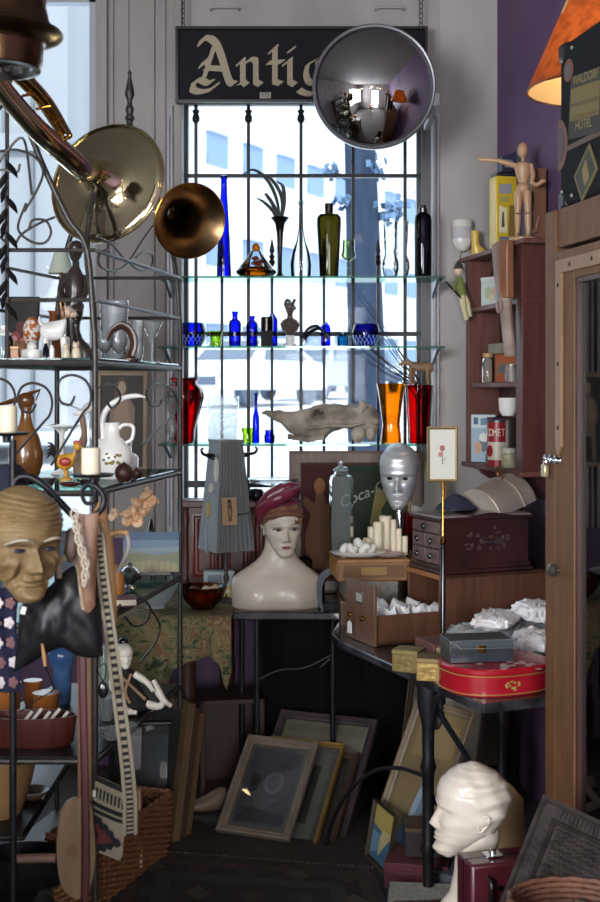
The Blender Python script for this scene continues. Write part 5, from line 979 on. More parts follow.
ware('round_tin', 'dark round tin on the mahogany cabinet in front of the cake stand', 'tin', 256, sy(BZ+.006+.395, 5.30), 5.29, [(.1, 0), (7, 0), (8, 2), (8, 8), (6, 11), (.1, 12)], mat('dark_tin', '#2b2b2e', .25, .8))
# pale blue box
t = thing('cardboard_box', 'pale blue printed cardboard box between amber bowl and bust', 'box', W(219, sy(BZ, 5.13), 5.13), R(8)); k = 5.13/F; MB(k).bx(-15, 15, -5, 8, 1.2, 31).build('carton', mat('pale_blue_card', '#aebbbd', .7, 0, '#b9c3c2', 12), t, bevel=.001)
art(t, 'printed_panel', 26*k, 26*k, -13*k, 4*k, -5*k-.0035, '#b4c0c0', [('#c9b45c', [(.4, .05), (.98, .05), (.98, .5), (.4, .42)]), ('#d9d3b0', [(.45, .2), (.9, .2), (.9, .34), (.45, .3)]), ('#7b8e96', [(.05, .6), (.6, .66), (.6, .9), (.05, .9)])])
# bowls
CARN = gl('carnival_glass', '#d8944c', '#84501f', rough=.06, bump=.25, bscale=80)
t = ware('bowl', 'amber-brown pressed glass bowl with shells on the flowered cloth', 'bowl', 203, sy(CZ+.002, 4.93), 4.93, [(.1, 0), (11, 0), (12, 2), (18, 8), (23, 20), (23.6, 23), (22, 22), (16, 8), (.1, 4)], CARN, flute=.03, fn=14, n=56, parts=(('inner_wall', [(.1, 4.5), (10, 4.6), (17, 9), (21, 18)], mat('amber_inside', '#a8703a', .15, 0, '#7a4a24', 20)),))
for i, (dx, dy, lb) in enumerate(((6, 0, 'pale seashell at the front of the amber bowl'), (12, 8, 'pale seashell at the back of the amber bowl'), (-10, 4, 'brown nut-like seashell in the amber bowl'))):
    o_ = W(203+dx, sy(CZ+.002, 4.93)-17, 4.93+dy*.004-.01); b = MB(4.93/F); b.tube([(0.55*9*(1-u)*math.cos(u*12), .5*9*(1-u)*math.sin(u*12), 9*(u*1.2-.4)) for u in [q/20 for q in range(21)]], [9*.5*(1-u)**.8+.2 for u in [q/20 for q in range(21)]], 8); solo(b, 'seashell', mat('brown_shell', '#5a3a28', .4) if i == 2 else mat('pale_shell', '#dccfae', .5), lb, 'seashell', o_, rot=(.8*i, .9+i, .4))
ware('bowl', 'white milk-glass bowl with a wide rim on the flowered cloth', 'bowl', 155, sy(CZ+.002, 4.95), 4.95, [(.1, 0), (10, 0), (10, 3), (16, 8), (24, 22), (27, 25), (25.5, 25.5), (15, 9), (.1, 5)], gl('milk_glass', '#f3f1e6', '#dcd8c8', milky=.75), flute=.015, fn=16, n=64)
# grey corrugated display tower
TZ = BZ+.002; t = thing('display_tower', 'tall tapering grey corrugated display tower with hooks and pinned cards', 'display stand', W(226, sy(TZ, 5.12), 5.12), R(30)); k = 5.12/F
GRY = mat('grey_painted_metal', '#7c8083', .55, .2, '#8d9193', 12, (1, 1, .3), .1); H0, H1 = 52, 160; s0, s1 = 21, 12.5
b = MB(k); b.loft([[(-s0, -s0, H0), (s0, -s0, H0), (s0, s0, H0), (-s0, s0, H0)], [(-s1, -s1, H1), (s1, -s1, H1), (s1, s1, H1), (-s1, s1, H1)]]); b.build('tower', GRY, t, smooth=0)
for i in range(8): f = -1+.25*(i+.5); MB(k).tube([(f*s0*.96, -s0-.4, H0+.5), (f*s1*.96, -s1-.4, H1-.5)], [1.9, 1.2], 8, flat_=.7).build('corrugation', mat('ridge_grey', '#6f7173', .5, .3), t)
MB(k).bx(-s1-1, s1+1, -s1-1, s1+1, H1, H1+2).build('cap', GRY, t); MB(k).lathe([(.1, 0), (13, 0), (12, 3), (3, 5), (2, 14), (4, 24), (2, 34), (3, 52)], 18).build('spindle', mat('dark_spindle', '#3b2a22', .4), t)
for sx in (-1, 1):
    b = MB(k); b.tube(spline([(sx*s1*1.05, 0, 146), (sx*20, -4, 147), (sx*28, -7, 148), (sx*31, -8, 152), (sx*29, -7, 154)], 5), [1.8]*8+[1.5]*6+[1.1]*7, 8); b.tube([(sx*s1, 0, 142), (sx*24, -5, 146)], 1, 6); b.build('hook', IRON, t)
MB(k).tube([(3, -s0*.86, 88), (12, -s0-9, 90), (20, -s0-9, 90)], .7, 6).build('peg', IRONG, t)
def pinned(px, py, d, w, h, lb, bg, items, nm='postcard', rz=R(30)):
    t = thing(nm, lb, 'card', W(px, py, d), rot=(R(-6), 0, rz)); art(t, 'printed_side', w*5.1/F, h*5.1/F, -w*2.55/F, 0, 0, bg, items); return t
pinned(230, 525, 4.985, 15, 27, 'sepia postcard of a standing figure pinned to the grey tower', '#a98a68', [('#3b2b20', circ(.5, .85, .14, .08)), ('#5a4230', [(.38, .8), (.66, .78), (.7, .5), (.62, .12), (.42, .12), (.36, .5)]), ('#8a6c4e', [(.42, .6), (.6, .58), (.58, .3), (.46, .3)])], rz=R(20))
for px, py, d, lb, c, r_ in ((216, 470, 5.03, 'small pale oval frame pinned near the top of the grey tower', '#c9cbbf', (4, 12)), (211, 488, 5.02, 'pale enamel key tag pinned to the side of the grey tower', '#bdbab2', (5, 5)), (208, 510, 5.0, 'yellow tin trinket pinned to the side of the grey tower', '#b3974a', (4, 8)), (206, 540, 4.99, 'dark and white strip pinned to the lower side of the grey tower', '#8f9aa8', (3.4, 14))):
    b = MB(5.05/F); b.X = Mx.Rotation(R(-58), 4, 'Z'); b.loft([[(r_[0]*math.cos(a)*q, y, r_[1]*math.sin(a)*q) for a in [2*math.pi*i/20 for i in range(20)]] for y, q in ((1, 1), (-.4, 1), (-1, .8), (-.6, .6))]); solo(b, 'pinned_trinket', flat(c, .4), lb, 'trinket', W(px, py, d))
# ------------------------------------------------------------------ mannequin bust
D = 5.0; k = D/F; t = thing('mannequin_bust', 'cream female mannequin bust with painted brown hair and a maroon turban', 'mannequin', W(277, sy(BZ, D), D), R(4))
b = MB(k); sh = []
for z, w_, f, bk, x0 in ((0, 43.5, 19, 18, 0), (2.5, 45, 21, 19, 0), (12, 45.6, 23, 20, 0), (22, 45.8, 22, 20, 0), (26.5, 45.4, 20.5, 19.5, 0), (30, 44.2, 19, 19, 0), (33, 41, 17, 17.5, 0), (37, 35.5, 15, 16, .3), (41, 29.5, 13.5, 14.6, .6), (46, 23, 12.4, 13.4, 1), (51, 18.4, 12, 13, 1.5), (57, 15.6, 12, 13, 2), (66, 14.4, 12.4, 13, 2.6), (74, 14, 13, 13, 3), (86, 13.4, 12, 14, 3.4)):
    ring = []
    for i in range(56):
        a = 2*math.pi*i/56; s, c = math.sin(a), math.cos(a); e = .82 if z < 45 else 1
        x = w_*math.copysign(abs(s)**e, s); y = (-f if c > 0 else bk)*abs(c)**(e if z > 40 else .9)
        if c > 0 and z < 44: y -= 5*(gs(x/10, z/10, 2.1, .8, 1.3, 1.2)+gs(x/10, z/10, -2.1, .8, 1.3, 1.2))
        if c > .2: y -= 1.8*gs(abs(x), z, 13, 40.5-(abs(x)-12)*.28, 12, 2.4)-1.8*gs(x, z, 1, 42, 3, 4)
        ring.append(V((x0+x, y, z)))
    sh.append(ring)
b.loft(sh)
hd = Mx.Translation((5, -3, 51.5)) @ Mx.Rotation(R(8), 4, 'Z') @ Mx.Rotation(R(3), 4, 'X') @ Mx.Scale(59, 4)
b.X = hd; head_shape(b, nose=.85, eye=1.0, lip=.9); ear(b, -1); ear(b, 1); b.build('figure', CREAM, t, smooth=75)
HAIR = mat('painted_hair', '#6e4a3a', .4, 0, '#7d5645', 18, (1, 1, 3), .2)
def cap_(p, a, c):
    q = V((p.x*1.07, p.y*1.06+.004, p.z)); q += V((q.x, q.y, 0)).normalized()*.012*math.sin(p.z*46+math.sin(a*2)*5); return q
b = MB(k); b.X = hd; h0 = MB(); head_shape(h0, nose=0, eye=0, lip=0, extra=cap_, nz=70, na=72)
def hairline(v):
    a = abs(v.x); fr = -v.y
    return v.z > (.70+.05*math.sin(v.x*9+1) if fr > .2 else lerp(.42, .70, max(0, min(1, (fr+.02)/.22))) if fr > -.02 else lerp(.42, .24, max(0, min(1, (-fr-.02)/.3))))
h0.f = [f for f in h0.f if all(hairline(h0.v[i]) for i in f)]; h0.m = [0]*len(h0.f); b.add([tuple(v) for v in h0.v], h0.f); b.build('hair', HAIR, t, smooth=80)
b = MB(k); b.X = hd
b.tube(spline([(-.34, -.10, .60), (-.26, -.30, .72), (-.06, -.40, .78), (.12, -.39, .77), (.24, -.31, .70), (.225, -.335, .635), (.165, -.37, .625), (.14, -.385, .66)], 6), [.05]*6+[.06]*12+[.05]*6+[.042]*6+[.034]*6+[.026]*4+[.02]*3, 10, flat_=.8); b.build('fringe_curl', HAIR, t)
TUR = mat('maroon_satin', '#5e1c30', .32, 0, '#74253c', 14, coat=.2)
b = MB(k); b.X = hd
b.tube(spline([(-.37, .08, .58), (-.38, -.04, .74), (-.30, -.19, .88), (-.12, -.29, 1.0), (.08, -.27, 1.09), (.22, -.14, 1.12)], 7), [.05]*4+[.085]*6+[.11]*8+[.12]*6+[.1]*6+[.08]*6, 14, flat_=.75); b.build('turban_front', TUR, t)
b = MB(k); b.X = hd
b.tube(spline([(-.37, .12, .60), (-.36, .06, .80), (-.26, -.04, .98), (-.05, -.08, 1.12), (.12, -.08, 1.18), (.24, 0, 1.1)], 7), [.06]*6+[.12]*8+[.15]*10+[.11]*12, 14, flat_=.8)
b.tube(spline([(-.36, .12, .55), (-.30, .26, .70), (-.12, .36, .86), (.1, .34, .96), (.25, .12, 1.0)], 7), [.07]*6+[.12]*8+[.13]*8+[.1]*7, 14, flat_=.8); b.ell((-.02, .06, .86), (.32, .34, .17)); b.build('turban_crown', TUR, t)
b = MB(k); b.X = hd; b.ell((.18, -.14, 1.13), (.11, .09, .08)); b.build('turban_knot', TUR, t)
b = MB(k); b.X = hd; b.tube(spline([(.2, .0, .98), (.36, .05, .90), (.44, .07, .91)], 5), [.05]*4+[.035]*4+[.015]*3, 8, flat_=.4); b.build('turban_tail', TUR, t)
for s_ in (-1, 1):
    b = MB(k); b.X = hd; b.ell((s_*.138, -.315, .488), (.056, .03, .022), 14, 10); b.build('eye', mat('painted_eye_white', '#b9b2a8', .3), t)
    b = MB(k); b.X = hd; b.ell((s_*.138, -.338, .49), (.026, .012, .021), 12, 8); b.build('iris', mat('painted_iris', '#2f2a2a', .3), t)
    b = MB(k); b.X = hd; b.tube(spline([(s_*.075, -.335, .492), (s_*.12, -.350, .515), (s_*.17, -.337, .515), (s_*.225, -.285, .495)], 5), .009, 6); b.build('eyelid', mat('painted_lash', '#3b2a28', .4), t)
    b = MB(k); b.X = hd; b.tube(spline([(s_*.065, -.372, .57), (s_*.13, -.375, .60), (s_*.20, -.345, .60), (s_*.255, -.285, .572)], 5), [.007]*3+[.010]*7+[.007]*6, 6, flat_=.5); b.build('eyebrow', mat('painted_brow', '#5a4034', .5), t)
LIP = mat('painted_lips', '#8d3f42', .35); b = MB(k); b.X = hd
b.tube(spline([(-.07, -.345, .206), (-.042, -.368, .216), (-.015, -.384, .221), (0, -.381, .216), (.015, -.384, .221), (.042, -.368, .216), (.07, -.345, .206)], 5), [.003]*3+[.010]*25+[.003]*3, 8); b.build('upper_lip', LIP, t)
b = MB(k); b.X = hd; b.tube(spline([(-.066, -.345, .204), (-.035, -.371, .194), (0, -.383, .191), (.035, -.371, .194), (.066, -.345, .204)], 5), [.003]*2+[.0115]*17+[.003]*2, 8); b.build('lower_lip', LIP, t)
# ------------------------------------------------------------------ framed advertising board
x0 = (289-300)/F*5.36; wb = (424-289)/F*5.36; t = thing('advertising_board', 'wide wood-framed red and green soda advertising board leaning behind the glass canister', 'advertising sign', M=posed((x0, 5.345, BZ+.002), (1, 0, 0), (0, .07, 1))); hb = .605
b = MB(); moulding(b, wb, hb, [(0, .0), (0, -.02), (.012, -.024), (.05, -.02), (.062, -.008), (.062, 0)]); b.build('frame', wood('board_frame_brown', '#4f3a30', '#664c3f'), t)
def fig(x, z, s): return [(x+a*s, z+c*s) for a, c in ((-.10, 0), (-.12, .25), (-.07, .42), (-.14, .5), (-.12, .56), (-.04, .5), (-.03, .6), (.03, .6), (.05, .5), (.12, .46), (.09, .3), (.14, 0))]
art(t, 'printed_panel', wb-.1, hb-.1, .05, .05, -.006, '#3f1216', [('#1f2c20', [(.40, 0), (1, 0), (1, 1), (.34, 1)]), ('#2a3823', [(.62, .1), (1, .05), (1, .8), (.66, .75)]), ('#6b4a34', fig(.17, .1, 1.1)), ('#82593c', circ(.17, .80, .05, .07)), ('#8a7d50', [(.66, .2), (.74, .3), (.72, .6), (.8, .72), (.68, .8), (.62, .5)]), ('#1d241c', [(.4, .1), (.55, .1), (.6, .55), (.45, .6)])], .85)
lettering('Coca-Cola', .066, mat('sign_pale_script', '#8d8f7c', .5), t, (.345, -.0125, .43), shear=.35, rot=(R(90), R(-22), 0), sx=1.0)
ware('jar', 'small clear glass jar with a bulb lid behind the bust shoulder', 'jar', 305, sy(BZ, 5.22), 5.22, [(.1, 0), (9, 0), (10.5, 2), (11, 24), (8, 30), (6, 32), (7, 34), (8, 37), (4, 42), (.1, 43)], gl('pale_green_jar', '#dfeae2', '#9db5a5'))
t = thing('desk_tray', 'dark grey curved metal desk tray between bust and cigar boxes', 'tray', W(331, sy(BZ, 4.98), 4.98), R(-8)); k = 4.98/F
b = MB(k); b.loft([[(x, y, z) for y in (-10, 14)][:1]+[(x, 14, z)]+[(x+5, 14, z-5), (x+5, -10, z-5)] for x, z in ((-11, 3), (-13, 14), (-13, 26), (-10, 35), (-4, 40), (6, 42), (13, 41))]); b.build('curved_back', mat('dark_grey_metal', '#41454a', .35, .5), t); MB(k).lathe([(.1, 0), (13, 0), (15, 5), (14, 6), (12, 3), (.1, 2.6)], 28, sy=.8).build('dish', mat('dark_grey_metal', '#41454a', .35, .5), t)
# ------------------------------------------------------------------ iron table with a marble top, and what is piled on it
TA, TB, TC = V((.137, 4.5)), V((.524, 3.58)), V((1.12, 3.835)); TZ = .75
cx_, cy_ = .62, 4.35
t = thing('iron_table', 'dark marble-topped table on a black cast-iron base at the right', 'table', (cx_, cy_, 0))
poly = [(p[0]-cx_, p[1]-cy_) for p in (TA, TB, TC, (.80, 5.14), (.17, 5.04), (.115, 4.62))]
MB().plate(poly, TZ-.03, TZ).build('table_top', MARBLE, t, bevel=.006, smooth=0)
tx, ty = V((.391, -.92, 0)), V((.92, .391, 0))
def TL_(x, y, z): return V((TA.x, TA.y, 0))+tx*x+ty*y+V((0, 0, z))-V((cx_, cy_, 0))
for x, y in ((.56, .06), (.14, .34), (.66, .50), (.14, .60)):
    b = MB(); b.lathe([(.001, .002), (.03, .004), (.026, .03), (.017, .06), (.019, .16), (.026, .18), (.019, .20), (.019, .42), (.027, .44), (.019, .47), (.021, .58), (.036, .64), (.036, TZ-.03)], 14, TL_(x, y, 0)); b.build('leg', IRON, t)
    b = MB(); b.tube(spline([TL_(x, y, .60), TL_(x+.07, y, .68), TL_(x+.16, y+.01, .715)], 6), .012, 8); b.tube(spline([TL_(x, y, .60), TL_(x-.05, y, .68), TL_(x-.11, y, .715)], 6), .012, 8); b.build('bracket', IRON, t)
b = MB(); b.tube([TL_(.14, .34, .67), TL_(.56, .06, .67)], .011, 8); b.build('apron_bar', IRON, t)
MB().tube([TL_(.58, .06, .66), TL_(.36, .50, .12)], .010, 8).build('brace', mat('blue_grey_iron', '#33363d', .4, .5), t)
MB().tube(spline([W(425, 776, 4.1)-V((cx_, cy_, 0)), W(398, 768, 4.2)-V((cx_, cy_, 0)), W(372, 772, 4.3)-V((cx_, cy_, 0)), W(348, 793, 4.4)-V((cx_, cy_, 0)), W(332, 822, 4.5)-V((cx_, cy_, 0)), W(326, 846, 4.52)-V((cx_, cy_, 0))], 7), .007, 8).build('curved_stay', IRON, t)
MB().tube(spline([TL_(.56, .06, .35), TL_(.54, .12, .30), TL_(.5, .2, .2), TL_(.52, .3, .1), TL_(.6, .36, .05)], 7), .012, 8).build('treadle_arm', IRON, t)
# card-file case with its drawer pulled out
CC = V((.502, 4.486, TZ)); RZ = R(23); WAL = wood('walnut_case', '#4e3224', '#624030', .4); WALE = wood('walnut_edge', '#8a5c38', '#9a6a42', .45)
t = thing('file_case', 'brown wooden card-file case standing open on the iron table', 'case', CC, RZ)
b = MB(); Lc, Dc, Hc = .46, .25, .232
b.bx(0, Lc, 0, .012, 0, Hc).bx(0, Lc, Dc-.012, Dc, 0, Hc).bx(0, Lc, 0, Dc, Hc-.014, Hc).bx(0, Lc, 0, Dc, 0, .014).bx(Lc-.012, Lc, 0, Dc, 0, Hc).build('case_body', WAL, t, bevel=.0015); MB().bx(-.004, 0, -.002, Dc+.002, Hc-.014, Hc+.003).build('front_edge', WALE, t)
dw = bpy.data.objects.new('drawer', None); COL.objects.link(dw); dw.parent = t; dw['label'] = 'open drawer with a brass label holder and white tag'; dw.location = Mx.Rotation(-RZ, 3, 'Z') @ (W(375.5, 648, 4.38)-CC); dw.location.z = .001; t = dw; Ld, Wd_, Hd = .33, .21, .105
MB().bx(-.012, 0, -.012, Wd_+.012, 0, .215).build('front', wood('drawer_front', '#5e4030', '#70503c', .4), t, bevel=.002)
MB().bx(0, Ld, 0, .01, 0.002, Hd).bx(0, Ld, Wd_-.01, Wd_, .002, Hd).bx(0, Ld, 0, Wd_, .002, .012).build('tray', WAL, t)
MB().bx(-.0145, -.012, .075, .135, .135, .18).build('label_holder', SILVER, t); MB().bx(-.0152, -.0145, .082, .128, .142, .173).build('label_card', flat('#a8a49a'), t)
MB().lathe([(.004, 0), (.004, .010), (.010, .014), (.008, .02), (.001, .021)], 12).build('knob', BRASS, t, loc=(-.012, .155, .09), rot=(0, R(-90), 0)); MB().lathe([(.004, 0), (.004, .010), (.010, .014), (.008, .02), (.001, .021)], 12).build('knob', BRASS, t, loc=(-.012, .055, .09), rot=(0, R(-90), 0))
MB().prism([(-.012, 0), (.012, 0), (.012, .036), (0, .046), (-.012, .036)], -.0006, .0006).build('price_tag', flat('#dcdad2'), t, loc=(-.034, .14, .025), rot=(0, 0, R(-75)))
rr = random.Random(21)
def crumple(b, w, h, seed, n=9, amp=.25):
    def f(u, v):
        p = V((u*3+seed, v*3, seed*.7)); return V(((u-.5)*w+NZ.noise(p)*w*.15, (v-.5)*h*.6+NZ.noise(p+V((9, 0, 0)))*h*.3, v*h*.75+NZ.noise(p*1.3+V((0, 7, 0)))*h*amp*1.6+.02))
    return b.grid(f, n, n)
WP = mat('white_paper', '#d7d7da', .7, 0, '#e4e4e6', 12)
for i, (x, y, w, h, lb) in enumerate(((.06, .10, .11, .13, 'crumpled white paper at the front of the open drawer'), (.12, .08, .12, .15, 'tallest crumpled white paper in the open drawer'), (.19, .12, .11, .12, 'folded white paper in the middle of the open drawer'), (.25, .08, .11, .11, 'crumpled white paper nearest the case in the open drawer'))):
    p = W(375.5, 648, 4.38)+V((x*.92-y*.391, x*.391+y*.92, .014)); b = MB(); crumple(b, w, h, i*3.3+1, 8); solo(b, 'crumpled_paper', WP, lb, 'paper', p, rr.uniform(-.5, .9), 'papers in the open drawer', solid=.0015, smooth=15)
# jewellery chest
t = thing('jewellery_chest', 'dark red lacquer jewellery chest with end drawers on top of the card-file case', 'chest', CC+V((.006, .004, Hc+.004)), RZ)
LAC = mat('red_black_lacquer', '#2a1412', .3, 0, '#381c18', 7, coat=.35); LACE = mat('worn_lacquer', '#54403f', .45, 0, '#6a5552', 22)
Lc2, Dc2, Hc2 = .368, .215, .205
MB().bx(0, Lc2, 0, Dc2, .028, Hc2-.012).build('body', LAC, t, bevel=.002); MB().bx(-.012, Lc2+.012, -.012, Dc2+.012, 0, .014).bx(-.007, Lc2+.007, -.007, Dc2+.007, .014, .03).build('plinth', LAC, t, bevel=.003)
b = MB(); prof = [(-.012, Hc2-.012), (-.012, Hc2-.002), (.10, Hc2), (.17, Hc2+.010), (.20, Hc2+.012), (.23, Hc2+.010), (.30, Hc2), (Lc2+.012, Hc2-.002), (Lc2+.012, Hc2-.012)]
b.prism(prof, -.01, Dc2+.01); b.build('lid', LAC, t, bevel=.002); MB().bx(-.008, Lc2+.008, -.006, Dc2+.006, Hc2-.004, Hc2+.003).build('lid_top', mat('worn_grey_lid', '#8a8280', .5, 0, '#7a6f6d', 9), t)
for z0, z1, ys in ((.145, .185, ((.01, .205),)), (.092, .14, ((.01, .105), (.11, .205))), (.036, .087, ((.01, .105), (.11, .205)))):
    for a, c in ys:
        o_ = MB().bx(-.008, .004, a, c, z0, z1).build('drawer', LACE, t, bevel=.002); m_ = (a+c)/2
        MB().lathe([(.003, 0), (.003, .006), (.012, .009), (.010, .013), (.001, .014)], 12).build('pull', BLACKLAC, o_, loc=(-.008, m_, (z0+z1)/2), rot=(0, R(-90), 0))
b = MB(); b.tube(spline([(.17, -.004, .125), (.18, -.008, .112), (.215, -.009, .108), (.25, -.008, .118), (.258, -.004, .13)], 6), .003, 8); b.build('handle', SILVER, t)
b = MB(); rr = random.Random(8)
for i in range(26): b.ell((.2+rr.gauss(0, .06), -.0006, .105+rr.gauss(0, .022)), (rr.uniform(.006, .016), .0012, rr.uniform(.004, .01)), 8, 6)
b.build('painted_foliage', mat('faded_gilt', '#443330', .4), t)
t = thing('peaked_hat', 'dark navy peaked hat lying on the lid of the jewellery chest', 'hat', CC+V((.14*.92-.13*.39, .14*.39+.13*.92, Hc+Hc2+.019)), RZ); MB().lathe([(.085, 0), (.08, .006), (.062, .022), (.035, .042), (.012, .055), (.001, .057)], 28, sy=.7, cap=False).build('crown', mat('navy_cap', '#22283a', .9), t, solid=.002); MB().tube([( -.07, -.035, .006), (0, -.058, .006), (.07, -.035, .006)], .004, 6).build('band', NAVY, t)
# dome-topped case on a leg
o0 = CC+V((.345*.92-.17*.39, .345*.39+.17*.92, Hc)); t = thing('domed_case', 'beige dome-topped carrying case with a copper handle behind the jewellery chest', 'case', o0, R(20)); k = 4.7/F
BGE = mat('beige_tin', '#a59a8e', .35, .2, '#b8aea2', 4, (1, 1, 1), .1); b = MB()
b.X = Mx.Translation((-.01, .0, .205)) @ Mx.Rotation(R(-14), 4, 'Y') @ Mx.Rotation(R(24), 4, 'Z')
arc = [(.105*math.cos(a), .115*math.sin(a)) for a in [math.pi*i/18 for i in range(19)]]
b.loft([[(x, y*1.0, z) for y, z in arc] for x in (-.10, .0, .13)]); X_ = b.X.copy(); b.build('dome', BGE, t, bevel=.003)
b = MB(); b.X = X_; b.loft([[(.131, y*.98, z*.97) for y, z in arc], [(.136, y*.98, z*.97) for y, z in arc]]); b.build('end_panel', mat('tan_end', '#7a5a44', .5, 0, '#8a6850', 8), t)
b = MB(); b.X = X_; b.tube([(.05, y*1.02, z*1.02) for y, z in arc], .004, 6); b.build('rib', BGE, t)
b = MB(); b.X = X_; b.tube(spline([(.05, -.03, .112), (.05, -.03, .14), (.07, -.0, .152), (.10, .03, .14), (.10, .03, .11)], 6), .009, 10, flat_=.6); b.build('handle', mat('copper_strap', '#8a5f3e', .35, .5), t)
MB().tube(spline([(.03, -.03, .21), (.04, -.05, .14), (.055, -.05, .07), (.05, -.05, 0)], 6), [.022]*6+[.014]*7+[.012]*6, 10).build('leg', mat('pinkish_wood', '#8a6a58', .5), t); MB().tube(spline([(.10, -.02, .21), (.075, -.05, .14), (.05, -.06, .11)], 5), .010, 8).build('prop', mat('pinkish_wood', '#8a6a58', .5), t)
t = thing('glass_inkwell', 'tiny dark green glass inkwell at the end of the card-file case', 'inkwell', CC+V((.43*.92-.05*.39, .43*.39+.05*.92, Hc))); MB().lathe([(.001, 0), (.018, 0), (.02, .004), (.018, .014), (.012, .016), (.014, .022), (.008, .03), (.001, .031)], 18).build('body', gl('dark_green_glass', '#3c5e52', '#17302a'), t)
# leaning frames behind
picture('framed_picture', 'white-matted picture in a thin wood frame leaning on the column behind the jewellery chest', 'picture', posed((.455, 5.24, TZ), (1, -.05, 0), (.03, .28, 1)), .17, .61, mat('pale_gilt', '#9a8763', .4, .3), .014, .014, '#c9c5b8', [('#d8d5cb', [(.1, .1), (.9, .1), (.9, .95), (.1, .95)])])
t = thing('stone_slab', 'grey stone-like panel leaning on the column behind the navy hat', 'panel', M=posed((.60, 5.2, TZ), (1, -.1, 0), (0, .22, 1))); MB().bx(0, .22, -.012, 0, 0, .42).build('slab', mat('grey_slab', '#7f8182', .7, 0, '#9b9c9a', 6, (1, 1, .4)), t, bevel=.004)
# framed card on a tall rod
o0 = W(443, sy(TZ, 4.28), 4.28); t = thing('card_stand', 'small gold-framed flower card on a tall rod stand before the jewellery chest', 'card stand', o0); k = 4.28/F
MB(k).lathe([(.1, 0), (16, 0), (16, 1.5), (4, 3), (2.6, 5), (2.5, 108), (.1, 108)], 16).build('base_rod', BLACKLAC, t); MB(k).lathe([(1, 108), (3.6, 110), (3.8, 113), (1.6, 115), (1.1, 117), (1.1, 172), (.1, 172)], 12).build('brass_rod', BRASS, t)
fr_ = MB(); moulding(fr_, 31*k, 55*k, [(0, .004), (0, -.004), (.004, -.007), (.009, -.004), (.009, .004)]); fr_.build('frame', mat('dull_gold', '#8d7a52', .35, .6), t, loc=(-16*k, 0, 171*k), rot=(0, 0, R(6)))
o_ = art(t, 'card', 27*k, 51*k, 0, 0, 0, '#c9c7bf', [('#a85a5a', circ(.5, .62, .1, .06)), ('#7e8a6a', [(.48, .3), (.53, .3), (.52, .6), (.49, .6)]), ('#b87070', circ(.42, .5, .08, .05)), ('#98a085', [(.5, .35), (.68, .45), (.52, .4)])]); o_.location = (-14*k, -.002, 173*k); o_.rotation_euler = (0, 0, R(6))
# cigar-box stack
def crate(nm, lb, p, rz, L, Dp, H, m_, lid=None, lh=.012, cat='box', grp=None, bev=.0015, clasp=None):
    t = thing(nm, lb, cat, p, rz, grp); MB().bx(0, L, 0, Dp, 0, H-(lh if lid else 0)).build('body', m_, t, bevel=bev)
    if lid: MB().bx(-.0015, L+.0015, -.0015, Dp+.0015, H-lh, H).build('lid', lid, t, bevel=bev)
    if clasp: MB().bx(L/2-.012, L/2+.012, -.005, 0, H-lh-.014, H-lh+.006).build('clasp', clasp, t, bevel=.001)
    return t
sx = (338-300)/F*4.74
crate('wooden_box', 'plain brown wooden box at the bottom of the cigar-box stack', (sx+.012, 4.77, TZ), R(2), .25, .24, .095, wood('box_brown', '#5a4330', '#6b523c'), wood('box_lid', '#6b5039', '#7b5f45'))
crate('grey_box', 'grey-patterned cardboard box in the middle of the cigar-box stack', (sx+.03, 4.75, TZ+.097), R(4), .20, .24, .075, mat('grey_marbled', '#77706a', .7, 0, '#948c84', 40))
t = crate('cigar_box', 'orange-brown cigar box with a yellow label on top of the stack', (sx, 4.735, TZ+.174), R(6), .275, .27, .082, wood('cigar_box_wood', '#7d5330', '#936540', .5), wood('cigar_box_lid', '#8d6038', '#a47348', .5))
art(t, 'label', .245, .06, .015, .008, -.0035, '#8a6a40', [('#6d4a2c', [(.02, .1), (.98, .1), (.98, .9), (.02, .9)]), ('#94723f', [(.3, .25), (.7, .25), (.7, .75), (.3, .75)])])
o_ = MB().bx(-.002, 0, .03, .24, .008, .066).build('yellow_label', mat('yellow_print', '#b3923c', .6, 0, '#a55a35', 26, contrast=(.5, .55)), t, smooth=0)
SZ = TZ+.174+.0835
t = thing('glass_canister', 'tall clear glass canister with a knobbed lid on the cigar boxes', 'canister', W(341, sy(SZ, 4.93), 4.93), R(10)); k = 4.93/F
CANG = gl('canister_glass', '#e2efea', '#a9c8c0', milky=.16); MB(k).lathe([(.1, 0), (10.5, 0), (11.5, 1), (11.5, 72), (10, 77), (6.5, 79), (6.5, 81), (7.6, 82)], 16, sq=.75, cap='bottom').build('body', CANG, t, smooth=25); MB(k).lathe([(8, 82), (8.2, 84), (5, 86), (2, 87), (2.6, 89), (2.4, 91), (.1, 92.5)], 18).build('lid', CRYSTAL, t)
t = thing('shell_dish', 'lacy white dish heaped with white shells on the front of the cigar box', 'dish', W(358, sy(SZ, 4.80), 4.80)); k = 4.8/F
MB(k).lathe([(.1, .5), (14, .5), (24, 3), (28, 6), (26, 6.4), (14, 2.4), (.1, 2)], 40, sy=.6, flute=.03, fn=20).build('dish', WHITEC, t)
SHW = mat('white_shell', '#e6e4dd', .5); rr = random.Random(14)
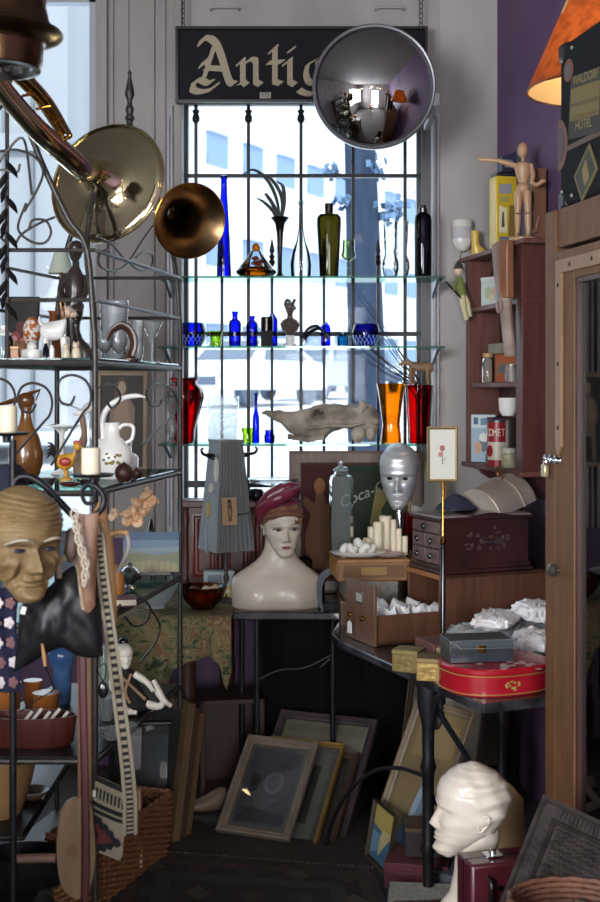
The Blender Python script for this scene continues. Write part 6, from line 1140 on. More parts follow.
for i, (px, dy, lb) in enumerate(((346, .02, 'white shell at the canister side of the lacy dish'), (352, -.01, 'white shell with dark holes at the front of the lacy dish'), (359, .015, 'topmost white shell in the lacy dish'), (366, -.008, 'white shell at the candle side of the lacy dish'), (371, .02, 'pale shell behind the candle side of the lacy dish'))):
    b = MB(k); b.tube([(0.55*10*(1-u)*math.cos(u*11), .5*8*(1-u)*math.sin(u*11), 7*(u*1.3-.4)) for u in [q/18 for q in range(19)]], [8*.5*(1-u)**.7+.2 for u in [q/18 for q in range(19)]], 8); solo(b, 'seashell', SHW, lb, 'seashell', W(px, sy(SZ, 4.8)-(8 if i != 2 else 13), 4.79+dy), rot=(rr.uniform(0, 1), 1+rr.uniform(-.4, .4), rr.uniform(0, 3)), group='white shells')
t = thing('saucer', 'small pinkish scalloped saucer beside the white candles', 'dish', W(389, sy(SZ, 4.80), 4.80)); MB(k).lathe([(.1, .5), (9, .5), (15, 3), (17, 4.4), (15, 4.8), (8, 2), (.1, 1.6)], 40, sy=.6, flute=.04, fn=16).build('dish', mat('pinkish_china', '#b8a6a0', .3), t)
for px, dd, h, r_, lb in ((367, 4.90, 16, 4.4, 'shortest cream pillar candle at the canister end of the group'), (372, 4.935, 26, 4.4, 'second shortest cream candle, just taller than the end one'), (378, 4.90, 32, 5, 'cream pillar candle third from the canister'), (385.5, 4.945, 37, 6.5, 'thick tall cream pillar candle in the middle of the group'), (393.5, 4.88, 35, 3, 'slim tall cream candle in front of the silver mask stem'), (399, 4.88, 26, 2.8, 'slim cream candle one step lower before the silver mask stem'), (405, 4.87, 19, 2.8, 'slim short cream candle nearest the jewellery chest')):
    ware('candle', lb, 'candle', px, sy(SZ, dd), dd, [(.1, 0), (r_, 0), (r_, h-1), (r_*.8, h), (.1, h-.5)], WAX, 'cream candles', parts=(('wick', [(.25, h-1), (.25, h+1.6), (.05, h+2)], BLACKLAC),))
ware('tumbler', 'ruby red glass tumbler behind the slim candles', 'glass', 407, sy(SZ, 4.99), 4.99, [(.1, 0), (5.5, 0), (7.5, 38), (6.9, 38)], REDG)
# silver mask head on a stem
D = 4.97; t = thing('silver_mask', 'silver mannequin face on a thin stem above the white candles', 'mask', W(399.5, sy(SZ, D), D), R(-10)); k = D/F
MB(k).lathe([(.1, 0), (12, 0), (11, 2), (4, 5), (3.6, 16), (5.4, 26), (4, 40), (3.4, 50), (.1, 54)], 20).build('stem', SILVER, t)
b = MB(k); b.X = Mx.Translation((0, 2, 44)) @ Mx.Rotation(R(4), 4, 'X') @ Mx.Scale(65, 4) @ Mx.Scale(.88, 4, (1, 0, 0))
h0 = MB(); head_shape(h0, nose=.8, eye=.7, lip=.8, front_only=True, nz=110, na=80)
h0.f = [f for f in h0.f if not all(((abs(h0.v[i].x)-.138)/.068)**2+((h0.v[i].z-.49)/.030)**2 < 1 for i in f)]; h0.m = [0]*len(h0.f)
b.add([tuple(v) for v in h0.v], h0.f); b.build('face', mat('matt_silver', '#c6c8cc', .38, .55), t, solid=.003, smooth=80)
# gold boxes, books, tin
crate('brass_box', 'small embossed brass box at the front edge of the iron table, under the drawer', (W(391, 672, 3.99).x+.004, 4.0, TZ), R(-25), .085, .075, .07, mat('embossed_brass', '#6e5f34', .4, .6, '#86754a', 60, bump=.4), mat('brass_lid', '#857448', .4, .5), .014)
crate('brass_box', 'embossed brass box next to the brown leather book', (W(416, 682, 3.86).x+.002, 3.87, TZ), R(-14), .095, .085, .07, mat('embossed_brass2', '#7d6334', .35, .6, '#98804a', 60, bump=.4), mat('brass_lid2', '#75603c', .4, .5), .014)
t = thing('leather_book', 'thick brown leather-bound book between brass boxes and paper bags', 'book', (W(433, 660, 4.02).x, 4.0, TZ), R(18)); MB().bx(0, .2, 0, .15, 0, .008).bx(0, .2, 0, .15, .075, .083).bx(0, .008, 0, .15, .004, .08).build('cover', mat('brown_cover', '#573630', .4, 0, '#66443c', 12), t, bevel=.002); MB().bx(.008, .19, .006, .144, .008, .075).build('pages', flat('#a9937c'), t)
t = thing('red_tin', 'large rounded bright red tin with gold lines at the table corner', 'tin', (.592, 3.80, TZ), R(23)); RT = mat('red_tin_paint', '#8f1220', .25, 0, '#9d1826', 6, coat=.4)
sq_ = [(.168*math.copysign(abs(math.cos(a))**.8, math.cos(a)), .135*math.copysign(abs(math.sin(a))**.8, math.sin(a))) for a in [2*math.pi*i/64 for i in range(64)]]
MB().plate(sq_, 0, .068).build('body', RT, t, bevel=.004); MB().plate([(x*1.012, y*1.015) for x, y in sq_], .062, .082).build('lid', RT, t, bevel=.006)
for z in (.008, .061): MB().tube([(x*1.012, y*1.014, z) for x, y in sq_], .0016, 6, closed=True).build('gold_line', mat('gold_line', '#b39a55', .4, .5), t)
b = MB(); rr = random.Random(6)
for i in range(14): b.ell((-.02+rr.gauss(0, .014), -.135, .032+rr.gauss(0, .007)), (.005, .0016, .004), 8, 5)
b.build('gold_flowers', mat('gold_line', '#b39a55', .4, .5), t)
b = MB()
for i in range(18): b.ell((.0+rr.gauss(0, .05), .0+rr.gauss(0, .03)-.09, .0825), (.012, .009, .0008), 8, 5)
b.build('lid_print', mat('silver_print', '#a79a98', .4), t)
t = crate('black_box', 'small black lacquer box with pale edges on the red tin', (W(450, 666, 3.74).x, 3.735, TZ+.083), R(8), .195, .12, .066, mat('slate_lacquer', '#23282d', .3, 0, '#2d3339', 10, coat=.3), mat('slate_lid', '#3b444a', .3, 0, '#474f54', 9, coat=.3), .022, clasp=BRASS)
b = MB(); moulding(b, .195, .12, [(0, 0), (.002, .001), (.004, 0)]); b.build('pale_edging', flat('#9aa09c'), t, loc=(0, 0, .0665), rot=(R(-90), 0, 0)).scale = (1, -1, -1)
PLB = gl('plastic_bag', '#e2e4e8', '#b4b8be', milky=.6, rough=.15, bump=.3, bscale=30)
BAGS = [((.60, 4.30, 0), .20, .16, .085, 'clear plastic bag of papers at the card-file case end of the heap'), ((.66, 4.12, .0), .20, .15, .075, 'clear plastic bag of white paper lying behind the black box'), ((.75, 4.36, .0), .24, .17, .10, 'large plastic bag at the back of the heap against the card-file case'), ((.80, 4.16, .0), .2, .16, .09, 'plastic bag of cards at the cabinet side of the heap'), ((.67, 4.28, .085), .24, .14, .05, 'long plastic bag lying across the top of the heap'), ((.76, 4.05, .05), .19, .12, .065, 'bright white bag at the cabinet side above the red tin'), ((.82, 4.27, .11), .22, .14, .06, 'topmost white paper bag beside the cabinet')]
for i, ((x, y, z), w, h, th, lb) in enumerate(BAGS):
    t = thing('paper_bag', lb, 'bag', (x, y, TZ+z+.004), .3*i, 'bags heaped on the iron table')
    def blob(s_, sd, am, w=w, h=h, th=th):
        def f(u, v):
            a = 2*math.pi*u; q = math.sin(math.pi*v)**.5; p = V((math.cos(a)*q*3, math.sin(a)*q*3, v*2+sd)); n_ = 1+am*NZ.noise(p*1.6)+am*.6*NZ.noise(p*4)
            return V((w/2*s_*q*math.copysign(abs(math.cos(a))**.6, math.cos(a))*n_, h/2*s_*q*math.copysign(abs(math.sin(a))**.6, math.sin(a))*n_, th*(.5-.5*s_*math.cos(math.pi*v))*(1+am*NZ.noise(p*2.3+V((5, 5, 5)))) if s_ == 1 else th*(.5-.36*math.cos(math.pi*v))))
        return f
    b = MB(); b.grid(blob(1, i*2.3, .2), 44, 22); b.build('film', PLB if i not in (1, 4, 5, 6) else mat('bright_paper', '#e2e1e4', .6), t, smooth=50)
    b = MB(); b.grid(blob(.8, i*1.3, .2), 20, 10); b.build('contents', mat(('white_paper', 'tan_paper', 'grey_paper')[i % 3], ('#d7d7da', '#b39a7c', '#8d9089')[i % 3], .7), t, smooth=20)
t = thing('kraft_card', 'tan card corner sticking out of the bags beside the cabinet', 'card', (.80, 4.02, TZ+.10), rot=(R(70), R(12), R(30))); MB().bx(-.05, .05, -.001, .001, 0, .07).build('sheet', flat('#b08d68'), t, smooth=0)
# ------------------------------------------------------------------ wall shelf
ax, ay = V((.181, -.983, 0)).normalized(), V((.983, .181, 0)).normalized(); WZ = math.atan2(ax.y, ax.x)
wo = V((.7237, 5.45, 1.336)); Ls, Hs, Ds = .69, .872, .15
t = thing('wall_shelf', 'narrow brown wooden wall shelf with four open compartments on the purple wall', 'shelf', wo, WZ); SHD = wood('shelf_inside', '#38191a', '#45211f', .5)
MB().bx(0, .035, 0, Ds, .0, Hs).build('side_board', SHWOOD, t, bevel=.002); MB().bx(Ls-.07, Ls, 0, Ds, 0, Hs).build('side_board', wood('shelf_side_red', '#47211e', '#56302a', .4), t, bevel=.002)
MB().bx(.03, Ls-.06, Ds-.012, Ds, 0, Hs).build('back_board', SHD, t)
for nm, z, ex in (('top_board', Hs, .055), ('shelf_board', .658, 0), ('shelf_board', .335, 0), ('bottom_board', -.018, .03)): MB().bx(-ex, Ls+ex*.6, -.012 if ex else .006, Ds, z-(0 if ex else .01), z+(.02 if ex else .01)).build(nm, SHWOOD, t, bevel=.003)
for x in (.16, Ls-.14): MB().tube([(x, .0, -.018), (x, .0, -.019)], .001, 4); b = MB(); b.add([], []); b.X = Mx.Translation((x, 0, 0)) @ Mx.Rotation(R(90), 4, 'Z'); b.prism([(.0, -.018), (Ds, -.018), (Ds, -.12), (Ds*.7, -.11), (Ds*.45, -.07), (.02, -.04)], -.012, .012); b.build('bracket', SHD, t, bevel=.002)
def onsh(px, y0, z):
    o = wo+ay*y0; u = (px-300)/F; tt = (u*o.y-o.x)/(ax.x-u*ax.y); p = o+ax*tt; return V((p.x, p.y, wo.z+z))
def shbox(nm, lb, cat, px, y0, z, L, Dp, H, m_, lid=None, lh=.012, rz=0, **k_): return crate(nm, lb, onsh(px, y0, z+.0), WZ+rz, L, Dp, H, m_, lid, lh, cat, **k_)
def shware(nm, lb, cat, px, y0, z, prof, m_, **kw):
    p = onsh(px, y0, z); return ware(nm, lb, cat, px, sy(p.z, p.y), p.y, prof, m_, **kw)
TOPZ = Hs+.0205
t = thing('wall_pocket', 'white wall pocket with a grey band on the grey column beside the shelf', 'wall pocket', W(462, 252, 5.46)); k = 5.46/F
MB(k).lathe([(.1, 0), (4, 1), (8, 5), (10, 11), (10.4, 31), (9.6, 32), (9.2, 30), (8.6, 11), (.1, 8)], 26, sy=.7).build('body', mat('offwhite_china', '#cbc6c0', .3), t); MB(k).lathe([(10.35, 13), (10.6, 25)], 26, sy=.7, cap=False).build('label_band', flat('#aaa9ad'), t); MB(k).bx(-5, 5, 6, 9.5, 8, 30).build('back_plate', mat('offwhite_china', '#cbc6c0', .3), t)
p = onsh(479, .05, TOPZ); t = thing('ceramic_shoe', 'yellow ceramic high shoe beside the mug on the wall shelf', 'ornament', p, R(10)); k = p.y/F
b = MB(k); b.loft([[(x0+rx*math.cos(a), 5*math.sin(a)*q, z) for a in s8] for z, x0, rx, q in ((0, 1, 8.5, 1), (4, 1, 8.6, 1), (8, -1, 7, 1), (11, -3.4, 4.6, .9), (17, -4, 3.8, .8), (23, -4, 4.2, .85), (26, -4, 4, .8))]); b.build('boot', mat('yellow_glaze', '#c9a544', .3, 0, '#d8bb62', 10), t)
MB(k).bx(3, 9, -5, 5, -.0, 3).build('sole', mat('dark_sole', '#2a1d16', .5), t)
p = onsh(503, .055, TOPZ); t = thing('biscuit_tin', 'tall yellow printed tin standing behind the artist mannequin', 'tin', p, R(14)); k = p.y/F
MB(k).bx(-11, 11, -9, 9, 0, 72).build('body', mat('yellow_tin', '#c9aa28', .35, 0, '#d2b63c', 8, coat=.2), t, bevel=.004)
art(t, 'printed_front', 20*k, 68*k, -10*k, 2*k, -9*k-.0033, '#c4a62c', [('#d6cfae', [(.08, .2), (.5, .2), (.5, .55), (.08, .6)]), ('#8f8f9a', [(.1, .76), (.75, .78), (.75, .92), (.1, .9)]), ('#a09a5a', [(.1, .64), (.6, .66), (.6, .74), (.1, .72)]), ('#7e6a3a', [(.55, .15), (.9, .15), (.9, .6), (.62, .6)]), ('#6d7286', [(.1, .05), (.8, .05), (.8, .14), (.1, .14)]), ('#5a4a2c', [(.2, .28), (.36, .28), (.32, .5), (.24, .5)])], .35)
MB(k).bx(-10, 10, -8, 8, 72, 75.5).build('lid', mat('dark_lid', '#26252c', .4), t, bevel=.002)
p = onsh(506, .06, TOPZ)+V((0, 0, 76*k)); t = thing('navy_carton', 'dark navy carton lying on top of the yellow tin', 'box', p, R(20)); MB(k).loft([[(-7, -5, 0), (8, -5, 0), (8, 5, 0), (-7, 5, 0)], [(-7, -5, 15), (9, -5, 21), (9, 5, 21), (-7, 5, 15)]]).build('carton', mat('navy_card', '#34344a', .5), t, bevel=.001, smooth=0); art(t, 'label', 10*k, 8*k, -5*k, 4*k, -5*k-.0033, '#77788c', [])
p = onsh(529, .085, TOPZ); shbox('wood_block', 'upright brown wood block behind the artist mannequin', 'block', 524, .075, TOPZ, .085, .06, .29, wood('block_brown', '#6b4a36', '#7d5a44'))
# artist's lay figure
p = onsh(523, .035, TOPZ); k = p.y/F; t = thing('artist_mannequin', 'jointed wooden artist mannequin with one arm stretched out on the wall shelf', 'mannequin', p, R(-14))
MW = wood('beech', '#b08a68', '#c09a78', .4, bump=.02)
MB(k).lathe([(.1, 0), (14, 0), (14, 3), (12, 4), (.1, 4)], 24).build('base', MW, t); LP = lambda P, r_, nm: MB(k).tube(spline(P, 6), [r_[min(len(r_)-1, int(i/6))] if False else lerp(r_[0], r_[1], i/(6*(len(P)-1)))*(1+.18*math.sin(math.pi*i/(6*(len(P)-1)))) for i in range(6*(len(P)-1)+1)], 12).build(nm, MW, t)
for s_ in (-1, 1):
    LP([(s_*4, 0, 50), (s_*4.6, -1, 40), (s_*5, -1, 28)], (4.4, 2.8), 'thigh'); LP([(s_*5, -1, 27), (s_*5.2, 0, 16), (s_*5.4, 0, 7)], (3.2, 1.8), 'shin'); MB(k).ell((s_*5.6, -2.5, 6), (2.5, 5, 2)).build('foot', MW, t)
MB(k).ell((0, 0, 53), (7, 5, 6)).build('hips', MW, t); b = MB(k); b.loft([[(w_*math.cos(a), .66*w_*math.sin(a), z) for a in s8] for z, w_ in ((57, 3.4), (61, 5), (68, 7.2), (74, 8.4), (78, 7), (80, 3))]); b.build('chest', MW, t)
MB(k).lathe([(1.8, 79), (1.8, 84)], 10).build('neck', MW, t); MB(k).ell((0, 0, 91), (5.4, 5.6, 8)).build('head', MW, t)
for s_, P in ((-1, [(-8, 0, 76), (-17, -2, 79), (-25, -4, 81), (-34, -5, 82), (-41, -6, 82.5)]), (1, [(8, 0, 75), (10, -1, 66), (9, -3, 58), (14, -6, 55), (20, -9, 58)])):
    LP(P[:3], (2.6, 2), 'upper_arm'); LP(P[2:], (2.2, 1.5), 'forearm'); MB(k).ell(P[-1], (3.2, 1.6, 1.8)).build('hand', MW, t); MB(k).ell(P[2], 2.3, 10, 8).build('elbow', MW, t); MB(k).ell(P[0], 3, 10, 8).build('shoulder', MW, t)
p = onsh(537.5, .0, TOPZ); t = thing('candle_snuffer', 'small curved pale bracket at the near end of the wall shelf', 'ornament', p); MB(p.y/F).tube(spline([(-4, 0, 0), (-1, 0, 4), (0, 0, 10), (2.6, 0, 17)], 5), [2.4]*6+[1.6]*10, 8).build('curl', SHWOOD, t)
# puppet hung on the shelf end
p = W(461, 322, 5.37); k = 5.37/F; t = thing('hanging_puppet', 'little puppet in a green tunic with a dark stick, hung on the shelf end', 'puppet', p, R(-10))
b = MB(k); b.loft([[(x0+rx*math.cos(a), ry*math.sin(a), z) for a in s8] for z, x0, rx, ry in ((26, 1, 6, 4), (32, 0, 5, 4), (40, -1, 4, 3), (45, -2, 3, 2.6))]); b.build('tunic', mat('green_felt', '#6e7440', .9), t)
MB(k).ell((-2.4, 0, 51), (4.4, 4.4, 5.4)).build('head', mat('puppet_skin', '#cbb096', .5), t); MB(k).lathe([(5, 53), (3.4, 58), (.4, 62)], 14, (-2.4, 0, 0)).build('hat', mat('dark_felt', '#37352f', .9), t)
for s_, P in ((-1, [(1, -2, 26), (3, -3, 14), (6, -3, 2)]), (1, [(3, 1, 26), (7, 1, 16), (9, 0, 5)])): MB(k).tube(spline(P, 5), [3.2]*5+[2.4]*6, 8).build('leg', mat('cream_felt', '#c9bd98', .9), t)
MB(k).tube(spline([(-3, -2, 42), (-7, -4, 35), (-6, -5, 31)], 5), 1.7, 8).build('arm', mat('green_felt', '#6e7440', .9), t); MB(k).tube([(-15, -6, 40), (2, -4, 22)], 1.1, 8).build('stick', BLACKLAC, t); MB(k).tube([(-2, 0, 60), (1, 3, 72)], .4, 5).build('cord', BLACKLAC, t)
# in the compartments
Z1, Z2, Z3 = .669, .346, .0035
t = shbox('picture_box', 'white box with pastel flowers in the top compartment of the wall shelf', 'box', 481, .03, Z1, .135, .05, .125, flat('#c9cfcc'), flat('#d8dcd8'), rz=R(30)); art(t, 'pastel_panel', .12, .1, .008, .008, -.0034, '#c4ccc8', [('#a9b89a', circ(.3, .5, .18, .25)), ('#c9a99a', circ(.6, .55, .14, .2)), ('#a0b4bc', circ(.75, .3, .16, .2)), ('#d0c7a4', circ(.45, .3, .12, .14))])
shware('bottle', 'little dark bottle behind the pastel box', 'bottle', 494, .10, Z1, [(.1, 0), (4, 0), (4, 34), (2, 38), (2, 46), (.1, 47)], mat('dark_bottle', '#2b2624', .3), parts=(('stopper', [(.1, 46), (2.4, 46), (2.6, 52), (.1, 53)], TANWOOD),))
p = onsh(503, -.03, .505); k = p.y/F; t = thing('wood_carving', 'carved wooden leg fragment hung on the wall shelf front, smooth above and weathered below', 'carving', p, WZ)
Bq = wood('carving_brown', '#70442c', '#8a5a3c', .4); b = MB(k); b.loft([[(x0-w_, -5, z), (x0, -8, z), (x0+w_*.7, -7, z), (x0+w_, -3, z), (x0+w_, 4, z), (x0-w_, 4, z)] for z, x0, w_ in ((42, 10, 12), (52, 7, 14), (66, 3, 17), (84, 1, 19), (92, 0, 20), (99, 0, 20))]); b.build('thigh', Bq, t, bevel=.004)
b = MB(k); b.loft([[(x0+w_*math.cos(a)*(1+.14*NZ.noise(V((a*2, z*.2, 1)))), -2+6*math.sin(a), z) for a in s8] for z, x0, w_ in ((-16, 27, 4), (-10, 26, 7), (0, 23, 7.5), (12, 20, 8), (22, 17, 9), (30, 14, 10), (38, 11, 11), (46, 9, 11))]); b.build('shin', mat('weathered_grey_wood', '#8a7870', .8, 0, '#a4938a', 14, bump=.5), t)
MB(k).tube([(14+6*math.cos(a), -9, 34+6*math.sin(a)) for a in [2*math.pi*i/16 for i in range(16)]], 1.5, 6, closed=True).build('ring_boss', mat('weathered_grey_wood', '#8a7870', .8), t)
shbox('flat_box', 'long grey-green box lying on the orange carton in the middle compartment', 'box', 488, .03, Z2+.118, .155, .09, .042, mat('grey_green_card', '#7b7766', .7, 0, '#8b8674', 16))
shware('jar', 'small yellow glass jar in the middle compartment', 'jar', 488, .02, Z2, [(.1, 0), (5.5, 0), (6, 2), (6, 22), (4, 25), (4.4, 26)], gl('honey_jar', '#e0c684', '#8f7a44', milky=.3), parts=(('lid', [(4.6, 25), (5.2, 25), (5.2, 29), (.1, 29)], TANWOOD),))
t = shbox('carton', 'orange-brown printed carton in the middle compartment', 'box', 495, .03, Z2, .13, .07, .117, mat('orange_card', '#93492a', .6, 0, '#a35835', 12), rz=R(25)); art(t, 'print', .11, .05, .01, .03, -.0034, '#8a5a40', [('#4f5a6a', [(.1, .2), (.4, .2), (.5, .8), (.2, .8)]), ('#b98a62', [(.5, .3), (.9, .3), (.9, .7), (.5, .7)])])
shware('jar', 'small clear glass jar at the near end of the middle compartment', 'jar', 511, .012, Z2, [(.1, 0), (5.5, 0), (6, 2), (6, 12), (4, 15), (4.4, 18)], CRYSTAL)
t = shbox('comic_book', 'pale blue illustrated magazine standing in the lowest compartment', 'magazine', 471, .012, Z3, .115, .012, .205, flat('#9fb4c2'), rz=R(48)); art(t, 'cover', .11, .2, .0025, .0025, -.0034, '#9db3bf', [('#c9d2d4', [(0, .72), (1, .72), (1, 1), (0, 1)]), ('#4d6a86', [(.1, .8), (.3, .8), (.3, .95), (.1, .95)]), ('#6f89a0', [(.4, .78), (.9, .8), (.9, .95), (.4, .93)]), ('#6a7684', [(.3, .4), (.9, .7), (.95, .3), (.5, .2)]), ('#c69c86', circ(.3, .3, .16, .14)), ('#34425a', [(.6, .0), (1, 0), (1, .4), (.7, .35)]), ('#e0dfd8', circ(.55, .52, .2, .1))])
shbox('dark_book', 'dark violet book standing behind the red cleanser tin', 'book', 485, .06, Z3, .05, .1, .19, mat('violet_cloth', '#2f2a3c', .6), cat='book') if False else shbox('dark_book', 'dark violet book standing behind the red cleanser tin', 'book', 487, .06, Z3, .06, .06, .195, mat('violet_cloth', '#2f2a3c', .6))
p = onsh(498, .03, Z3); k = p.y/F; t = thing('cleanser_tin', 'red and white cleanser tin with bold pale lettering in the lowest compartment', 'tin', p, R(-26))
RD = mat('tin_red', '#8f1d26', .35); MB(k).lathe([(.1, 0), (10.5, 0), (10.5, 6)], 32).build('red_foot', RD, t); MB(k).lathe([(10.5, 6), (10.5, 24)], 32, cap=False).build('white_band', flat('#c9c3b0', .35), t); MB(k).lathe([(10.5, 24), (10.5, 43), (10, 45), (.1, 45)], 32).build('red_upper', RD, t); MB(k).lathe([(10.7, 43.4), (10.7, 45.4), (10, 46), (.1, 46)], 32).build('lid', mat('tin_grey_lid', '#5b5356', .35, .6), t)
cu_ = 'COMET'
for i, ch in enumerate(cu_):
    a = -math.pi/2+(i-2)*.40; lettering(ch, 10.5*k, flat('#d8d2c0'), t, (10.65*k*math.cos(a), 10.65*k*math.sin(a), 33*k), rot=(R(90), 0, a+math.pi/2), ext=.0006, sx=.62, name='lettering')
b = MB(k); b.X = Mx.Rotation(R(-20), 4, 'Z'); b.loft([[(rx*math.cos(a)-2, -10.75+abs(rx*math.cos(a))*.08, z+rz_*math.sin(a)) for a in s8] for z, rx, rz_ in ((15, 3.6, 6), (15, 2, 3.6))]); b.build('figure_print', RD, t)
shware('cup', 'white china cup stacked on a dark canister in the lowest compartment', 'cup', 508, .06, Z3+.205, [(.1, 0), (6, 0), (9, 6), (9.6, 18), (9, 18), (5, 4), (.1, 3)], WHITEC)
shware('canister', 'dark canister under the white cup in the lowest compartment', 'canister', 508, .07, Z3, [(.1, 0), (9, 0), (9, 44), (8, 47), (.1, 47.5)], mat('dark_canister', '#3a2f2c', .4))
shware('jar', 'squat cream jar with a pale lid at the front of the lowest compartment', 'jar', 509, .018, Z3, [(.1, 0), (7, 0), (7.6, 2), (7.6, 13), (6.4, 15)], mat('cream_print', '#a8a283', .4, 0, '#c4bfa2', 40), parts=(('lid', [(6.4, 15), (7, 15.5), (7, 20), (.1, 20.6)], flat('#cfcbc4', .3)),))
# ------------------------------------------------------------------ display cabinet
ko = V((.676, 3.45, 0)); Lk, Hk, Dk = .95, 2.138, .40
t = thing('display_cabinet', 'tall oak display cabinet with a padlocked glass door filling the right edge', 'cabinet', ko, WZ); OAK2 = wood('oak_strip', '#6e543e', '#80644c', .5)
MB().bx(0, .07, 0, .05, 0, Hk).build('corner_post', CABWOOD, t, bevel=.004); MB().bx(Lk-.07, Lk, 0, .05, 0, Hk).build('corner_post', CABWOOD, t, bevel=.004)
MB().bx(0, .02, .05, Dk, 0, Hk-.004).build('side_panel', CABWOOD, t); MB().bx(Lk-.02, Lk, .05, Dk, 0, Hk-.004).build('side_panel', CABWOOD, t); MB().bx(.02, Lk-.02, Dk-.015, Dk, .0, Hk).build('back_panel', DKWOOD, t)
MB().bx(.07, Lk-.07, .008, .04, Hk-.105, Hk).build('top_rail', CABWOOD, t, bevel=.003); MB().bx(.02, Lk-.02, .04, Dk, Hk-.03, Hk-.006).build('top_board', CABWOOD, t); MB().bx(.02, Lk-.02, .02, Dk, .05, .08).build('bottom_board', CABWOOD, t)
for z in (1.78, 1.45, 1.12, .78, .42): MB().bx(.03, Lk-.03, .06, Dk-.02, z-.008, z).build('shelf', SHELFG if z != .78 else DKWOOD, t)
d0, d1, dz = .082, Lk-.08, Hk-.118
dr = MB().bx(d0, d0+.13, -.004, .03, .04, dz).bx(d1-.13, d1, -.004, .03, .04, dz).bx(d0+.13, d1-.13, -.004, .03, dz-.08, dz).bx(d0+.13, d1-.13, -.004, .03, .04, .14).build('door', CABWOOD, t, bevel=.003)
MB().bx(d0+.12, d1-.12, .012, .015, .13, dz-.07).build('pane', gl('cabinet_glass', '#d9dede', '#a3adb0', refl=2.4), dr, smooth=0)
b = MB(); b.bx(d0+.13, d0+.142, .0, .028, .14, dz-.08).bx(d0+.13, d1-.13, .0, .028, dz-.092, dz-.08); b.build('glazing_bead', DKWOOD, dr)
b = MB(); b.prism([(d0+.02, dz-.025), (d0+.02, 1.50), (d0+.035, 1.475), (d0+.06, 1.50), (d0+.06, dz-.06), (d1-.03, dz-.06), (d1-.03, dz-.025)], -.012, -.004); b.build('angle_strip', OAK2, dr, bevel=.001)
for x, z in ((d0+.04, dz-.09), (d0+.04, 1.72), (d0+.04, 1.55), (d0+.12, dz-.042), (d0+.26, dz-.042), (d0+.45, dz-.042)): MB().ell((x, -.0125, z), (.006, .003, .006), 10, 6).build('screw', mat('dark_screw', '#2d2622', .4, .6), dr)
MB().lathe([(.006, 0), (.006, .014), (.017, .02), (.018, .028), (.010, .034), (.001, .035)], 16).build('knob', mat('pewter_knob', '#6f6a63', .3, .8), dr, loc=(d0+.035, -.004, 1.17), rot=(R(90), 0, 0))
zl = 1.462
b = MB()
for i, x in enumerate((.03, .048, .066, .084, .102, .12)): b.tube([(x+.009*math.cos(a), -.010+(.004 if i % 2 else -.002), zl+.009*math.sin(a)) for a in [2*math.pi*j/12 for j in range(12)]], .0028, 6, closed=True)
b.bx(.02, .13, -.006, -.003, zl-.004, zl+.004); b.build('hasp', SILVER, t)
pk = thing('padlock', 'small pale brass padlock hanging on the cabinet hasp', 'padlock', ko+ax*.032+ay*-.012+V((0, 0, zl-.05)), WZ); MB().bx(-.014, .014, -.008, .006, 0, .034).build('lock_body', mat('pale_brass', '#b0a283', .35, .7), pk, bevel=.003); MB().tube(spline([(-.009, -.001, .032), (-.009, -.001, .046), (0, -.001, .054), (.009, -.001, .046), (.009, -.001, .032)], 5), .0028, 8).build('shackle', CHROME, pk)
def incab(x, y, z): p = ko+ax*x+ay*y; return V((p.x, p.y, z))
def kware(nm, lb, cat, x, y, z, prof, m_, **kw): p = incab(x, y, z); return ware(nm, lb, cat, 300+p.x/p.y*F, sy(z, p.y), p.y, prof, m_, **kw)
t = kware('silver_teapot', 'shiny silver teapot just behind the cabinet glass on the upper shelf', 'teapot', .235, .062, 1.781, [(.1, 0), (8, 0), (7, 2), (11, 8), (12, 14), (9, 20), (5, 22), (4.6, 24)], CHROME, parts=(('lid', [(5, 23), (3, 26), (1.4, 27), (1.6, 29), (.1, 30)], CHROME),)); MB(3.2/F).tube(spline([(-10, 0, 10), (-15, 0, 15), (-18, 0, 23)], 5), [2.4]*5+[1.6]*6, 10).build('spout', CHROME, t)
kware('black_goblet', 'black metal cup behind the cabinet glass under the teapot', 'cup', .225, .055, 1.451, [(.1, 0), (6, 0), (5, 2), (1.6, 6), (1.6, 20), (8, 30), (10, 52), (9.4, 52), (7, 32), (.1, 29)], BLACKLAC)
t = thing('white_reflection_sheet', 'tall white sheet added behind the cabinet glass in place of a window reflection', 'card', M=posed(incab(.185, .05, 1.121), ax, V((0, 0, 1))+ay*.02)); MB().bx(0, .05, -.002, 0, 0, .27).build('sheet', flat('#d4d6da'), t, smooth=0)  # white sheet stands in for a window reflected in the pane
t = thing('blue_reflection_sheet', 'small pale blue sheet added behind the cabinet glass in place of a window reflection', 'card', M=posed(incab(.19, .05, .782), ax, V((0, 0, 1))+ay*.02)); MB().bx(0, .08, -.002, 0, 0, .085).build('sheet', flat('#9aaad0'), t, smooth=0)  # blue sheet stands in for the reflected window lower down
kware('white_bowl', 'white china bowl on the lowest glass shelf of the cabinet', 'bowl', .235, .075, .421, [(.1, 0), (7, 0), (14, 8), (18, 22), (17, 23), (13, 10), (.1, 3)], mat('grey_white_china', '#b9b7b2', .3))
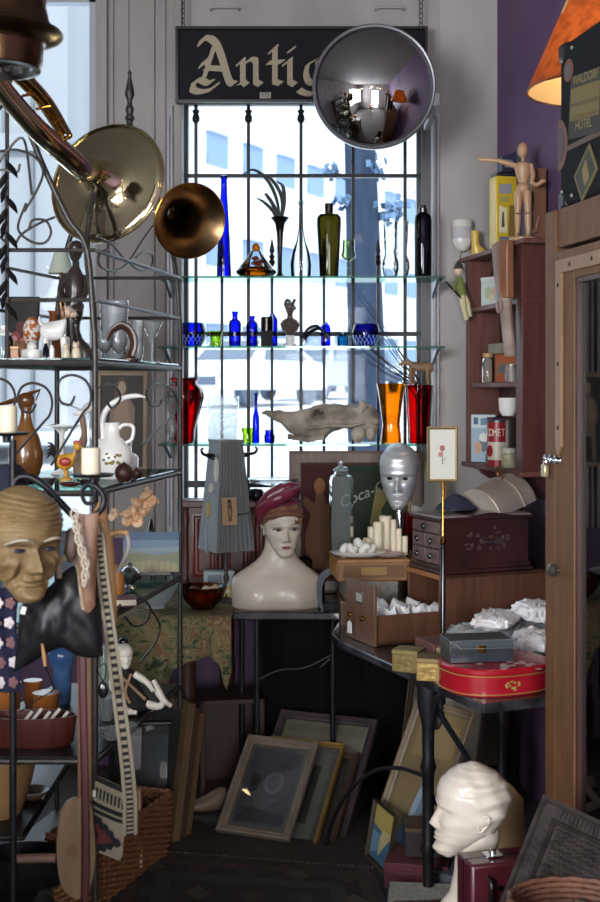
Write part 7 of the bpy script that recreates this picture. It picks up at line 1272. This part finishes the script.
# suitcase on the cabinet
so = incab(.022, .03, Hk+.001); Lq, Hq, Dq = .70, .455, .17
t = thing('suitcase', 'black suitcase with old travel stickers standing on top of the cabinet', 'suitcase', so, WZ)
MB().bx(0, Lq, 0, Dq, 0.004, Hq).build('shell', mat('worn_black_fibre', '#0b0c0e', .8, 0, '#101215', 6, bump=.1, spec=.2), t, bevel=.02)
for x in (.0, Lq-.05):
    for z in (0.002, Hq-.048): MB().bx(x-.003, x+.053, -.003, Dq+.003, z, z+.05).build('corner_cap', mat('dark_leather_corner', '#121214', .45), t, bevel=.012)
for x, z in ((.03, .05), (.03, Hq-.05), (.10, .03), (.10, Hq-.03), (.3, Hq-.02)): MB().ell((x, -.003, z), (.006, .004, .006), 10, 6).build('rivet', mat('old_rivet', '#7d7a78', .4, .6), t)
MB().bx(0.001, Lq, -.002, .0, Hq*.34, Hq*.37).build('seam_band', mat('faded_band', '#54453a', .7), t)
def sticker(nm, x, z, w, h, bgc, items, rot=0, txt=()):
    o_ = art(t, nm, w, h, -w/2, -h/2, -.0031, bgc, items, .65); o_.location = (x, 0, z); o_.rotation_euler = (0, rot, 0)
    for s_, sz, zz, c in txt: lettering(s_, sz, flat(c), o_, (0, -.0042, zz), ext=.0002)
    return o_
b = MB(); b.loft([[(r_*math.cos(a), y, r_*math.sin(a)) for a in [2*math.pi*i/24 for i in range(24)]] for r_, y in ((.03, 0), (.03, -.002))]); b.build('round_sticker', flat('#6e4038'), t, loc=(.075, -.0005, Hq-.085)); MB().disc((0, 0), .019, 0).build('sticker_centre', flat('#4c5550'), t, loc=(.075, -.004, Hq-.085))
sticker('hotel_label', .185, Hq-.20, .20, .165, '#2a2a24', [('#655834', [(.03, .28), (.97, .28), (.97, .80), (.03, .80)]), ('#4f4428', [(.03, .50), (.97, .50), (.97, .56), (.03, .56)]), ('#5a4a28', [(.1, .3), (.9, .3), (.9, .36), (.1, .36)])], R(6), (('WALDORF', .034, .068, '#7d7048'), ('HOTEL', .034, -.052, '#7d7048')))
sticker('diamond_label', .19, .075, .12, .09, '#655a36', [('#2b3128', [(.06, .08), (.94, .08), (.94, .92), (.06, .92)]), ('#75663a', [(.3, .2), (.62, .2), (.7, .8), (.4, .7)])], R(-35))
b = MB(); b.loft([[(r_*math.cos(a), y, r_*1.15*math.sin(a)) for a in [-math.pi/2+math.pi*i/24 for i in range(25)]] for r_, y in ((.062, 0), (.062, -.002))]); b.build('half_round_label', flat('#5e443d'), t, loc=(.004, -.0005, .18)); b = MB(); b.poly([(.044*math.cos(a), 0, .05*math.sin(a)) for a in [-math.pi/2+math.pi*i/20 for i in range(21)]]); b.build('label_centre', flat('#463a3c'), t, loc=(.004, -.004, .18))
MB().tube(spline([(.28, .085, Hq), (.30, .085, Hq+.03), (.40, .085, Hq+.03), (.42, .085, Hq)], 5), .008, 8).build('handle', BLACKLAC, t)
t = thing('brass_cone', 'small tan cone-shaped ornament at the cabinet corner beside the suitcase', 'ornament', incab(.012, .10, Hk-.003)); MB(3.45/F).lathe([(.1, 0), (8, 0), (7, 4), (4, 22), (2.4, 38), (.1, 44)], 14).build('cone', TANWOOD, t)
# hanging lamp
D = 3.80; k = D/F; t = thing('pendant_lamp', 'lit orange mica cone lampshade hanging behind the suitcase', 'lamp', W(604, 90, D))
MICA = mat('orange_mica', '#a8683e', .4, 0, '#85502f', 30, (1, 1, 1), .1, contrast=(.42, .62)); n_ = MICA.node_tree; p_ = [x for x in n_.nodes if x.type == 'BSDF_PRINCIPLED'][0]; out_ = [x for x in n_.nodes if x.type == 'OUTPUT_MATERIAL'][0]
tl = n_.nodes.new('ShaderNodeBsdfTranslucent'); mx_ = n_.nodes.new('ShaderNodeMixShader'); mx_.inputs[0].default_value = .55; src = p_.inputs['Base Color'].links[0].from_socket
hs = n_.nodes.new('ShaderNodeHueSaturation'); hs.inputs['Saturation'].default_value = 1.15; hs.inputs['Value'].default_value = 1.5; n_.links.new(src, hs.inputs['Color']); n_.links.new(hs.outputs[0], tl.inputs[0]); n_.links.new(p_.outputs[0], mx_.inputs[1]); n_.links.new(tl.outputs[0], mx_.inputs[2]); n_.links.new(mx_.outputs[0], out_.inputs[0])
LINING, n2_, N2_, L2_ = _new('cream_lining'); ou_ = N2_.new('ShaderNodeOutputMaterial'); a_ = N2_.new('ShaderNodeBsdfDiffuse'); b_ = N2_.new('ShaderNodeBsdfTranslucent'); c_ = N2_.new('ShaderNodeMixShader'); a_.inputs[0].default_value = b_.inputs[0].default_value = lin('#f3dfb4'); c_.inputs[0].default_value = .55; L2_.new(a_.outputs[0], c_.inputs[1]); L2_.new(b_.outputs[0], c_.inputs[2]); L2_.new(c_.outputs[0], ou_.inputs[0])
MB(k).lathe([(76, 0), (76.5, .5), (38, 88), (37.5, 88)], 48, cap=False).build('lamp_shade', MICA, t)
MB(k).lathe([(74.6, .6), (36.2, 87)], 48, cap=False).build('lining', LINING, t); MB(k).lathe([(76.6, -.6), (76.9, .6), (76, 1.8), (75.6, -.4)], 48, cap=False).build('bottom_rim', mat('dark_rim', '#5a2f1c', .4), t); MB(k).tube([(37.8*math.cos(a), 37.8*math.sin(a), 88) for a in [2*math.pi*i/32 for i in range(32)]], .9, 6, closed=True).build('top_ring', OLDBRASS, t)
b = MB(k)
for i in range(3): a = i*2.094; b.tube([(0, 0, 92), (37.6*math.cos(a), 37.6*math.sin(a), 88)], .6, 6)
b.build('spider', OLDBRASS, t); MB(k).tube([(0, 0, 80), (0, 0, (3.6-2.562)/k)], 1.0, 8).build('cord', OLDBRASS, t); MB(k).lathe([(4, 82), (5, 76), (5, 66), (4, 64)], 14).build('socket', OLDBRASS, t)
MB(k).ell((0, 0, 52), (10, 10, 13)).build('bulb', mat('lit_bulb', '#fff2d8', .3, emit='#ffcf8a', estr=8), t)
MB(k).tube(spline([(-44, -10, 74), (-36, -6, 92), (-20, 0, 130), (-4, 0, 200)], 6), 1.2, 6).build('twine', mat('twine', '#a58a5c', .9), t)
light('lamp_bulb_glow', 'POINT', W(604, 46, D), (0, 0, 0), 14, (1, .72, .40), shadow_soft_size=.04)
# ------------------------------------------------------------------ things on the floor
GREYF = mat('grey_brown_frame', '#6b5d50', .45, 0, '#7d6f62', 14); GOLDF = mat('gold_frame', '#8f6f3a', .35, .5, '#a3834a', 20); DPURF = mat('dark_violet_frame', '#3b3034', .4, 0, '#4a3d41', 10); BRNF = wood('brown_frame', '#3a2820', '#4d372b')
M1, w1, h1 = plane3((217, 832), (290, 843), (250, 737)); xv, yv, zv = (V(M1.col[i][:3]) for i in range(3)); o1 = V(M1.translation)
DKP = '#4a4a50'
picture('framed_picture', 'front grey-brown picture frame of the stack leaning under the bust table, with grey reflections painted under its glass', 'picture', M1, w1, h1, GREYF, .032, .022, '#8d8d92', [('#77787f', [(.05, .05), (.95, .05), (.95, .95), (.05, .95)]), ('#9a9ba2', circ(.56, .56, .17, .13)), ('#83848b', circ(.56, .56, .11, .09)), ('#5f5f67', [(.1, .08), (.9, .08), (.9, .2), (.1, .26)]), ('#6a6b70', circ(.62, .78, .1, .05)), ('#50515a', [(.15, .4), (.3, .44), (.34, .6), (.16, .66)])], mboard='#8f8a80', mw=.012)  # the print's grey tones stand in for reflections on the glazing
def off(dx, dy): return posed(o1+xv*dx+yv*dy, xv, zv)
picture('framed_picture', 'gold picture frame second in the leaning stack', 'picture', off(.075, .040), w1+.015, h1+.03, GOLDF, .018, .02, '#75706a', [('#8a847a', [(.08, .06), (.92, .06), (.92, .94), (.08, .94)]), ('#4a4742', [(.2, .2), (.8, .2), (.8, .8), (.2, .8)])])
picture('framed_picture', 'narrow dark brown picture frame third in the leaning stack', 'picture', off(.165, .075), w1-.02, h1+.02, BRNF, .026, .022, '#4b453e', [('#5c554a', [(.1, .06), (.9, .06), (.9, .94), (.1, .94)])])
wB = .415
picture('framed_picture', 'largest picture of the leaning stack, dark violet frame around a beige mount and dark photograph', 'picture', off(.045, .115), wB, .60, DPURF, .03, .022, '#b5a793', [('#3a3531', [(.26, .42), (.72, .42), (.72, .74), (.26, .74)]), ('#5b5048', [(.3, .46), (.68, .46), (.68, .58), (.3, .55)]), ('#a89a88', [(.05, .90), (.95, .90), (.95, .96), (.05, .96)])])
t = thing('dark_filler_box', 'low black box added to darken the space under the bust table and iron table', 'cupboard', (-.16, 5.20, 0)); BKC = mat('black_filler', '#080607', .8, spec=.15)  # made-up box, stands in for the deep shade under the tables
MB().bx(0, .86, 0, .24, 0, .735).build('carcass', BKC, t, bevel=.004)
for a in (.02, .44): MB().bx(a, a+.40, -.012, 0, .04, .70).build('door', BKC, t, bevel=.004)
# dark case and picture behind them
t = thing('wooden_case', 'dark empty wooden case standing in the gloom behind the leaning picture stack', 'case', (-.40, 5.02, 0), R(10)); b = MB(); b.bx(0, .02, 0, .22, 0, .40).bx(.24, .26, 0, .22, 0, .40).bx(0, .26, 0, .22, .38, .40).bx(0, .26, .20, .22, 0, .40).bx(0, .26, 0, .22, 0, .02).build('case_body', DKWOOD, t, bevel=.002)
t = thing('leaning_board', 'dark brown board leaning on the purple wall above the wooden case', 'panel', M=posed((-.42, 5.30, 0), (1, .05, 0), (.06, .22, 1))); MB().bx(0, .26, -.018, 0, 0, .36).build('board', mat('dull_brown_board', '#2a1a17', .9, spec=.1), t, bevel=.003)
for dx, dy, rz, lb in ((0, 0, .3, 'pale brown wooden shoe form on the floor beside the basket'), (.075, .03, -.4, 'second wooden shoe form, nearest the leaning picture stack')):
    p = onz(208, 811)+V((dx, dy, 0)); b = MB(); b.loft([[(x, w_*math.cos(a), zc+h_*math.sin(a)) for a in s8] for x, w_, zc, h_ in ((-.075, .006, .02, .006), (-.07, .024, .024, .02), (-.03, .036, .026, .026), (.01, .032, .036, .036), (.045, .032, .045, .045), (.07, .026, .045, .04), (.08, .008, .04, .012))]); solo(b, 'shoe_form', mat('pale_brown_wood', '#6b5644', .5, 0, '#7d6856', 8), lb, 'shoe form', p, rz, 'wooden shoe forms')
# frames left, behind and in the basket
picture('framed_picture', 'black-framed picture with grey glass leaning behind the basket', 'picture', posed(onz(107, 838), (1, .06, 0), (0, .22, 1)), .275, .42, mat('black_frame', '#17171a', .35), .022, .02, '#3f4247', [('#555a60', [(.1, .1), (.9, .1), (.9, .9), (.1, .9)]), ('#6b7076', [(.55, .3), (.9, .2), (.9, .7)])])
picture('framed_picture', 'pale gold picture frame standing in the wicker basket', 'picture', posed(V((-.73, 4.20, .03)), (1, .25, 0), (.02, .2, 1)), .20, .26, mat('pale_gold_frame', '#83684a', .4, .2, '#927658', 12), .035, .022, '#4d463e', [('#6d655b', [(.14, .14), (.86, .14), (.86, .86), (.14, .86)])])
t = thing('black_tray', 'black-edged tan wooden tray slanting in the wicker basket', 'tray', M=posed(V((-.655, 4.05, .045)), (.33, .94, .05), (-.25, .09, .96))); MB().bx(0, .28, -.012, .012, 0, .185).build('panel', wood('tray_tan', '#6f563c', '#7d6448'), t); MB().bx(-.006, .286, -.018, .018, .185, .20).bx(-.006, .01, -.018, .018, 0, .19).build('black_edge', BLACKLAC, t)
for i, (dx, m_, lb) in enumerate(((0, wood('frame_tan', '#5f4a34', '#70583e'), 'tan wooden frame at the front of the stack behind the basket'), (.045, BRNF, 'dark brown wooden frame in the middle of the stack behind the basket'), (.09, wood('frame_tan2', '#544029', '#665034'), 'tan-edged wooden frame at the back of the stack behind the basket'))):
    p = onz(181, 840)+V((dx*.4-.03, dx*.7-.02, 0)); picture('framed_picture', lb, 'picture', posed(p, (-.55, .80, 0), (.10, .10, 1)), .30, .50-.025*i, m_, .04, .03, '#2d2a28', [], glass=False)

# frames under the iron table
FRL = mat('pale_wood_frame', '#75644f', .5, 0, '#86745e', 10)
M2, w2, h2 = plane3((368, 850), (405, 868), (418, 705)); picture('framed_picture', 'tall tan-framed picture of a pale blue figure leaning under the iron table', 'picture', M2, w2+.10, h2+.03, FRL, .028, .02, '#7d6a4a', [('#6d7f92', [(.3, .08), (.48, .2), (.5, .5), (.62, .62), (.74, .5), (.66, .3), (.8, .08)]), ('#93a3b2', [(.42, .2), (.56, .3), (.6, .5), (.5, .46)]), ('#8d7650', [(.1, .66), (.9, .7), (.9, .92), (.1, .92)]), ('#566a80', [(.3, .08), (.8, .08), (.7, .26), (.4, .2)])], glass=False)
M3 = posed(onz(368, 856), onz(388, 876)-onz(368, 856), (.13, .10, .9)); w3, h3 = .15, .205; picture('framed_picture', 'small dark-framed yellow and blue picture at the foot of the tall tan frame', 'picture', M3, w3+.05, h3, mat('dark_thin_frame', '#33281f', .4), .012, .014, '#4a6f8e', [('#b3a458', [(0, .62), (1, .5), (1, 1), (0, 1)]), ('#c2b67c', [(.4, .1), (.6, .3), (.95, .62), (.5, .62), (.35, .36)]), ('#6f94ac', [(0, .05), (.4, .2), (.4, .5), (0, .5)])], glass=False)
picture('framed_picture', 'grey portrait picture in a dark frame leaning behind the iron table leg', 'picture', posed(onz(418, 806)+V((0, 0, 0)), (.93, -.30, 0), (.14, .38, 1)), .22, .56, mat('dark_frame2', '#2a2422', .35, 0, '#362e2b', 12), .03, .022, '#6a6f76', [('#8b9299', [(.12, .1), (.88, .1), (.88, .62), (.12, .62)]), ('#565c63', [(.3, .1), (.34, .42), (.5, .52), (.66, .42), (.74, .1)]), ('#a79b8b', [(.08, .68), (.92, .68), (.92, .94), (.08, .94)])], glass=False)
picture('framed_picture', 'narrow brown frame with an oval portrait behind the tall tan frame', 'picture', posed(onz(396, 800), (.9, -.4, 0), (.16, .34, 1)), .15, .60, wood('oval_frame', '#3f3024', '#50402f'), .024, .02, '#5e5240', [('#2f2a24', circ(.5, .72, .3, .16)), ('#6f6350', circ(.5, .72, .2, .12))], glass=False)
t = thing('white_board', 'white-edged board slanting behind the mannequin head', 'board', M=posed(onz(440, 818), (.85, -.45, 0), (.2, .3, 1))); MB().bx(0, .12, -.012, 0, 0, .52).build('sheet', flat('#a39a8c'), t, bevel=.002)
b = MB(); b.tube([(0, 0, 0), (.03, .06, .62)], .011, 8); solo(b, 'wooden_pole', RDWOOD, 'dark red wooden pole leaning under the iron table behind the mannequin head', 'pole', onz(503, 806, .0), 0)
# mannequin head, boxes
t = crate('storage_crate', 'plain dark wooden crate carrying the cream mannequin head', (.28, 3.18, 0), R(5), .26, .26, .245, DKWOOD)
D = 3.30; k = D/F; t = thing('head_mannequin', 'cream mannequin head in profile with moulded waved hair, beside the dark red case', 'mannequin', W(464, sy(.2465, D), D), R(0))
hm = Mx.Translation((2, 0, 66)) @ Mx.Rotation(R(-84), 4, 'Z') @ Mx.Rotation(R(-5), 4, 'X') @ Mx.Scale(92, 4)
def waves(p, a, c):
    x, y, z = p; rear = y > -.12-.20*max(0, (z-.55))+.0 and z > .30
    top = z > .80
    if (y > -.10 and z > .33+.25*max(0, -y)*2) or (z > .72 and y > -.24):
        m = min(1, (y+.12)*4 if z < .72 else (y+.26)*4); m = max(0, m)
        q = (.0135*math.sin(38*z+10*y+3*math.sin(y*9+abs(x)*6))+.007*math.sin(26*y+14*z))*max(.2, min(1, (1.0-z)*5))+.017
        p = p+V((x, y, (z-.5)*.6)).normalized()*q*m
    return p
b = MB(k); b.X = hm; head_shape(b, nose=.72, eye=.7, lip=.9, extra=waves, nz=130, na=110); ear(b, -1); ear(b, 1)
b.X = Mx.Identity(4); nk = []
for z, x0, rx, ry in ((0, -14, 27, 24), (6, -13, 26, 23), (16, -5, 20, 19), (30, 3, 17.5, 17), (50, 8, 18, 17), (66, 11, 20, 18), (84, 14, 22, 19), (100, 16, 20, 16)): nk.append([(x0+rx*math.cos(a), ry*math.sin(a), z) for a in [2*math.pi*i/40 for i in range(40)]])
b.loft(nk); b.build('figure', CREAM, t, smooth=80)
MAR = mat('maroon_leatherette', '#471a21', .4, 0, '#53222a', 14, bump=.05)
def corner(px, py, z=0): return onz(px, py, z)
crate('jewel_box', 'large maroon box at the bottom of the pair beside the rug', tuple(onz(384, 888)), R(-12), .21, .16, .085, MAR, mat('maroon_lid', '#5a2730', .4, 0, '#64303a', 12), .03)
crate('jewel_box', 'dark box with a brown lid stacked on the larger maroon box', tuple(onz(402, 884)+V((.012, .012, .087))), R(-8), .16, .13, .095, mat('dark_side', '#231a1b', .5), mat('brown_velvet', '#4d3a28', .8, 0, '#5a4632', 20), .012)
p = onz(388, 921); t = thing('card_pack', 'white speckled pad of cards with a blue spine before the maroon boxes', 'pad', p, R(-6)); MB().bx(0, .20, 0, .16, 0, .056).build('sheets', flat('#a9a79e'), t, bevel=.002); MB().bx(-.001, .201, -.001, .161, .056, .060).build('cover', mat('speckled_card', '#b9b7ac', .7, 0, '#9a988e', 90), t); MB().bx(-.004, 0, -.001, .161, 0, .06).build('spine', flat('#3f4a78'), t)
crate('grey_case', 'small grey-blue case behind the mannequin neck', tuple(onz(428, 894)), R(-28), .14, .12, .075, mat('grey_blue_case', '#4a4c56', .5), mat('grey_blue_lid', '#565863', .5), .02)
t = thing('attache_case', 'upright dark red attache case with chrome latch in front of the mannequin neck', 'case', W(471, sy(0, 3.06), 3.06), R(14)); hA = EYE-(866-HZ)/F*3.06
MB().bx(0, .27, 0, .10, 0, hA).build('shell', mat('oxblood_case', '#3b1218', .3, 0, '#451820', 8, coat=.3), t, bevel=.008); MB().bx(-.001, .271, .046, .052, 0, hA+.001).build('seam', BLACKLAC, t)
b = MB(); b.bx(.055, .10, .03, .07, hA-.001, hA+.006); b.build('latch_plate', CHROME, t, bevel=.001); MB().lathe([(.008, 0), (.008, .008), (.004, .012), (.001, .013)], 14, (.078, .05, hA+.006)).build('latch', CHROME, t); MB().lathe([(.008, 0), (.007, .006), (.001, .008)], 14).build('stud', CHROME, t, loc=(.075, 0, hA-.06), rot=(R(90), 0, 0))
MB().tube(spline([(.045, 0, hA-.03), (.045, -.02, hA-.045), (.042, -.022, hA-.12), (.042, -.02, hA-.18), (.042, 0, hA-.2)], 5), .006, 8).build('handle', BLACKLAC, t)
t = thing('kraft_folder', 'tan kraft folder leaning between mannequin head and carved panel', 'folder', M=posed(W(486, sy(0, 3.62), 3.62)+V((0, 0, .002)), (.93, .1, -.0), (.10, .26, 1))); MB().prism([(0, 0), (.14, 0), (.14, .44), (.10, .485), (.0, .40)], -.006, 0).build('cover', flat('#8f7350'), t, smooth=0)
# carved panel, board, basket at the bottom right corner
zc_ = V((.43, .26, .86)).normalized(); TLw = W(544, 795, 2.98); Hp, Wp = .60, .32; xc_ = V((.64, -.50, -.42)); M_ = posed(TLw-zc_*Hp, xc_-zc_*xc_.dot(zc_), zc_)
t = thing('carved_screen', 'dark grey carved wooden panel propped at a slant in the bottom right corner', 'panel', M=M_); CVP = mat('carved_grey_wood', '#1e1918', .7, 0, '#322a29', 30, (1, 1, 1), .3, spec=.15)
MB().bx(0, Wp, 0, .022, 0, Hp).build('board', CVP, t, bevel=.002)
b = MB(); moulding(b, Wp, Hp, [(0, 0), (0, -.012), (.008, -.014), (.014, -.008), (.040, -.008), (.044, -.014), (.050, -.006), (.052, .001)]); b.build('border', CVP, t)
b = MB(); b.bx(.05, Wp-.05, -.012, .002, Hp*.53, Hp*.565).bx(.05, Wp-.05, -.016, .002, Hp*.50, Hp*.51); b.build('cross_rail', CVP, t, bevel=.001)
def bumps(nm, x0, x1, z0, z1, nx, nz_, rx, rz_, h, stag=True):
    b = MB()
    for j in range(nz_):
        for i in range(nx):
            x = lerp(x0, x1, (i+.5+(.5 if stag and j % 2 else 0))/(nx+.5)); z = lerp(z0, z1, (j+.5)/nz_); b.X = Mx.Translation((x, 0, z)) @ Mx.Rotation((.7 if (i+j) % 2 else -.7), 4, 'Y'); b.ell((0, 0, 0), (rx, h, rz_), 8, 6)
    b.X = Mx.Identity(4); return b.build(nm, CVP, t)
bumps('carved_foliage', .056, Wp-.056, Hp*.60, Hp-.056, 19, 13, .0085, .006, .0055)
bumps('carved_foliage', .06, Wp-.06, .06, Hp*.46, 19, 14, .0085, .006, .0055)
b = MB()
for i in range(22): b.box((lerp(.05, Wp-.05, (i+.5)/22), -.010, Hp-.027), (.006, .007, .020))
b.build('dentil_pattern', CVP, t); b = MB()
for i in range(22): b.box((lerp(.05, Wp-.05, (i+.5)/22), -.014, Hp*.547), (.006, .007, .018))
b.build('dentil_pattern', CVP, t); b = MB()
for j in range(30): z = lerp(.05, Hp-.05, (j+.5)/30); b.box((.027, -.010, z), (.018, .007, .006)); b.box((Wp-.027, -.010, z), (.018, .007, .006))
b.build('dentil_pattern', CVP, t)
b = MB(); b.prism([(.06, .05), (Wp-.06, .05), (Wp-.06, Hp*.2), (Wp*.66, Hp*.26), (Wp*.5, Hp*.40), (Wp*.34, Hp*.26), (.06, Hp*.2)], -.010, .0); b.build('arch_panel', mat('carved_dark_recess', '#1a1616', .7, 0, '#2a2424', 25, spec=.15), t, bevel=.002)
t = thing('orange_board', 'orange-brown wooden board leaning on the cabinet behind the carved panel', 'board', M=posed(W(577, 797, 3.13)-V((.30, .12, .80)).normalized()*.60, V((.22, -.85, -.47)), V((.30, .12, .80)))); MB().bx(0, .26, 0, .014, 0, .60).build('board', wood('orange_wood2', '#9c5f26', '#b2743a', .4), t, bevel=.003)
bz = .45; t = thing('woven_basket', 'reddish woven basket with a braided rim at the bottom right corner', 'basket', (.60, 2.74, 0)); WR = mat('red_brown_wicker', '#4f2e22', .6, 0, '#65402e', 40, bump=.2); b = MB()
for i in range(44):
    z = .006+i*.0122; b.tube([((.105+.03*z/bz+.003*(1 if (j+i) % 2 else -1))*math.cos(2*math.pi*j/36), (.085+.03*z/bz+.003*(1 if (j+i) % 2 else -1))*math.sin(2*math.pi*j/36), z) for j in range(36)], .0066, 5, closed=True)
b.build('weave', WR, t); b = MB()
for ph in (0, 2.1, 4.2): b.tube([((.14+.009*math.cos(j*.9+ph))*math.cos(2*math.pi*j/60), (.12+.009*math.cos(j*.9+ph))*math.sin(2*math.pi*j/60), bz+.009*math.sin(j*.9+ph)) for j in range(60)], .010, 6, closed=True)
b.build('rim', mat('pale_red_wicker', '#64452f', .6), t); MB().lathe([(.1, 0), (.10, 0), (.10, .01), (.001, .01)], 30, sy=.8).build('bottom', WR, t)
# rug
pr = [onz(128, 852), onz(372, 871), V((.40, 3.1, 0)), V((-.60, 3.1, 0))]
RUG = mat('worn_dark_rug', '#241d1d', .95, 0, '#352a2a', 26, contrast=(.4, .6), bump=.3); n_ = RUG.node_tree; p_ = [x for x in n_.nodes if x.type == 'BSDF_PRINCIPLED'][0]
b = MB(); b.mi = 0; b.plate([(p.x, p.y) for p in reversed(pr)], .0, .008)
t = thing('floor_rug', 'worn dark patterned rug with a ragged fringe on the dark floor', 'rug', (0, 0, .001)); b.build('pile', RUG, t, smooth=0); u0, v0 = pr[3], (pr[2]-pr[3]); dv = (pr[0]+pr[1])/2-(pr[2]+pr[3])/2
def rugp(u, v): return pr[3].lerp(pr[2], u).lerp(pr[0].lerp(pr[1], u), v)
b = MB(); cols = ['#3a2624', '#2c2b33', '#43352c', '#221c1e']
for n_, (u, v, w_, h_, c) in enumerate([(.5, .5, .46, .46, 0), (.5, .5, .42, .42, 3), (.5, .5, .36, .37, 1), (.5, .5, .30, .32, 3)]+[(.12+.19*i, .12+.155*j, .05, .045, (i+j) % 3) for i in range(5) for j in range(6)]):
    b.mi = c; P = [(u-w_, v-h_), (u+w_, v-h_), (u+w_, v+h_), (u-w_, v+h_)] if n_ < 4 else [(u-w_, v), (u, v-h_), (u+w_, v), (u, v+h_)]
    b.poly([rugp(*q)+V((0, 0, .0086+.0003*n_)) for q in P])
b.build('woven_pattern', [flat(c, .95) for c in cols], t, smooth=0, normals=False)
rr = random.Random(9); b = MB()
for i in range(90):
    u = i/89; p = rugp(u, 1)+V((0, 0, .006)); d_ = V((rr.uniform(-.01, .01), rr.uniform(.012, .03), 0)); b.tube([p, p+d_*.5+V((0, 0, .004)), p+d_-V((0, 0, .002))], [.0028, .0026, .0016], 4)
tag(b.build('fringe', mat('dusty_fringe', '#5a5049', .95), t), kind='stuff')
# ------------------------------------------------------------------ the rest of the shop behind and beside the camera, seen in the mirror and the brass
t = thing('bookcase', 'tall dark bookcase along the shop wall behind the camera', 'bookcase', (-2.40, .6, 0)); 
MB().bx(0, .02, 0, 2.0, 0, 2.3).bx(.02, .34, 0, .03, 0, 2.3).bx(.02, .34, 1.97, 2.0, 0, 2.3).bx(0, .34, 0, 2.0, 2.27, 2.3).build('carcass', DKWOOD, t)
for z in (.1, .55, 1.0, 1.45, 1.9): MB().bx(.02, .34, .03, 1.97, z-.02, z).build('shelf', DKWOOD, t)
t = thing('shade_dresser', 'low dark dresser added out of view to shade the lower left corner', 'dresser', (-1.62, 1.75, 0)); MB().bx(0, .90, 0, .5, 0, .88).build('body', DKWOOD, t, bevel=.004); MB().bx(-.02, .92, -.02, .52, .88, .91).build('top', DKWOOD, t, bevel=.004)  # unseen piece, added to keep the window light off the lower left
for i in range(3):
    d_ = MB().bx(.02, .88, -.012, 0, .04+.275*i, .30+.275*i).build('drawer', DKWOOD, t, bevel=.003)
    for x in (.2, .7): MB().ell((x, -.022, .17+.275*i), .014, 10, 8).build('knob', BRASS, d_)
t = thing('armoire', 'large mahogany armoire against the purple wall behind the camera', 'armoire', (1.40, -.4, 0), R(-79.4)); MB().bx(0, 1.3, 0, .45, .0, 2.3).build('body', RDWOOD, t, bevel=.004); MB().bx(-.05, 1.35, -.05, .5, 2.3, 2.4).build('cornice', RDWOOD, t, bevel=.01)
for a, c in ((.03, .64), (.66, 1.27)):
    d_ = MB().bx(a, c, -.02, 0, .1, 2.2).build('door', wood('mahogany_panel', '#4e1d17', '#6a2c22', .35), t, bevel=.004); MB().ell((a+.56 if a < .5 else a+.05, -.035, 1.1), .018, 10, 8).build('knob', BRASS, d_)
t = thing('round_table', 'round pedestal table in the middle of the shop behind the camera', 'table', (-.2, -1.7, 0)); MB().lathe([(.001, .72), (.5, .72), (.52, .735), (.5, .75), (.001, .75)], 36).build('table_top', wood('table_top_wood', '#5a3a26', '#6b4730'), t); MB().lathe([(.28, 0), (.26, .04), (.06, .08), (.05, .3), (.08, .5), (.05, .72)], 20).build('pedestal', DKWOOD, t)
for i, (x, y, z, s_, m_) in enumerate(((-.2, -1.7, .75, 1.0, WHITEC), (.05, -1.6, .75, .8, BRASS), (-.4, -1.55, .75, .7, mat('maroon_pot', '#6a2028', .3)), (-2.2, 1.0, 2.3, 1.2, BRASS), (-2.2, 1.6, 2.3, 1.0, WHITEC), (-1.35, 2.0, .91, .9, SILVER), (-1.05, 1.95, .91, .8, BRASS), (1.75, -.9, 2.4, 1.1, BRASS))):
    t = thing('urn', ('white china urn on the pedestal table', 'brass urn on the pedestal table', 'maroon urn on the pedestal table', 'brass urn on top of the bookcase', 'white urn on top of the bookcase', 'silver urn on the added shade dresser', 'brass urn on the added shade dresser', 'brass urn on the armoire')[i], 'urn', (x, y, z)); MB(.01*s_).lathe([(.1, 0), (7, 0), (6, 2), (3, 5), (11, 14), (13, 22), (9, 30), (6, 34), (8, 38), (7, 38)], 24, cap='bottom').build('body', m_, t)
for i, (x, y) in enumerate(((-.9, .4), (.5, .6), (-.3, -1.2), (.9, -1.4), (-1.3, -2.0), (.1, 2.3), (-2.02, 4.38), (-2.22, 4.30), (-1.75, 4.45))):  # unseen bulbs; the three over the rack added for glints in frame glass
    t = thing('pendant_bulb', ('bare bulb over the camera side', 'bare bulb over the armoire side', 'bare bulb over the pedestal table', 'bare bulb near the front wall opening', 'bare bulb in the front corner', 'bare bulb just above the photo', 'bulb added over the rack for frame glass glints, nearest the wall corner', 'bulb added over the rack for frame glass glints, at the side wall', 'bulb added over the rack for frame glass glints, farthest from the side wall')[i], 'lamp', (x, y, 2.95)); MB().lathe([(.001, -.05), (.03, -.04), (.042, -.01), (.03, .025), (.014, .045)], 18).build('bulb', mat('warm_bulb', '#fff2d8', .3, emit='#ffd9a0', estr=10), t); MB().lathe([(.017, .04), (.019, .10), (.008, .11)], 14).build('socket', OLDBRASS, t); MB().tube([(0, 0, .1), (0, 0, .65)], .004, 6).build('cord', IRON, t)
